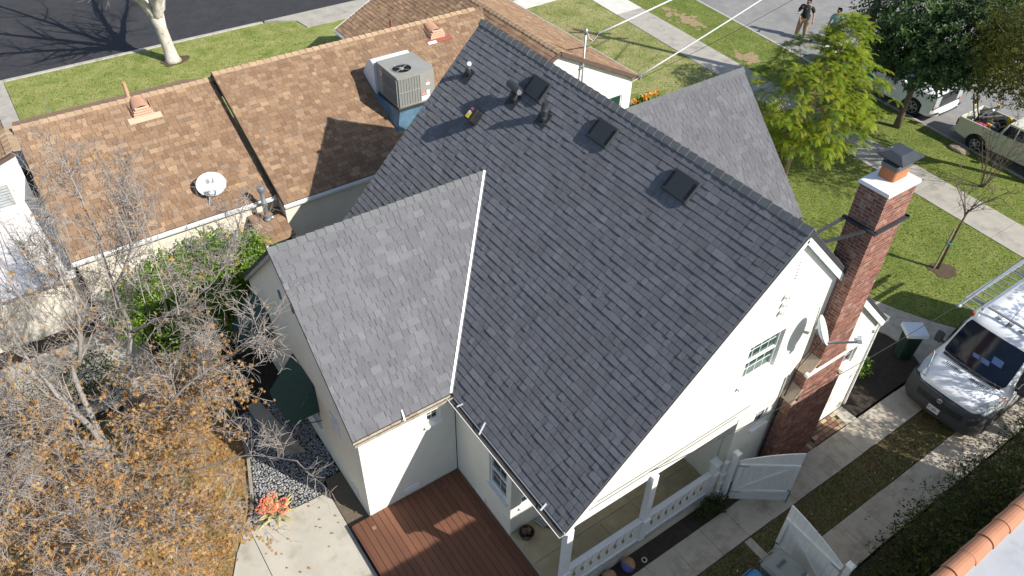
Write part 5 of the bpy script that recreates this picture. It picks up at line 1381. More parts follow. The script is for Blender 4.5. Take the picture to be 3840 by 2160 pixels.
# bare tree with last orange leaves
r = random.Random(77)
BT = thing('bare_tree', (-.8, 13.2, -.24), 'leafless grey-twigged tree with clinging orange leaves, filling the lower left', 'tree')
limbs = [
    [(-0.78, 13.21, -0.30), (-1.01, 13.38, 0.70), (-1.19, 13.51, 1.70)],
    [(-1.19, 13.51, 1.70), (-1.34, 13.59, 2.70), (-1.51, 13.66, 3.40), (-1.76, 14.33, 4.30), (-1.82, 14.42, 5.20)],
    [(-0.95, 13.40, 1.30), (-.45, 14.3, 2.2), (0.17, 15.47, 3.00), (0.21, 15.42, 3.70), (0.21, 15.22, 4.50), (0.33, 15.26, 6.20), (0.32, 15.30, 7.00), (0.32, 15.61, 7.60)],
    [(-1.19, 13.51, 1.70), (-1.23, 14.94, 2.80), (-0.95, 14.80, 3.40), (-0.60, 14.82, 4.60), (-0.54, 14.80, 5.40), (-0.69, 14.65, 6.00), (-0.30, 14.84, 7.20)],
    [(0.17, 15.47, 3.00), (0.95, 14.52, 3.90), (1.68, 13.95, 4.60), (2.14, 13.61, 5.20), (2.80, 13.63, 6.20)],
    [(-1.10, 13.42, 1.50), (-0.50, 13.11, 2.20), (0.17, 12.68, 3.00), (0.74, 12.34, 3.80), (1.68, 12.02, 4.40), (2.36, 11.66, 5.00)],
    [(0.21, 15.22, 4.50), (0.61, 14.98, 5.20), (0.99, 15.02, 5.90), (1.35, 14.97, 6.80)],
    [(-1.19, 13.51, 1.75), (-1.90, 13.78, 2.40), (-2.29, 13.88, 2.80), (-2.57, 13.96, 3.60)],
    [(-1.05, 13.40, 1.00), (-2.00, 12.43, 1.80), (-2.41, 12.03, 2.30), (-3.00, 11.64, 2.80)],
    [(-1.05, 13.36, 0.90), (-0.63, 12.34, 1.60), (0.28, 11.34, 2.40), (1.16, 10.62, 3.00), (1.90, 9.62, 3.40)],
    [(-0.98, 13.30, 0.60), (-0.51, 11.58, 1.20), (-0.12, 10.49, 1.90), (0.80, 9.72, 2.40)],
    [(-1.15, 13.45, 1.50), (-1.35, 11.64, 2.40), (-1.54, 10.51, 2.90), (-1.87, 9.60, 3.40)],
    [(-1.19, 13.51, 1.70), (-1.80, 12.72, 2.60), (-2.42, 11.81, 3.40), (-2.84, 11.22, 4.00)],
    [(-1.12, 13.46, 1.40), (-0.35, 12.80, 2.00), (0.45, 12.60, 2.45), (1.15, 12.90, 2.90)],
    [(-1.10, 13.45, 1.25), (-0.35, 13.80, 1.90), (0.55, 13.95, 2.40), (1.55, 13.90, 2.80)],
    [(-1.02, 13.35, 0.90), (-1.00, 12.10, 1.55), (-0.75, 10.90, 2.05), (-0.55, 9.80, 2.40)],
    [(-1.15, 13.48, 1.55), (-1.95, 12.90, 2.10), (-2.60, 12.40, 2.40), (-3.30, 12.30, 2.80)],
    [(-1.06, 13.40, 1.10), (-1.75, 11.90, 1.70), (-2.20, 10.60, 2.10), (-2.60, 9.60, 2.50)],
]
thick = [.17, .085, .07, .065, .042, .05, .038, .085, .07, .036, .036, .05, .06, .045, .042, .045, .05, .05]
tw = MB(); tips = []
for i, (pth, tk) in enumerate(zip(limbs, thick)):
    lm = MB()
    if i == 0:
        lm.tube([V(p) for p in pth], [.22, .15, .11], 10); lm.build('trunk', 'bark_grey', BT, smooth=True); continue
    tall = i in (1, 2, 3, 6)
    grow(pth, r, (13 if i in (9, 10) else 25) if not tall else 21, 1.2, 11 if i not in (9, 10) else 7, .55, 5, .24, tk, lm, tw, tips, up=.5 if tall else .28, start=.18)
    lm.build('limb', 'bark_grey', BT, smooth=True)
# long upright shoots over the neighbour's roof
for k in range(60):
    p = V((r.uniform(-2.3, 1.3), r.uniform(13.4, 15.6), r.uniform(4.4, 6.0))); h = r.uniform(1.2, 2.9)
    q = p + V((r.uniform(-.3, .3), r.uniform(-.2, .45), h)); m_ = p.lerp(q, .5) + rv(r, .06)
    tw.tube([p, p.lerp(m_, .5) + rv(r, .02), m_, m_.lerp(q, .5) + rv(r, .03), q], [.012, .010, .0085, .006, .003], 4, cap=False)
    for t in range(9):
        f = r.uniform(.1, .95); b0 = p.lerp(m_, f * 2) if f < .5 else m_.lerp(q, f * 2 - 1); e0 = b0 + V((r.gauss(0, .16), r.gauss(0, .16), r.uniform(.04, .3)))
        tw.tube([b0, b0.lerp(e0, .5) + rv(r, .01), e0], [.005, .004, .0022], 3, cap=False); tips.append((e0, V((0, 0, 1))))
tw.build('twigs', 'twig', BT, kind='stuff')
ol = MB()
for (p, d) in tips:
    low = max(0, min(1, (4.6 - p.z) / 3.0)) * max(.15, min(1, (15.0 - p.y) / 2.5))
    if p.x > .9 and p.y < 11.7: continue
    if r.random() < (.55 + .25 * (-.6 < p.x < 2.2 and 11.7 < p.y < 14.6)) * low + .02:
        for k in range(r.choice((1, 2, 2, 3))):
            star_leaf(ol, p + rv(r, .045), r.uniform(.034, .062), V((r.gauss(0, .6), r.gauss(-.3, .6), .7)), r.uniform(0, 6.28), r.random())
ol.build('leaves', 'leaf_orange', BT, kind='stuff')

# street tree with white trunk; the crown stands above the frame and shades the road
r = random.Random(5)
ST = thing('street_tree', (6.45, 35.76, 0), 'leafless street tree with pale mottled trunk on the grass verge', 'tree')
tk = MB(); tk.tube([(6.45, 35.76, -.05), (6.45, 35.78, .12), (6.42, 35.8, .6), (6.36, 35.85, 1.5), (6.33, 35.9, 2.2)], [.40, .30, .255, .245, .33], 14); tk.build('trunk', 'bark_white', ST, smooth=True)
tw = MB(); tips = []
for i in range(7):
    a = 2 * PI * i / 7 + r.uniform(-.25, .25); o = V((math.cos(a), math.sin(a), 0)); k = r.uniform(.8, 1.15); lm = MB()
    s0 = V((6.33, 35.9, 2.05)) + o * .14
    grow([s0, s0 + o * .45 * k + V((0, 0, .9)), s0 + o * 1.7 * k + V((0, 0, 2.3)), s0 + o * 3.3 * k + V((0, 0, 4.0)), s0 + o * 5.0 * k + V((0, 0, 5.8))], r, 15, 2.4, 8, 1.0, 2, .4, .19, lm, tw, tips, up=.4, start=.3)
    lm.build('limb', 'bark_white', ST, smooth=True)
tw.build('twigs', 'twig', ST, kind='stuff')
b = MB(); b.prism([(p[0], p[1], -.012) for p in blob(6.5, 35.7, .62, .48, 8)], (0, 0, -.02)); b.build('root_mulch', 'mulch', ST)

# feathery bright green tree by the front walk
r = random.Random(12)
JT = thing('feathery_tree', (22.6, 14.15, 0), 'young tree with bright yellow-green feathery fronds beside the front lawn', 'tree')
tk = MB(); tk.tube([(22.6, 14.15, -.1), (22.62, 14.15, .8), (22.66, 14.16, 1.7), (22.7, 14.18, 2.6)], [.085, .07, .06, .05], 8); tk.build('trunk', 'bark_tan', JT, smooth=True)
br = MB(); fr_ = MB(); yl = MB()
def frond(b, p, d, ln, r, var):
    d = d.normalized(); up = V((0, 0, 1)); s = d.cross(up)
    if s.length < .05: s = V((1, 0, 0))
    s.normalize(); pts = []; q = p.copy(); dd = d.copy(); n_ = 13
    for i in range(n_ + 1):
        pts.append(q.copy()); dd = (dd + V((0, 0, -.11))).normalized(); q = q + dd * ln / n_
    b.tube([pts[0], pts[5], pts[-1]], [.006, .005, .002], 3, var, cap=False)
    for i in range(1, n_ + 1):
        f = i / n_; w = ln * .20 * math.sin(PI * min(.97, .12 + f * .80)) ** .8; ax = (pts[i] - pts[i - 1]).normalized()
        nn = s.cross(ax).normalized()
        for sg in (-1, 1):
            e = pts[i] + s * sg * w + ax * w * .35 - nn * (-.10 * w) - V((0, 0, .16 * w)); hw = ax * ln * .024
            k = len(b.v); md = pts[i].lerp(e, .55) + V((0, 0, .03 * w)); v2 = (var + r.uniform(0, .1)) % 1
            b.v.extend([tuple(pts[i] - hw * .5), tuple(md - hw), tuple(e), tuple(md + hw), tuple(pts[i] + hw * .5)])
            b.f.append((k, k + 1, k + 3, k + 4)); b.f.append((k + 1, k + 2, k + 3)); b.var += [v2, v2]; b.fm += [0, 0]
cc = V((22.85, 13.95, 3.15))
ntip = 0
while ntip < 520:
    p = V((r.uniform(-1, 1), r.uniform(-1, 1), r.uniform(-1, 1)))
    if not (.35 < p.length < 1.0): continue
    lump = 1 + .22 * noise.noise(p * 2.1 + V((4, 1, 2)))
    topl = r.random() < .16
    tip = V((23.40, 13.85, 5.05)) + V((p.x * .8, p.y * .8, p.z * .95)) if topl else cc + V((p.x * 2.15 * lump, p.y * 2.15 * lump, p.z * 2.15 * lump))
    if tip.z < 1.1: continue
    st_ = V((22.68, 14.17, min(2.6, max(1.5, tip.z - 1.6))))
    if r.random() < .10: br.tube([st_, st_.lerp(tip, .5) + rv(r, .08), tip], [.028, .018, .007], 5, cap=False)
    for k in range(7):
        a = 2 * PI * k / 7 + r.uniform(-.3, .3); out = (tip - cc).normalized()
        d = V((math.cos(a), math.sin(a), r.uniform(.25, .8))) + out * .5
        frond(fr_, tip + rv(r, .03), d, r.uniform(.28, .44), r, r.random() * .85)
    ntip += 1
for k in range(6): frond(yl, cc + V((1.25, .25, .35)) + rv(r, .12), rv(r) + V((.4, -.4, -.3)), .5, r, .2)
for k in range(3): frond(yl, cc + V((.9, -1.0, -.3)) + rv(r, .1), rv(r) + V((0, -.4, -.2)), .4, r, .2)
br.build('branches', 'bark_tan', JT, smooth=True)
fr_.build('crown', 'leaf_fern', JT, kind='stuff')
yl.build('yellow_fronds', 'leaf_yellow', JT)

# dark glossy street tree and the olive-green one at the right edge
def leafy(name, base, label, trunk_pts, trunk_r, lobes, n_cl, per, ll, lw, m, bark, seed, droop=0.0, gap=0.0, limbs_n=7):
    r = random.Random(seed); t_ = thing(name, base, label, 'tree')
    tk = MB(); tk.tube(trunk_pts, trunk_r, 10); tk.build('trunk', bark, t_, smooth=True)
    top = V(trunk_pts[-1]); br = MB(); cr = MB()
    for i, (c, rr) in enumerate(lobes):
        c = V(c)
        for k in range(limbs_n if i == 0 else 3):
            e = c + V((r.uniform(-.7, .7) * rr[0], r.uniform(-.7, .7) * rr[1], r.uniform(-.5, .7) * rr[2]))
            br.tube([top - V((0, 0, r.uniform(0, .5))), top.lerp(e, .5) + rv(r, .15), e], [trunk_r[-1] * .55, trunk_r[-1] * .3, .012], 5, cap=False)
    tot = sum(rr[0] * rr[1] * rr[2] for c, rr in lobes)
    for (c, rr) in lobes:
        c = V(c); n_ = int(n_cl * rr[0] * rr[1] * rr[2] / tot); k = 0
        while k < n_:
            p = V((r.uniform(-1, 1), r.uniform(-1, 1), r.uniform(-1, 1))); L_ = p.length
            if L_ > 1 or L_ < .2: continue
            if r.random() > .25 + .75 * L_: continue
            if noise.noise((c + V((p.x * rr[0], p.y * rr[1], p.z * rr[2]))) * .95 + V((seed, 0, 0))) < gap: k += 1; continue
            pos = c + V((p.x * rr[0], p.y * rr[1], p.z * rr[2])) * (1 + .12 * noise.noise(p * 3))
            ax = (p.normalized() * .8 + V((0, 0, .6)) + rv(r, .3)).normalized(); a0 = ax.orthogonal().normalized(); b0 = ax.cross(a0); v_ = r.random()
            for q in range(per):
                a = 2 * PI * q / per + r.uniform(-.4, .4); d = (a0 * math.cos(a) + b0 * math.sin(a)) + ax * r.uniform(.0, .7) + V((0, 0, -droop))
                leaf(cr, pos + rv(r, .03), d, ax, ll * r.uniform(.7, 1.2), lw * r.uniform(.8, 1.2), (v_ + r.uniform(0, .25)) % 1)
            k += 1
    br.build('branches', bark, t_, smooth=True)
    cr.build('crown', m, t_, kind='stuff')
    return t_
leafy('glossy_street_tree', (29.32, 14.03, 0), 'dark glossy broadleaf street tree in front of the white pickup', [(29.32, 14.03, -.05), (29.33, 14.03, .8), (29.36, 14.02, 1.6), (29.4, 14.0, 2.6)], [.16, .12, .105, .09],
      [((29.55, 13.95, 4.1), (2.7, 2.6, 2.0)), ((30.6, 13.0, 4.9), (2.2, 2.0, 1.9)), ((29.0, 15.2, 4.3), (1.9, 1.9, 1.7)), ((31.5, 12.0, 4.2), (1.5, 1.4, 1.3)), ((30.2, 13.2, 2.95), (1.6, 1.5, .9)), ((28.6, 14.9, 3.2), (1.4, 1.4, 1.0)), ((27.9, 12.9, 3.4), (1.4, 1.3, .9)), ((28.9, 11.9, 3.5), (1.5, 1.2, 1.0))], 4600, 7, .21, .036, 'leaf_magnolia', 'bark_brown', 3, gap=-.26)
leafy('olive_green_tree', (30.0, 8.6, 0), 'olive-green small-leaved street tree at the right edge', [(30.0, 8.6, -.05), (30.0, 8.6, 1.2), (29.9, 8.7, 2.6)], [.17, .13, .11],
      [((27.9, 10.2, 5.0), (1.7, 1.6, 1.8)), ((27.4, 9.0, 5.1), (1.3, 1.3, 1.5)), ((29.3, 10.9, 5.2), (1.9, 1.9, 1.8)), ((29.6, 8.8, 5.6), (1.9, 1.9, 1.8)), ((26.3, 9.2, 5.6), (1.3, 1.3, 1.4)), ((27.3, 7.5, 5.0), (1.7, 1.6, 1.7))], 8200, 6, .085, .020, 'leaf_olive', 'bark_brown', 4, droop=.2, gap=-.32)
# a broad tree behind the van, out of the picture: it throws the dappled shade on van and driveway
leafy('neighbour_tree', (19.6, -.6, 0), 'broad leafy tree beyond the right edge shading the van', [(19.6, -.6, -.05), (19.6, -.55, 1.6), (19.6, -.5, 3.2)], [.2, .16, .13],
      [((19.4, -.2, 5.0), (2.6, 1.6, 1.6)), ((22.4, -.4, 5.3), (2.2, 1.6, 1.5))], 1900, 7, .12, .034, 'leaf_hedge', 'bark_brown', 6, gap=.02)

# staked thin tree on the lawn, and the bare twiggy sapling by the kerb
r = random.Random(31)
LT = thing('lawn_sapling', (22.5, 7.745, 0), 'thin leafless sapling tied to a stake on the front lawn', 'tree')
tk = MB(); tk.tube([(22.5, 7.745, -.05), (22.52, 7.74, .9), (22.55, 7.74, 1.7), (22.6, 7.74, 2.3)], [.045, .04, .034, .028], 7); tk.build('trunk', 'bark_brown', LT, smooth=True)
b = MB(); b.tube([(22.40, 7.82, -.05), (22.44, 7.80, 1.6)], .028, 6); b.build('stake', 'bark_tan', LT)
b = MB(); b.box((22.41, 7.70, 1.02), (22.57, 7.86, 1.05)); b.build('tie', 'teal', LT)
tw = MB(); tips = []
for i in range(5):
    a = 2 * PI * i / 5; o = V((math.cos(a), math.sin(a), 0)); lm = MB(); s0 = V((22.58, 7.74, 2.0 + .05 * i))
    grow([s0, s0 + o * .3 + V((0, 0, .5)), s0 + o * .75 + V((0, 0, 1.1))], r, 6, .6, 4, .3, 1, .15, .026, tw, tw, tips, up=.4, start=.2, sides=5)
tw.build('twigs', 'bark_brown', LT, kind='stuff')
b = MB(); b.prism([(p[0], p[1], -.004) for p in blob(22.55, 7.60, .40, .44, 3)], (0, 0, -.02)); b.build('mulch_ring', 'mulch', LT)
r = random.Random(32)
KT = thing('kerb_sapling', (28.2, 9.6, 0), 'bare twiggy sapling on the verge in front of the cream pickup', 'tree')
tw = MB(); tips = []
for i in range(7):
    a = 2 * PI * i / 7 + .3; o = V((math.cos(a), math.sin(a), 0)); s0 = V((28.2, 9.6, -.02)) + o * .05
    grow([s0, s0 + o * .25 + V((0, 0, .8)), s0 + o * .6 + V((0, 0, 1.7)), s0 + o * .85 + V((0, 0, 2.5))], r, 8, .7, 4, .3, 1, .15, .022, tw, tw, tips, up=.5, start=.25, sides=5)
tw.build('branches', 'bark_brown', KT, kind='stuff')

# shrubs
def shrub(name, base, label, lobes, n, ll, lw, m, seed, cat='shrub', group=None, stems=6, spiky=0.0):
    r = random.Random(seed); t_ = thing(name, base, label, cat, group); cr = MB(); st = MB(); tot = sum(a[1][0] * a[1][1] * a[1][2] for a in lobes)
    for (c, rr) in lobes:
        c = V(c)
        for k in range(stems): st.tube([V((c.x + r.uniform(-.1, .1), c.y + r.uniform(-.1, .1), base[2])), c + V((r.uniform(-.6, .6) * rr[0], r.uniform(-.6, .6) * rr[1], r.uniform(-.2, .6) * rr[2]))], [.014, .006], 4, cap=False)
        m_ = int(n * rr[0] * rr[1] * rr[2] / tot); k = 0
        while k < m_:
            p = V((r.uniform(-1, 1), r.uniform(-1, 1), r.uniform(-1, 1)))
            if not .3 < p.length < 1: continue
            q = c + V((p.x * rr[0], p.y * rr[1], p.z * rr[2])) * (1 + .25 * noise.noise(p * 2.2 + V((seed, 0, 0))) + (r.random() ** 8) * spiky)
            if q.z < base[2] + .02: k += 1; continue
            d = p.normalized() + rv(r, .7); v_ = r.random()
            for j in range(3): leaf(cr, q + rv(r, ll * .4), d + rv(r, .5), p.normalized() + V((0, 0, .8)) + rv(r, .4), ll * r.uniform(.7, 1.25), lw * r.uniform(.8, 1.2), v_)
            k += 1
    st.build('stems', 'bark_brown', t_)
    cr.build('foliage', m, t_, kind='stuff')
    return t_
shrub('vine_bush', (3.4, 18.4, -.1), 'bright green leafy bush climbing beside the meter closet', [((3.8, 18.2, 1.45), (.75, .7, 1.25)), ((2.9, 18.5, 1.6), (1.0, .8, 1.25))], 2900, .09, .027, 'leaf_bush', 51, group='green bushes between the houses')
shrub('vine_bush', (1.4, 18.0, -.1), 'green leafy bush seen through bare branches along the cream wall', [((1.7, 18.5, 1.5), (1.0, .8, 1.2)), ((.7, 18.2, 1.3), (.9, .8, 1.05)), ((2.2, 17.2, 1.2), (1.0, .9, 1.1)), ((1.3, 16.4, 1.0), (.7, .8, 1.0))], 4600, .09, .027, 'leaf_bush', 52, group='green bushes between the houses')
shrub('low_bush', (-1.2, 17.0, -.1), 'low dark shrub under the bare tree near the white lean-to', [((-1.2, 17.2, .6), (1.0, .8, .7)), ((-3.0, 17.0, .6), (1.0, .8, .7))], 1500, .07, .02, 'leaf_hedge', 53)
hd = [(10.9, 1.55, .8, .9, .9), (12.6, 1.75, 1.05, 1.0, 1.25), (14.4, 1.75, 1.1, .95, 1.3), (16.2, 1.65, 1.1, .95, 1.95), (18.1, 1.6, 1.1, .95, 2.1), (20.2, 1.6, 1.2, .9, 2.0)]
lbl = ['dark shrub at the hedge end beside the gate post', 'bushy dark green shrub with upright shoots beside the driveway, second from the gate post', 'dark green hedge shrub third from the gate post', 'dark green hedge shrub fourth from the gate post, near the van', 'yellowish green hedge shrub beside the front wheel of the van', 'yellow-green hedge shrub along the van']
for i, (x, y, rx, ry, rz) in enumerate(hd):
    shrub('hedge_shrub', (x, y, -.03), lbl[i], [((x, y, rz * .75), (rx, ry, rz)), ((x + .5, y + .3, rz * .6), (rx * .7, ry * .7, rz * .7))], 2400, .062, .019, 'leaf_hedge' if i < 4 else 'leaf_olive', 60 + i, group='hedge shrubs along the driveway', spiky=.55)
shrub('gate_bush', (9.9, 5.45, -.03), 'small dark bush growing at the porch plinth beside the gate', [((9.75, 5.5, .30), (.42, .17, .36)), ((10.05, 5.42, .2), (.28, .16, .25))], 420, .05, .016, 'leaf_hedge', 70)
shrub('bed_plant', (16.6, 6.3, -.03), 'small leafy plant in the dark flower bed near the corner', [((16.5, 6.4, .25), (.35, .4, .3))], 220, .07, .02, 'leaf_bush', 71)
shrub('flowering_bush', (24.3, 16.6, 0), 'bush with pale cream flower heads at the end of the east roof', [((24.0, 16.2, .8), (.9, .9, .8)), ((22.4, 14.9, .6), (.6, .6, .6))], 800, .08, .022, 'leaf_hedge', 72)
r = random.Random(9); fl = MB()
for k in range(150):
    p = V((24.0, 16.2, .9)) + V((r.gauss(-.2, .35), r.gauss(-.1, .35), r.uniform(.1, .75)))
    for q in range(4): leaf(fl, p, rv(r), V((0, 0, 1)), .06, .03, 0)
fl.build('flowers', 'petal_white', bpy.data.objects['flowering_bush'])
# bird of paradise plants
def strap_plant(base, label, n, seed, flowers):
    r = random.Random(seed); t_ = thing('bird_of_paradise', base, label, 'plant', 'orange flowering plants'); b = MB(); c = V(base)
    for i in range(n):
        a = r.uniform(0, 2 * PI); o = V((math.cos(a), math.sin(a), 0)); h = r.uniform(.5, .95); w = r.uniform(.03, .05); s = o.cross(V((0, 0, 1))); k0 = c + V((r.gauss(0, .16), r.gauss(0, .16), 0)); v_ = r.random()
        pts = [k0, k0 + o * .15 * h + V((0, 0, h * .55)), k0 + o * .42 * h + V((0, 0, h)), k0 + o * .8 * h + V((0, 0, h * .85))]; ws = [.012, w, w * .9, .004]
        for j in range(3): b.face([pts[j] - s * ws[j], pts[j] + s * ws[j], pts[j + 1] + s * ws[j + 1], pts[j + 1] - s * ws[j + 1]], v_)
    b.build('leaves', 'leaf_strap', t_, kind='stuff')
    f = MB()
    for i in range(flowers):
        p = c + V((r.gauss(0, .28), r.gauss(0, .28), r.uniform(.85, 1.1)))
        f.tube([p - V((0, 0, .6)), p], [.008, .01], 4)
        for q in range(7): leaf(f, p, V((r.gauss(0, .6), r.gauss(0, .6), r.uniform(.3, 1))), V((0, 0, 1)), .19, .035, 0)
    f.build('flowers', 'petal_orange', t_)
strap_plant((20.75, 20.1, -.02), 'clump of orange bird-of-paradise flowers at the white house corner', 90, 1, 7)
strap_plant((21.5, 20.0, -.02), 'green strap-leaved clump right of the orange flowers', 80, 2, 1)
# coral aloe
r = random.Random(15); c = V((1.42, 11.16, -.2))
AL = thing('coral_aloe', c, 'aloe rosette with red-orange flower heads on the patio edge', 'aloe')
for i in range(17):
    a = 2 * PI * i / 17 * 2.0 + r.uniform(-.15, .15); o = V((math.cos(a), math.sin(a), 0)); s = o.cross(V((0, 0, 1))); L_ = r.uniform(.42, .64) * (1 if i < 11 else .7); up_ = r.uniform(.05, .22) + (.2 if i >= 11 else 0)
    b = MB(); rings = []
    for k in range(6):
        f = k / 5; p = c + o * (.04 + L_ * f) + V((0, 0, .05 + up_ * math.sin(f * 2.0) + .02)); w = .085 * (1 - f) ** .75 * (1.0 if f > 0 else .8) + .002; t = .016 * (1 - f) + .002
        rings.append([p - s * w + V((0, 0, t * 1.3)), p + V((0, 0, -t)), p + s * w + V((0, 0, t * 1.3)), p + V((0, 0, t * .4))])
    b.loft(rings); b.build('leaf', 'aloe_leaf', AL, smooth=True)
for i in range(9):
    a = r.uniform(0, 6.28); rr = r.uniform(.08, .36); top = c + V((math.cos(a) * rr + .03, math.sin(a) * rr + .08, r.uniform(.48, .62)))
    b = MB(); b.tube([c + V((0, 0, .1)), c.lerp(top, .6) + V((0, 0, .05)), top], [.012, .009, .007], 5); b.build('flower_stalk', 'aloe_leaf', AL)
    b = MB()
    for k in range(75):
        d = rv(r).normalized(); d.z = abs(d.z) * .7 - .1; q = top + V((d.x * .085, d.y * .085, d.z * .06)); leaf(b, q, d + V((0, 0, -.3)), V((0, 0, 1)), .045, .010, 0)
    b.build('flower_head', 'aloe_flower', AL)

# ------------------------------------------------------------------ vehicles
def wheel(par, c, R, W, side, spokes=6):
    """c centre, axle along local y, side = +1/-1 outward"""
    c = V(c); b = MB()
    b.lathe(c - V((0, W / 2 * side, 0)), [(R * .66, 0), (R * .93, .01), (R, W * .15), (R, W * .85), (R * .93, W - .01), (R * .64, W - .005), (R * .62, W * .7)], 28, (0, side, 0), cap=False); wo = b.build('wheel', 'tyre', par, auto=35)
    b = MB(); b.lathe(c + V((0, W * .30 * side, 0)), [(R * .66, 0), (R * .66, .03), (R * .60, .045), (R * .56, .02)], 28, (0, side, 0), cap=False); b.disc(c + V((0, W * .18 * side, 0)), (R * .64, 0, 0), (0, 0, R * .64), 24); b.build('rim', 'rim', wo, auto=35)
    b = MB(); b.disc(c + V((0, (W * .19 + .004) * side, 0)), (R * .60, 0, 0), (0, 0, R * .60), 24); b.build('rim_well', 'tool_black', wo)
    for k in range(spokes):
        a = 2 * PI * k / spokes; s_ = MB(); d = V((math.cos(a), 0, math.sin(a)))
        s_.beam(c + d * R * .10 + V((0, W * .36 * side, 0)), c + d * R * .60 + V((0, W * .34 * side, 0)), .05, .03, up=(0, side, 0)); s_.build('spoke', 'rim', wo)
    b = MB(); b.lathe(c + V((0, W * .3 * side, 0)), [(R * .16, 0), (R * .16, .05), (R * .1, .06)], 12, (0, side, 0)); b.build('hub_cap', 'rim', wo)
    return wo

# white van: local x runs back from the nose
VN = thing('white_van', (16.62, 4.20, 0), 'white panel van with grey bumper and roof ladder parked on the driveway', 'van', rotz=0.0)
def bul(s, y): return s + .17 * max(0, 1 - s / 2.2) * (y / 1.0) ** 2
stn = [(.10, .82, .40, .93, .80), (.22, .90, .32, 1.04, .85), (.50, .98, .28, 1.16, .90), (.80, 1.01, .26, 1.27, .92), (1.02, 1.02, .26, 1.36, .90), (1.30, 1.02, .26, 1.80, .87), (1.58, 1.02, .26, 2.25, .84), (1.80, 1.02, .26, 2.38, .83), (2.2, 1.02, .26, 2.44, .84), (3.5, 1.02, .26, 2.46, .85), (5.0, 1.02, .26, 2.46, .85), (5.35, 1.0, .30, 2.42, .84), (5.42, .96, .4, 2.36, .80)]
rings = []
for (s, w, zb, zt, wt) in stn:
    zm = min(1.15, zt - .16)
    half = [(0, zb), (w * .88, zb), (w, zb + .12), (w * 1.005, (zb + zm) / 2), (w, zm), (w + (wt - w) * .55, (zm + zt - .12) / 2), (wt, zt - .12), (wt - .07, zt - .035), (wt * .55, zt), (0, zt + .015)]
    full = half + [(-y, z) for y, z in half[1:-1]][::-1]
    rings.append([(bul(s, y), y, z) for y, z in full])
b = MB(); b.loft(rings); b.build('body', 'paint_white', VN, auto=50)
def vshell(pts, m, nm, off=.012, par=VN, grid=8):
    """panel following the nose bulge. pts: (s,z,halfwidth) rows"""
    b = MB(); rr = []
    for (s, z, w0, w1) in pts:
        rr.append([(bul(s, y) - off * .8, y, z + off * .6) for y in [w0 + (w1 - w0) * i / grid for i in range(grid + 1)]])
    b.loft(rr, cap=False, close=False); return b.build(nm, m, par, smooth=True)
def zs(s): # top line of the van
    for i in range(len(stn) - 1):
        a, c = stn[i], stn[i + 1]
        if a[0] <= s <= c[0]: t = (s - a[0]) / (c[0] - a[0]); return a[3] + (c[3] - a[3]) * t + .015
    return 2.4
ws = vshell([(s, zs(s) + .008, -w, w) for s, w in ((1.00, .80), (1.05, .84), (1.2, .83), (1.35, .81), (1.5, .79), (1.57, .74))], 'car_glass', 'windscreen', .016)
vshell([(s, zs(s) + .012, -.78, .78) for s in (.90, .98)], 'tool_black', 'cowl', .010)
for i in range(2):
    for k in range(11):
        y = (-.58 if i == 0 else .10) + k * .044
        b = MB(); s0 = .80; b.obox((bul(s0, y) - .02, y, zs(s0) + .010), (.035, 0, .014), (0, .010, 0), (-.003, 0, .004)); b.build('hood_vent', 'dark_void', VN)
for (y, s, a, wd, hh, m_) in ((-.35, 1.28, .3, .26, .09, 'paper_blue'), (-.12, 1.2, -.2, .22, .06, 'paper_blue'), (.12, 1.2, .25, .18, .05, 'paper_blue')):
    b = MB(); zz = zs(s) + .018; b.obox((bul(s, y) - .02, y, zz), (.0 + hh * .55, .02, hh * .8), (0, wd / 2, 0), (-.002, 0, .0015)); b.build('paper', m_, ws)
# bumper and grille
b = MB(); rr = []
N = 20
for i in range(N + 1):
    y = -1.03 + 2.06 * i / N; e = abs(y) / 1.03; s0 = -.06 + .16 * e * e + .42 * max(0, e - .8) ** 1.2 * 3.0
    rr.append([(s0 + .5, y, .20), (s0 + .06, y, .20), (s0, y, .30), (s0 - .015, y, .50), (s0 + .02, y, .62), (s0 + .03, y, .80), (s0 + .10, y, .90), (s0 + .5, y, .93)])
b.loft(rr); b.build('bumper', 'grey_plastic', VN, auto=40)
for zz in (.62, .69, .76):
    b = MB(); P = []
    for i in range(9):
        y = -.62 + 1.24 * i / 8; s0 = -.06 + .16 * (y / 1.03) ** 2 - .005
        P.append((s0 + .015, y, zz))
    b.tube(P, .018, 5); b.build('grille_slat', 'tool_black', VN)
b = MB(); b.lathe((-.045, 0, .815), [(.075, 0), (.075, .012), (.06, .02)], 6, (-1, 0, .25)); em = b.build('emblem', 'galv', VN)
for sy in (-1, 1):
    b = MB(); b.prism([(-.066, sy * .008, .835), (-.066, sy * .045, .85), (-.066, sy * .05, .815), (-.066, sy * .02, .80), (-.066, sy * .012, .775)], (-.006, 0, 0)); b.build('emblem_horn', 'grey_plastic', em)
b = MB(); b.obox((-.085, .03, .50), (.004, 0, 0), (0, .155, 0), (.012, 0, .08)); pl_ = b.build('number_plate', 'plate_white', VN)
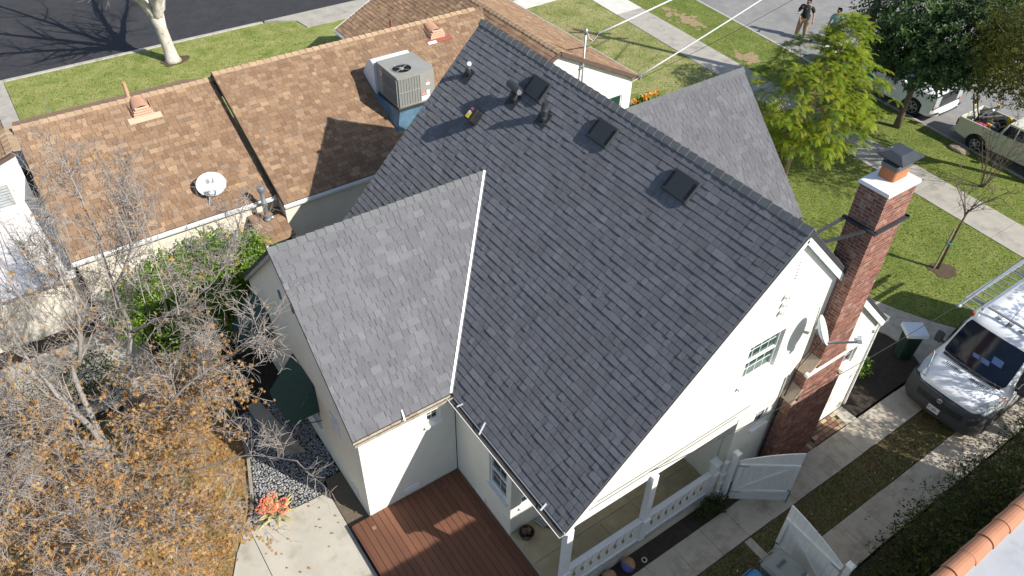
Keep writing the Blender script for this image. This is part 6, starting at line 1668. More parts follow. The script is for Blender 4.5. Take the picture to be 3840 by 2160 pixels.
# plate characters 07104S1 as small strokes
SEG = {'0': 'abcdef', '7': 'abc', '1': 'bc', '4': 'bcfg', 'S': 'acdfg'}
for i, ch in enumerate('07104S1'):
    # read from in front of the van: left to right is +y to -y in van coordinates
    y0 = .03 - (.128 - i * .0385) * -1 * -1
    w, h = .022, .07
    yl = .03 + .128 - i * .0385; yr = yl - w; xx = -.0935
    def Z(t): return .465 + t * h
    def st(ya, za, yb, zb):
        s_ = MB(); s_.beam((xx + (za - .5) * .15, ya, za), (xx + (zb - .5) * .15, yb, zb), .003, .008, up=(-1, 0, 0)); return s_
    m_ = MB()
    for sg in SEG[ch]:
        q = {'a': (yl, Z(1), yr, Z(1)), 'b': (yr, Z(1), yr, Z(.5)), 'c': (yr, Z(.5), yr, Z(0)), 'd': (yl, Z(0), yr, Z(0)), 'e': (yl, Z(.5), yl, Z(0)), 'f': (yl, Z(1), yl, Z(.5)), 'g': (yl, Z(.5), yr, Z(.5))}[sg]
        m_.beam((xx + (q[1] - .5) * .15, q[0], q[1]), (xx + (q[3] - .5) * .15, q[2], q[3]), .006, .006)
    m_.build('plate_character', 'plate_ink', pl_)
for sy in (-1, 1):
    b = MB()
    A = [(bul(.20, .72) - .03, .66, .96), (bul(.22, .92), .93, .90), (bul(.55, .98), 1.0, 1.0), (bul(.92, .98), .99, 1.24), (bul(.80, .9) - .01, .91, 1.22), (bul(.45, .8) - .01, .78, 1.13)]
    b.prism([(p[0] - .03, sy * (p[1] + .012), p[2] + .02) for p in A], (.03, sy * -.01, -.015)); hl = b.build('headlight', 'lamp_glass', VN)
    b = MB(); B_ = [(bul(.78, .95) - .0, .985, 1.19), (bul(.92, .98), .992, 1.25), (bul(.84, .9), .93, 1.24)]
    b.prism([(p[0] - .035, sy * (p[1] + .02), p[2] + .012) for p in B_], (.01, 0, -.005)); b.build('indicator', 'amber', hl)
    b = MB(); b.obox((1.35, sy * 1.16, 1.42), (.07, 0, 0), (0, .10, 0), (0, 0, .16)); mo = b.build('mirror', 'grey_plastic', VN, bevel=.04)
    b = MB(); b.beam((1.32, sy * .98, 1.34), (1.35, sy * 1.10, 1.36), .06, .05); b.build('mirror_arm', 'grey_plastic', mo)
    b = MB(); b.prism([(1.36, sy * .992, 1.34), (1.95, sy * 1.005, 1.34), (1.95, sy * .925, 2.0), (1.62, sy * .915, 2.05)], (0, sy * .012, 0)); b.build('side_window', 'car_glass', VN)
    b = MB(); b.box((.62, sy * 1.0 - .03, .22), (5.3, sy * 1.0 + .035, .42)); b.build('sill_trim', 'grey_plastic', VN)
    b = MB(); b.tube([(1.30, sy * 1.025, .45), (1.34, sy * 1.03, 1.25)], .006, 4); b.tube([(2.15, sy * 1.028, .45), (2.15, sy * 1.03, 1.2), (2.1, sy * .93, 2.1)], .006, 4); b.build('door_seam', 'tool_black', VN)
    b = MB(); b.box((1.98, sy * 1.03 - .012, 1.08), (2.12, sy * 1.03 + .012, 1.12)); b.build('door_handle', 'grey_plastic', VN)
    for xw in (.98, 4.35):
        wheel(VN, (xw, sy * .93, .34), .34, .22, sy, 5)
        b = MB(); b.lathe((xw, sy * 1.018, .36), [(.43, 0), (.43, .012), (.36, .012)], 24, (0, sy, 0)); b.build('wheel_arch', 'tool_black', VN)
# roof lamps and aerial
for y in (-.3, 0, .3):
    b = MB(); b.obox((2.0, y, zs(2.0) + .02), (.07, 0, 0), (0, .05, 0), (0, 0, .02)); b.build('roof_lamp', 'trim_grey', VN, bevel=.015)
b = MB(); b.tube([(1.85, .05, zs(1.85)), (2.45, .1, zs(2.0) + .42)], [.012, .004], 5); b.build('aerial', 'tool_black', VN)
# ladder on the rack: a thing of its own
LD = thing('ladder', (19.6, 5.10, 2.62), 'aluminium extension ladder tied on the roof of the white van', 'ladder')
for yy in (5.29, 4.90):
    b = MB(); b.box((17.95, yy - .022, 2.60), (22.2, yy + .022, 2.69)); b.build('ladder_rail', 'alu', LD)
    b = MB(); b.box((18.25, yy - .062 if yy < 5 else yy + .026, 2.62), (22.5, yy - .026 if yy < 5 else yy + .062, 2.70)); b.build('ladder_rail', 'alu', LD)
x = 18.05
while x < 22.2:
    b = MB(); b.tube([(x, 4.90, 2.645), (x, 5.29, 2.645)], .019, 8); b.build('rung', 'alu', LD); x += .29
for (x, y) in ((17.93, 5.29), (17.93, 4.90)):
    b = MB(); b.box((x - .05, y - .035, 2.58), (x + .05, y + .035, 2.70)); b.build('foot', 'rust_red' if y < 5 else 'bin_grey', LD, bevel=.01)
RK = thing('roof_rack', (19.8, 4.3, 2.45), 'two metal cross bars carrying the ladder on the van roof', 'roof rack')
for x in (18.6, 20.6):
    b = MB(); b.box((x - .025, 3.40, 2.54), (x + .025, 5.42, 2.585)); b.build('cross_bar', 'galv', RK)
    for y in (3.45, 5.0):
        b = MB(); b.box((x - .03, y - .02, 2.42), (x + .03, y + .02, 2.54)); b.build('bar_foot', 'galv', RK)

def side_poly(x0, x1, zb, zt, arches, ztop=None):
    """side panel outline in (x,z) with round wheel cut-outs"""
    P = [(x0, zb + .12)]
    for (cx, R) in arches:
        P.append((cx - R, zb))
        for k in range(1, 12):
            a = PI - PI * k / 12; P.append((cx + R * math.cos(a), .34 + (R - .02) * math.sin(a) if .34 + (R - .02) * math.sin(a) > zb else zb))
        P.append((cx + R, zb))
    P += [(x1, zb + .05)]
    return P
def pickup(name, loc, label, paint, L, W, belt, cab, bedx, roofz, arches, R, hoodz, wtop):
    """local x from tail (0) to nose (L)"""
    t_ = thing(name, loc, label, 'pickup truck', rotz=-PI / 2)
    hw = W / 2
    for sy in (-1, 1):
        P = side_poly(0.02, L - .12, .38, belt, arches)
        P += [(L - .05, hoodz - .2), (L - .12, hoodz - .05), (cab[1] + .05, belt + .02), (bedx, belt), (.02, belt)]
        b = MB(); b.prism([(x, sy * hw, z) for x, z in P], (0, -sy * .07, 0)); b.build('side_panel', paint, t_, bevel=.03)
        b = MB(); b.tube([(bedx + .01, sy * (hw + .002), .42), (bedx + .01, sy * (hw + .002), belt)], .006, 4); b.build('seam', 'tool_black', t_)
        for (cx, Ra) in arches:
            wheel(t_, (cx, sy * (hw - .12), R), R, .22, sy, 6)
            b = MB(); b.lathe((cx, sy * (hw - .28), .36), [(Ra - .03, 0), (Ra - .03, .2)], 20, (0, sy, 0)); b.build('arch_liner', 'dark_void', t_)
        b = MB(); b.box((.0, sy * (hw - .03) - .055, belt - .38), (.045, sy * (hw - .03) + .045, belt - .10)); b.build('tail_lamp', 'red_lamp', t_, bevel=.01)
    b = MB(); b.box((.03, -hw + .07, .50), (.10, hw - .07, belt)); b.build('tailgate', paint, t_, bevel=.01)
    b = MB(); b.box((-.14, -hw + .05, .40), (.02, hw - .05, .54)); b.build('rear_bumper', 'galv', t_, bevel=.02)
    b = MB(); b.box((.10, -hw + .07, .55), (bedx - .04, hw - .07, .60)); b.build('bed_floor', 'tool_black', t_)
    b = MB(); b.box((bedx - .05, -hw + .07, .55), (bedx, hw - .07, belt + .01)); b.build('bed_front', paint, t_)
    b = MB(); b.box((bedx, -hw + .08, .30), (L - .3, hw - .08, belt - .05)); b.build('underbody', 'tool_black', t_)
    # cab greenhouse
    wt = wtop / 2
    rg = [[(x, y * s, z) for (x, y, z, s) in []]]
    c0, c1 = bedx, cab[1]
    lo = [(c0 + .02, -hw + .02), (c1 + .1, -hw + .02), (c1 + .1, hw - .02), (c0 + .02, hw - .02)]
    hi = [(c0 + .10, -wt), (c1 - .55, -wt), (c1 - .55, wt), (c0 + .10, wt)]
    b = MB(); b.loft([[(x, y, belt - .02) for x, y in lo], [(x, y, roofz - .07) for x, y in hi]]); b.build('cab_glass', 'car_glass', t_)
    b = MB(); b.loft([[(x + dx, y * 1.02, roofz - .09) for (x, y), dx in zip(hi, (-.03, .05, .05, -.03))], [(x, y, roofz - .02) for x, y in hi], [(x * .94 + (c0 + c1 - .45) / 2 * .06, y * .85, roofz) for x, y in hi]]); b.build('roof', paint, t_, bevel=.015)
    for (i, j) in ((0, 0), (1, 1), (2, 2), (3, 3)):
        b = MB(); b.beam((lo[i][0], lo[i][1], belt - .02), (hi[j][0], hi[j][1], roofz - .06), .07, .07); b.build('pillar', paint, t_)
    for sy in (-1, 1):
        xm = (c0 + c1) / 2 - .1
        b = MB(); b.beam((xm, sy * (hw - .018), belt), (xm - .05, sy * (wt + .008), roofz - .06), .05, .08); b.build('pillar', paint, t_)
        b = MB(); b.obox((c1 - .12, sy * (hw + .12), belt + .1), (.06, 0, 0), (0, .09, 0), (0, 0, .10)); b.build('mirror', paint, t_, bevel=.03)
    # bonnet and nose
    b = MB()
    def hr(x, z, w): return [(x, -w, z - .16), (x, -w, z - .05), (x, -w * .9, z), (x, 0, z + .03), (x, w * .9, z), (x, w, z - .05), (x, w, z - .16)]
    b.loft([hr(c1 - .05, belt + .06, hw - .04), hr(c1 + .3, hoodz + .03, hw - .05), hr(L - .35, hoodz, hw - .06), hr(L - .12, hoodz - .05, hw - .09)]); b.build('bonnet', paint, t_, auto=40)
    b = MB(); b.box((L - .2, -hw + .04, .60), (L - .06, hw - .04, hoodz - .08)); b.build('grille', 'tool_black', t_, bevel=.02)
    for zz in (.72, .82, .92):
        b = MB(); b.box((L - .07, -hw * .6, zz), (L - .035, hw * .6, zz + .04)); b.build('grille_bar', 'grey_plastic', t_)
    b = MB(); rr = []
    for i in range(17):
        y = -hw - .01 + (W + .02) * i / 16; e = abs(y) / hw; x0 = L + .12 - .10 * e * e - .45 * max(0, e - .82) ** 1.1 * 3
        rr.append([(x0 - .35, y, .32), (x0 - .05, y, .32), (x0, y, .38), (x0, y, .56), (x0 - .03, y, .62), (x0 - .35, y, .64)])
    b.loft(rr); b.build('front_bumper', paint if paint == 'paint_white' else 'galv', t_, auto=40)
    b = MB(); b.box((L + .06, -hw * .62, .37), (L + .125, hw * .62, .46)); b.build('valance', 'grey_plastic', t_)
    for sy in (-1, 1):
        b = MB(); b.box((L - .26, sy * (hw - .19) - .20 if sy > 0 else sy * (hw - .19) - .18, .70), (L - .045, sy * (hw - .19) + .18 if sy > 0 else sy * (hw - .19) + .20, hoodz - .10)); hl = b.build('headlight', 'lamp_glass', t_, bevel=.02)
        b = MB(); b.box((L - .052, sy * (hw - .14) - .05, .74), (L - .035, sy * (hw - .14) + .06, .80)); b.build('indicator', 'amber', hl)
        b = MB(); b.box((L + .06, sy * (hw - .22) - .09, .46), (L + .092, sy * (hw - .22) + .09, .54)); b.build('fog_lamp', 'tool_black', t_)
    return t_
WT = pickup('white_pickup', (31.78, 19.35, -.13), 'white pickup truck with teal markings parked behind the glossy tree', 'paint_white', 5.85, 2.03, 1.18, (1.75, 4.25), 1.75, 1.95, [(1.15, .50), (4.90, .50)], .40, 1.27, 1.55)
for (x0, x1, z0, z1, m_) in ((2.0, 2.9, .65, 1.05, 'teal'), (1.2, 1.7, .9, 1.12, 'teal'), (3.0, 3.3, .7, 1.0, 'tool_blue')):
    b = MB(); pts = [((x0 + x1) / 2 + (x1 - x0) / 2 * math.cos(a), (z0 + z1) / 2 + (z1 - z0) / 2 * math.sin(a + .5 * math.cos(a))) for a in [2 * PI * i / 18 for i in range(18)]]
    b.prism([(x, -1.016, z) for x, z in pts], (0, -.004, 0)); b.build('door_logo', m_, WT)
CT = pickup('cream_pickup', (31.18, 12.3, -.13), 'old cream pickup truck with tools piled in its open bed', 'paint_cream', 4.3, 1.66, 1.14, (1.75, 3.0), 1.68, 1.58, [(.98, .43), (3.45, .42)], .33, 1.12, 1.25)
# load in the cream pickup: separate tools
def W_(x, y, z): return V((31.18 + y, 12.3 - x, z - .13))    # truck local -> world
t_ = thing('hand_truck', W_(.25, -.05, .62), 'black hand truck with yellow plate leaning over the tailgate of the cream pickup', 'hand truck')
for dy in (-.14, .14):
    b = MB(); b.tube([W_(.55, -.1 + dy, .70), W_(.2, -.1 + dy, 1.25), W_(-.02, -.1 + dy, 1.75), W_(-.08, -.1 + dy, 1.85)], .028, 6); b.build('tube', 'tool_black', t_)
b = MB(); b.tube([W_(-.08, -.24, 1.85), W_(-.1, -.1, 1.92), W_(-.08, .04, 1.85)], .018, 6); b.build('handle', 'tool_black', t_)
b = MB(); b.prism([W_(.10, -.22, 1.42), W_(.10, .06, 1.42), W_(0, .06, 1.62), W_(0, -.22, 1.62)], (.01, .01, .01)); b.build('plate', 'tool_yellow', t_)
b = MB(); b.prism([W_(.09, -.16, 1.46), W_(.09, .0, 1.46), W_(.02, .0, 1.58), W_(.02, -.16, 1.58)], (.012, .02, .012)); b.build('plate_hole', 'tool_black', t_)
t_ = thing('saw_stand', W_(.6, .35, .62), 'folded white metal saw stand with yellow clip in the cream pickup bed', 'tool stand')
for (p, q) in (((.3, .15, .9), (.75, .7, 1.35)), ((.3, .5, .9), (.7, .2, 1.4)), ((.5, .1, 1.0), (1.0, .5, 1.2)), ((.2, .3, 1.1), (.8, .45, 1.5))):
    b = MB(); b.tube([W_(*p), W_(*q)], .042, 6); b.build('leg', 'alu', t_)
b = MB(); b.obox(W_(.72, .45, 1.5), (.04, 0, 0), (0, .05, 0), (0, 0, .06)); b.build('clip', 'tool_yellow', t_, bevel=.01)
t_ = thing('round_saw_case', W_(.85, .05, .62), 'round black drum with yellow label in the cream pickup bed', 'tool case')
b = MB(); b.lathe(W_(.85, .05, .62), [(.28, 0), (.31, .05), (.31, .28), (.27, .34), (0, .35)], 24, (.1, -.1, 1)); b.build('drum', 'tool_black', t_, auto=40)
b = MB(); b.obox(W_(.92, -.12, .98), (.05, 0, 0), (0, .12, 0), (-.02, 0, .004)); b.build('label_strip', 'tool_yellow', t_)
b = MB(); b.tube([W_(.7, .05, .99), W_(.85, .05, 1.04), W_(1.0, .05, .99)], .015, 6); b.build('handle', 'trim_grey', t_)
t_ = thing('pink_fuel_can', W_(.85, -.48, .62), 'dusty pink-red fuel can in the cream pickup bed', 'fuel can')
b = MB(); b.obox(W_(.85, -.48, .82), (.18, 0, 0), (0, .24, 0), (0, 0, .2)); b.build('body', 'tool_red', t_, bevel=.05)
b = MB(); b.tube([W_(.75, -.48, .95), W_(.85, -.48, 1.03), W_(.97, -.48, .95)], .02, 6); b.build('handle', 'tool_red', t_)
t_ = thing('hose_coil', W_(1.3, 0, .62), 'coil of black air hose in the cream pickup bed', 'hose')
b = MB()
for k in range(6):
    rr = .26 + .015 * k; b.tube([W_(1.32 + rr * .8 * math.cos(a), -.05 + rr * 1.2 * math.sin(a), .72 + .05 * k + .05 * math.sin(2 * a + k)) for a in [2 * PI * i / 18 for i in range(19)]], .014, 5, cap=False)
b.build('coil', 'tool_black', t_, smooth=True)
t_ = thing('blue_nailer', W_(1.2, -.32, .62), 'blue and yellow power tool beside the hose coil', 'power tool')
b = MB(); b.obox(W_(1.2, -.32, .98), (.06, 0, 0), (0, .06, 0), (0, 0, .08)); b.build('body', 'tool_blue', t_, bevel=.02)
b = MB(); b.tube([W_(1.25, -.2, .95), W_(1.4, .1, 1.05)], .025, 6); b.build('handle', 'tool_yellow', t_)
t_ = thing('yellow_level', W_(1.5, .35, .62), 'small yellow tool standing by the cab of the cream pickup', 'power tool')
b = MB(); b.obox(W_(1.4, .3, 1.2), (.05, 0, 0), (0, .05, 0), (0, 0, .14)); b.build('body', 'tool_yellow', t_, bevel=.02)
b = MB(); b.obox(W_(1.4, .3, .85), (.09, 0, 0), (0, .09, 0), (0, 0, .22)); b.build('foot', 'tool_black', t_)
r = random.Random(3); b = MB(); t_ = thing('tool_pile', W_(.45, -.25, .61), 'heap of small dark tools and cords inside the cream pickup bed', 'tools')
for k in range(60):
    p = W_(r.uniform(.15, 1.5), r.uniform(-.68, .68), .66 + r.random() * .40); a = rv(r).normalized(); c2 = a.orthogonal().normalized(); b.obox(p, a * r.uniform(.04, .14), c2 * r.uniform(.02, .05), a.cross(c2) * r.uniform(.02, .05))
b.build('pieces', 'tool_black', t_, kind='stuff')

# ------------------------------------------------------------------ people
def skin_obj(name, m, verts, edges, parent, sub=2, rootv=0):
    """continuous skinned figure part: verts = (pos, radius or (rx,ry))"""
    me = bpy.data.meshes.new(name); me.from_pydata([tuple(v[0]) for v in verts], edges, [])
    me.materials.append(MATS[m]); o = bpy.data.objects.new(name, me); COL.objects.link(o); o.parent = parent
    ORG[o.name] = V((0, 0, 0))
    md = o.modifiers.new('skin', 'SKIN'); md.use_smooth_shade = True
    if not me.skin_vertices: me.skin_vertices.new()
    for i, v in enumerate(verts):
        rr = v[1] if isinstance(v[1], (tuple, list)) else (v[1], v[1])
        me.skin_vertices[0].data[i].radius = rr
        me.skin_vertices[0].data[i].use_root = (i == rootv)
    s_ = o.modifiers.new('sub', 'SUBSURF'); s_.levels = sub; s_.render_levels = sub
    return o
def person(loc, rotz, label, k, shirt, trousers, pose):
    t_ = thing('person', loc, label, 'person', 'people standing in the road', rotz=rotz)
    g = 1.12 if pose == 'remote' else .95
    Lf = [V((.02, .13, .92)), V((.03, .15, .50)), V((.0, .17, .09)), V((.16, .19, .045))]
    Rf = [V((.02, -.13, .92)), V((.05, -.16, .50)), V((.02, -.19, .09)), V((.18, -.21, .045))]
    la = [V((0, .235 * g, 1.44)), V((.0, .32 * g, 1.16)), V((.08, .35 * g, .90)), V((.10, .35 * g, .83))]
    ra = [V((0, -.235 * g, 1.44)), V((.02, -.33 * g, 1.18)), V((.24, -.33 * g, 1.20)), V((.31, -.31 * g, 1.22))] if pose == 'remote' else [V((0, -.235 * g, 1.44)), V((.0, -.31 * g, 1.16)), V((.08, -.33 * g, .92)), V((.1, -.33 * g, .85))]
    vs = [(V((0, 0, .98)), .14), (V((.02, 0, 1.2)), .15), (V((0, 0, 1.42)), .13), (V((.01, 0, 1.52)), .06), (V((.03, 0, 1.62)), .085), (V((.025, 0, 1.71)), .095), (V((.01, 0, 1.775)), .07)]
    ed = [(0, 1), (1, 2), (2, 3), (3, 4), (4, 5), (5, 6)]
    def chain(root, pts, rads):
        p = root
        for q, rr in zip(pts, rads):
            vs.append((q, rr)); ed.append((p, len(vs) - 1)); p = len(vs) - 1
        return p
    chain(0, Lf, [.095, .065, .04, .035]); chain(0, Rf, [.095, .065, .04, .035])
    for A in (la, ra):
        e = chain(2, A, [.065, .048, .034, .030]); hp = vs[e][0]; d = (A[-1] - A[-2]).normalized(); s = d.cross(V((1, 0, 0)))
        s = s.normalized() if s.length > .1 else V((0, 1, 0)); s = V((0, 1, 0)) if abs(d.x) < .5 else V((0, 0, 1))
        for f in range(4):
            o = s * (-.024 + .016 * f); chain(e, [hp + o + d * .05 + V((.004, 0, 0)), hp + o * 1.15 + d * (.085 + .008 * (1.5 - abs(f - 1.5)))], [.010, .008])
        chain(e, [hp + s * .035 + d * .02, hp + s * .05 + d * .05 + V((.015, 0, 0))], [.011, .008])
    bd = skin_obj('body', 'skin', vs, ed, t_)
    # face details
    for sy in (-1, 1):
        b = MB(); b.lathe((.105, sy * .034, 1.695), [(.013, -.01), (.010, .004), (0, .006)], 8, (1, 0, 0)); b.build('eye', 'hair', bd, smooth=True)
        b = MB(); b.lathe((.02, sy * .088, 1.68), [(.028, -.008), (.024, .012), (.0, .016)], 8, (0, sy, 0)); b.build('ear', 'skin', bd, smooth=True)
    b = MB(); b.prism([(.10, -.016, 1.65), (.10, .016, 1.65), (.10, 0, 1.70)], (.03, 0, -.01)); b.build('nose', 'skin', bd)
    b = MB(); b.box((.095, -.025, 1.612), (.112, .025, 1.622)); b.build('mouth', 'rust_red', bd)
    hv = [(V((-.01, 0, 1.745)), .098), (V((.03, 0, 1.775)), .075), (V((-.06, 0, 1.70)), .07), (V((-.07, 0, 1.65)), .055)]
    skin_obj('hair', 'hair', hv, [(0, 1), (0, 2), (2, 3)], t_)
    if pose == 'remote':
        skin_obj('beard', 'hair', [(V((.085, 0, 1.585)), .035), (V((.065, .045, 1.60)), .03), (V((.065, -.045, 1.60)), .03)], [(0, 1), (0, 2)], t_)
    w = .185 if pose == 'remote' else .155
    sv = [(V((.03, 0, .93)), (w, w * 1.02)), (V((.05, 0, 1.10)), (w * 1.14, w * 1.1)), (V((.02, 0, 1.32)), w * 1.03), (V((0, 0, 1.46)), .125), (V((.01, 0, 1.53)), .075)]
    se_ = [(0, 1), (1, 2), (2, 3), (3, 4)]
    for A in (la, ra):
        sv.append((A[0], .10)); se_.append((3, len(sv) - 1)); sv.append((A[0].lerp(A[1], .75), .085)); se_.append((len(sv) - 2, len(sv) - 1))
    so = skin_obj('shirt', shirt, sv, se_, t_)
    if pose == 'remote':
        b = MB(); b.box((.155, -.02, 1.40), (.165, .02, 1.46)); b.build('button_placket', 'galv', so)
    tv = [(V((.02, 0, .95)), (.17 * g, .17 * g))]; te = []
    for A in (Lf, Rf):
        p = 0
        for q, rr in ((A[0], .135 * g), (A[1], .11 * g), (A[2] + V((0, 0, .06)), .092), (A[2] + V((0, 0, .01)), .085)):
            tv.append((q, rr)); te.append((p, len(tv) - 1)); p = len(tv) - 1
    skin_obj('trousers', trousers, tv, te, t_)
    for A in (Lf, Rf):
        b = MB(); c = A[2]; b.loft([[(c.x - .08, c.y - .04, .0), (c.x + .19, c.y - .05, .0), (c.x + .19, c.y + .05, .0), (c.x - .08, c.y + .04, .0)], [(c.x - .08, c.y - .045, .06), (c.x + .20, c.y - .05, .045), (c.x + .20, c.y + .05, .045), (c.x - .08, c.y + .045, .06)], [(c.x - .06, c.y - .035, .11), (c.x + .05, c.y - .035, .10), (c.x + .05, c.y + .035, .10), (c.x - .06, c.y + .035, .11)]]); b.build('shoe', 'shoe_white', t_, bevel=.015)
    t_.scale = (k, k, k)
    return t_
m1 = person((33.15, 22.2, -.13), rad(-148), 'bearded person in black polo shirt and khaki trousers holding a remote', 1.03, 'shirt_black', 'khaki', 'remote')
person((33.6, 20.75, -.13), rad(-160), 'dark-haired person mostly hidden behind the feathery tree', 1.0, 'shirt_teal', 'jeans', 'plain')
h = V((33.15, 22.2, -.13)) + Matrix.Rotation(rad(-148), 3, 'Z') @ V((.40, -.33, 1.25)) * 1.03
t_ = thing('remote_control', h, 'small grey drone remote held in the bearded person\'s right hand', 'remote')
b = MB(); b.obox(h + V((0, 0, .03)), (.05, -.06, 0), (.05, .035, 0), (0, 0, .02)); b.build('case', 'trim_grey', t_, bevel=.01)
for k in (-1, 1):
    b = MB(); b.tube([h + V((k * .03, -k * .04, .05)), h + V((k * .05 - .05, -k * .06 - .03, .12))], .006, 5); b.build('antenna', 'tool_black', t_)

# ------------------------------------------------------------------ pole, cables, bins and small things
UP = thing('utility_pole', (30.0, 17.0, 0), 'dark wooden utility pole rising behind the glossy street tree', 'utility pole')
b = MB(); b.tube([(30.0, 17.0, -.1), (30.0, 17.0, 5), (30.0, 17.0, 10.2)], [.16, .14, .11], 12); b.build('shaft', 'pole_wood', UP, smooth=True)
for (p, q, w) in (((29.2, 17.6, 9.5), (30.8, 16.4, 9.5), .1), ((29.4, 17.4, 8.6), (30.6, 16.6, 8.6), .1)):
    b = MB(); b.beam(p, q, w, .12); b.build('cross_arm', 'pole_wood', UP)
for k in range(3):
    b = MB(); b.tube([(29.84 + .03 * k, 16.86 + .02 * k, 0), (29.86 + .03 * k, 16.86 + .02 * k, 6)], .028, 6); b.build('conduit', 'galv' if k % 2 else 'black_metal', UP)
b = MB(); c = V((29.42, 17.15, 2.62))
prof = [(-.28, 0), (.28, 0), (.28, .42)] + [(.28 * math.cos(a), .42 + .20 * math.sin(a)) for a in [PI * i / 8 for i in range(1, 8)]] + [(-.28, .42)]
b.prism([c + V((.40 * 0 + u * .45, -u * .75, v)) for u, v in prof], (.36, .22, 0)); b.build('equipment_box', 'box_blue', UP)
def cable(pts, rr, m, label, sag=0.0, nm='overhead_cable'):
    P = []
    for i in range(len(pts) - 1):
        a = V(pts[i]); c = V(pts[i + 1])
        for k in range(12): t = k / 12; P.append(a.lerp(c, t) - V((0, 0, sag * 4 * t * (1 - t))))
    P.append(V(pts[-1])); b = MB(); b.tube(P, rr, 6); o = b.build(nm, m, None, smooth=True); setp(o, label, 'cable', 'overhead cables'); return o
cable([(17.14, 19.22, 4.88), (30.0, 17.05, 8.6)], .028, 'cable_white', 'thick white service cable from the mast across the lawn', .10)
cable([(19.45, 19.35, 2.62), (30.0, 17.0, 7.9)], .028, 'cable_white', 'white cable from the white gable corner toward the utility pole', .14)
cable([(19.45, 19.35, 2.50), (30.0, 17.0, 6.6)], .008, 'cable_black', 'thin black phone line running from the gable corner', .25)
cable([(24.0, 30.0, 6.2), (30.0, 17.0, 7.0), (33.0, 8.0, 7.2)], .010, 'cable_black', 'thin black line crossing above the road at top right', .3)
cable([(17.35, 19.5, 2.1), (19.45, 19.35, 2.55)], .008, 'cable_white', 'thin white wire along the neighbouring white gable', .05)
cable([(7.7, 5.80, 2.95), (11.5, 5.40, 3.02), (17.48, 5.14, 3.05)], .008, 'cable_black', 'thin wire running along the gable above the porch to the glass insulator', .06)
cable([(17.48, 5.14, 3.05), (29.5, 4.4, 6.6)], .008, 'cable_black', 'thin wire passing over the ladder beyond the glass insulator', .1)
t_ = thing('glass_insulator', (17.48, 5.14, 2.98), 'pale green glass insulator on the wire beside the ladder', 'insulator')
b = MB(); b.lathe((17.48, 5.14, 2.97), [(.03, 0), (.06, .03), (.055, .09), (.03, .13), (.0, .14)], 12, (-.8, .1, .3)); b.build('bell', 'lamp_glass', t_, smooth=True)
def bin_(name, c, rot, w, d, h, body, lid, label, mark=True):
    t_ = thing(name, (c[0], c[1], 0), label, 'wheelie bin', 'wheeled bins', rotz=rot)
    b = MB(); b.loft([rrect(0, 0, w * .38, d * .40, .04, .05), rrect(0, 0, w * .47, d * .47, h - .06, .06)]); b.build('body', body, t_, auto=40)
    b = MB(); b.loft([rrect(0, 0, w * .5, d * .5, h - .06, .07), rrect(0, 0, w * .5, d * .5, h - .01, .07), rrect(0, 0, w * .42, d * .42, h + .05, .08)]); l_ = b.build('lid', lid, t_, auto=40)
    if mark:
        b = MB(); b.box((-w * .22, d * .02, h + .048), (w * .22, d * .20, h + .055)); b.build('lid_panel', body, l_)
        for q in range(6):
            b = MB(); b.box((-w * .19 + q * w * .065, d * .06, h + .0552), (-w * .19 + q * w * .065 + w * .045, d * .16, h + .058)); b.build('embossed_letter', 'cap_metal', l_)
    b = MB(); b.tube([(-w * .4, d * .56, h - .05), (w * .4, d * .56, h - .05)], .018, 6); b.build('handle', body, t_)
    for sx in (-1, 1):
        b = MB(); b.lathe((sx * w * .36, d * .42, .12), [(.0, 0), (.12, 0), (.12, .05), (0, .05)], 16, (1, 0, 0)); b.build('wheel', 'tyre', t_)
    return t_
bin_('wheelie_bin', (9.52, 3.32), rad(4), .68, .74, 1.04, 'bin_grey', 'bin_grey', 'grey wheeled bin standing behind the open white gate')
bin_('wheelie_bin', (8.72, 3.30), rad(2), .66, .72, 1.02, 'bin_blue', 'bin_blue', 'blue wheeled bin left of the grey one', False)
bin_('wheelie_bin', (18.08, 6.02), rad(-36), .46, .48, .98, 'bin_green', 'bin_green', 'dark green wheeled bin with a white box on its lid', False)
t_ = thing('foam_box', (18.0, 5.99, 1.03), 'flat white foam box resting on the green bin beside the van', 'box', rotz=rad(-36))
b = MB(); b.box((-.29, -.27, .0), (.29, .27, .11)); b.build('base', 'foam_white', t_, bevel=.012)
b = MB(); b.box((-.285, -.265, .112), (.285, .265, .135)); b.build('lid', 'foam_white', t_, bevel=.008)
# two-tone balls and ring in the planting strip
for (x, y, a, lb) in ((7.29, 5.52, .4, 'purple and tan ball lying in the planting strip below the porch rail'), (6.76, 5.53, -2.0, 'tan ball at the bottom edge below the porch rail')):
    t_ = thing('play_ball', (x, y, -.03), lb, 'ball')
    for half, m_ in ((0, 'ball_tan'), (1, 'ball_purple')):
        b = MB(); c = V((x, y, .13)); ax = V((math.cos(a), math.sin(a), .25)).normalized() * (1 if half == 0 else -1)
        cut = -.25 if half == 0 else .25
        prof = []
        for i in range(9):
            t0 = math.acos(max(-1, min(1, cut))); th = t0 * (1 - i / 8); prof.append((.165 * math.sin(th), .165 * math.cos(th)))
        b.lathe(c, prof, 20, tuple(ax), cap=False); b.build('shell', m_, t_, smooth=True)
b = MB(); b.tube([(7.72 + .055 * math.cos(t), 5.44 + .055 * math.sin(t), .02) for t in [2 * PI * i / 16 for i in range(17)]], .011, 6, cap=False); setp(b.build('pipe_ring', 'cable_white'), 'small white plastic ring on the soil beside the ball', 'ring')
t_ = thing('wicker_basket', (5.86, 7.36, .1), 'brown basket with old boots on the porch floor by the wall', 'basket')
b = MB(); b.lathe((5.86, 7.36, .10), [(.13, 0), (.19, .16), (.17, .16), (.12, .02)], 18, cap=False); b.build('basket', 'basket', t_)
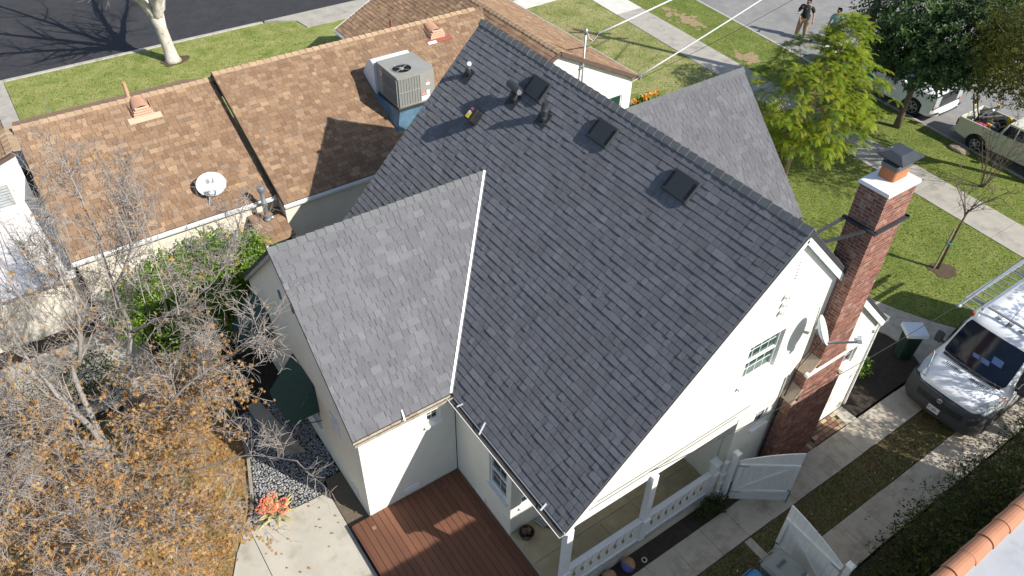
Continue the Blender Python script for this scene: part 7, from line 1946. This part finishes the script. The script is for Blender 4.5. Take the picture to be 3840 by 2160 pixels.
for (dx, dy) in ((-.05, .02), (.05, -.03)):
    b = MB(); b.tube([(5.86 + dx, 7.36 + dy, .14), (5.86 + dx, 7.38 + dy, .24), (5.88 + dx, 7.40 + dy, .33)], [.06, .05, .055], 8); b.build('boot', 'bark_brown', t_, smooth=True)
t_ = thing('caulking_gun', (6.30, 7.45, .1), 'black caulking gun with silver sealant tubes on the porch floor', 'tool')
for k in range(3):
    b = MB(); b.tube([(6.22 + .06 * k, 7.56, .14), (6.30 + .06 * k, 7.28, .14)], .027, 8); b.build('tube', 'galv', t_)
b = MB(); b.tube([(6.36, 7.30, .13), (6.44, 7.14, .12), (6.52, 7.04, .12)], .015, 6); b.tube([(6.44, 7.14, .12), (6.56, 7.16, .12)], .012, 6); b.build('trigger', 'tool_black', t_)
# red clay edging pipe in the flower bed, rock by the kerb, stone by the aloe
t_ = thing('clay_edging', (15.2, 5.9, 0), 'broken red clay edging pipe lying in the dark flower bed', 'edging')
for (p, q, rr) in (((15.14, 5.90, .06), (15.40, 6.02, .06), .07), ((15.42, 6.03, .05), (16.9, 6.72, .05), .05), ((16.86, 6.66, .05), (17.0, 6.95, .05), .045)):
    b = MB(); b.tube([p, V(p).lerp(V(q), .5) + V((.01, -.01, .005)), q], rr, 8); b.build('pipe_length', 'red_pipe', t_, smooth=True)
def rock(name, c, s, label, m='rock', seed=1):
    bm = bmesh.new(); bmesh.ops.create_icosphere(bm, subdivisions=3, radius=1)
    for v in bm.verts: v.co = V((v.co.x * s[0], v.co.y * s[1], v.co.z * s[2])) * (1 + .18 * noise.noise(v.co * 1.7 + V((seed, 0, 0))))
    me = bpy.data.meshes.new(name); bm.to_mesh(me); bm.free(); me.materials.append(MATS[m]); o = bpy.data.objects.new(name, me); o.location = c; COL.objects.link(o); setp(o, label, 'rock'); return o
rock('kerb_rock', (29.82, 11.55, .02), (.24, .42, .13), 'flat tan rock on the verge by the kerb behind the cream pickup')
rock('patio_stone', (1.05, 11.32, -.16), (.15, .11, .07), 'pale square stone beside the coral aloe', 'concrete', 4)
# petals and bits on the driveway
r = random.Random(6); b = MB()
for k in range(70):
    p = V((r.uniform(9, 17), r.uniform(2.7, 5.3), .006)); leaf(b, p, V((r.gauss(0, 1), r.gauss(0, 1), .1)), V((0, 0, 1)), r.uniform(.02, .05), r.uniform(.01, .018), r.random())
setp(b.build('fallen_petals', 'petal_white'), 'scattered pale petals on the driveway strips', 'petals', kind='stuff')
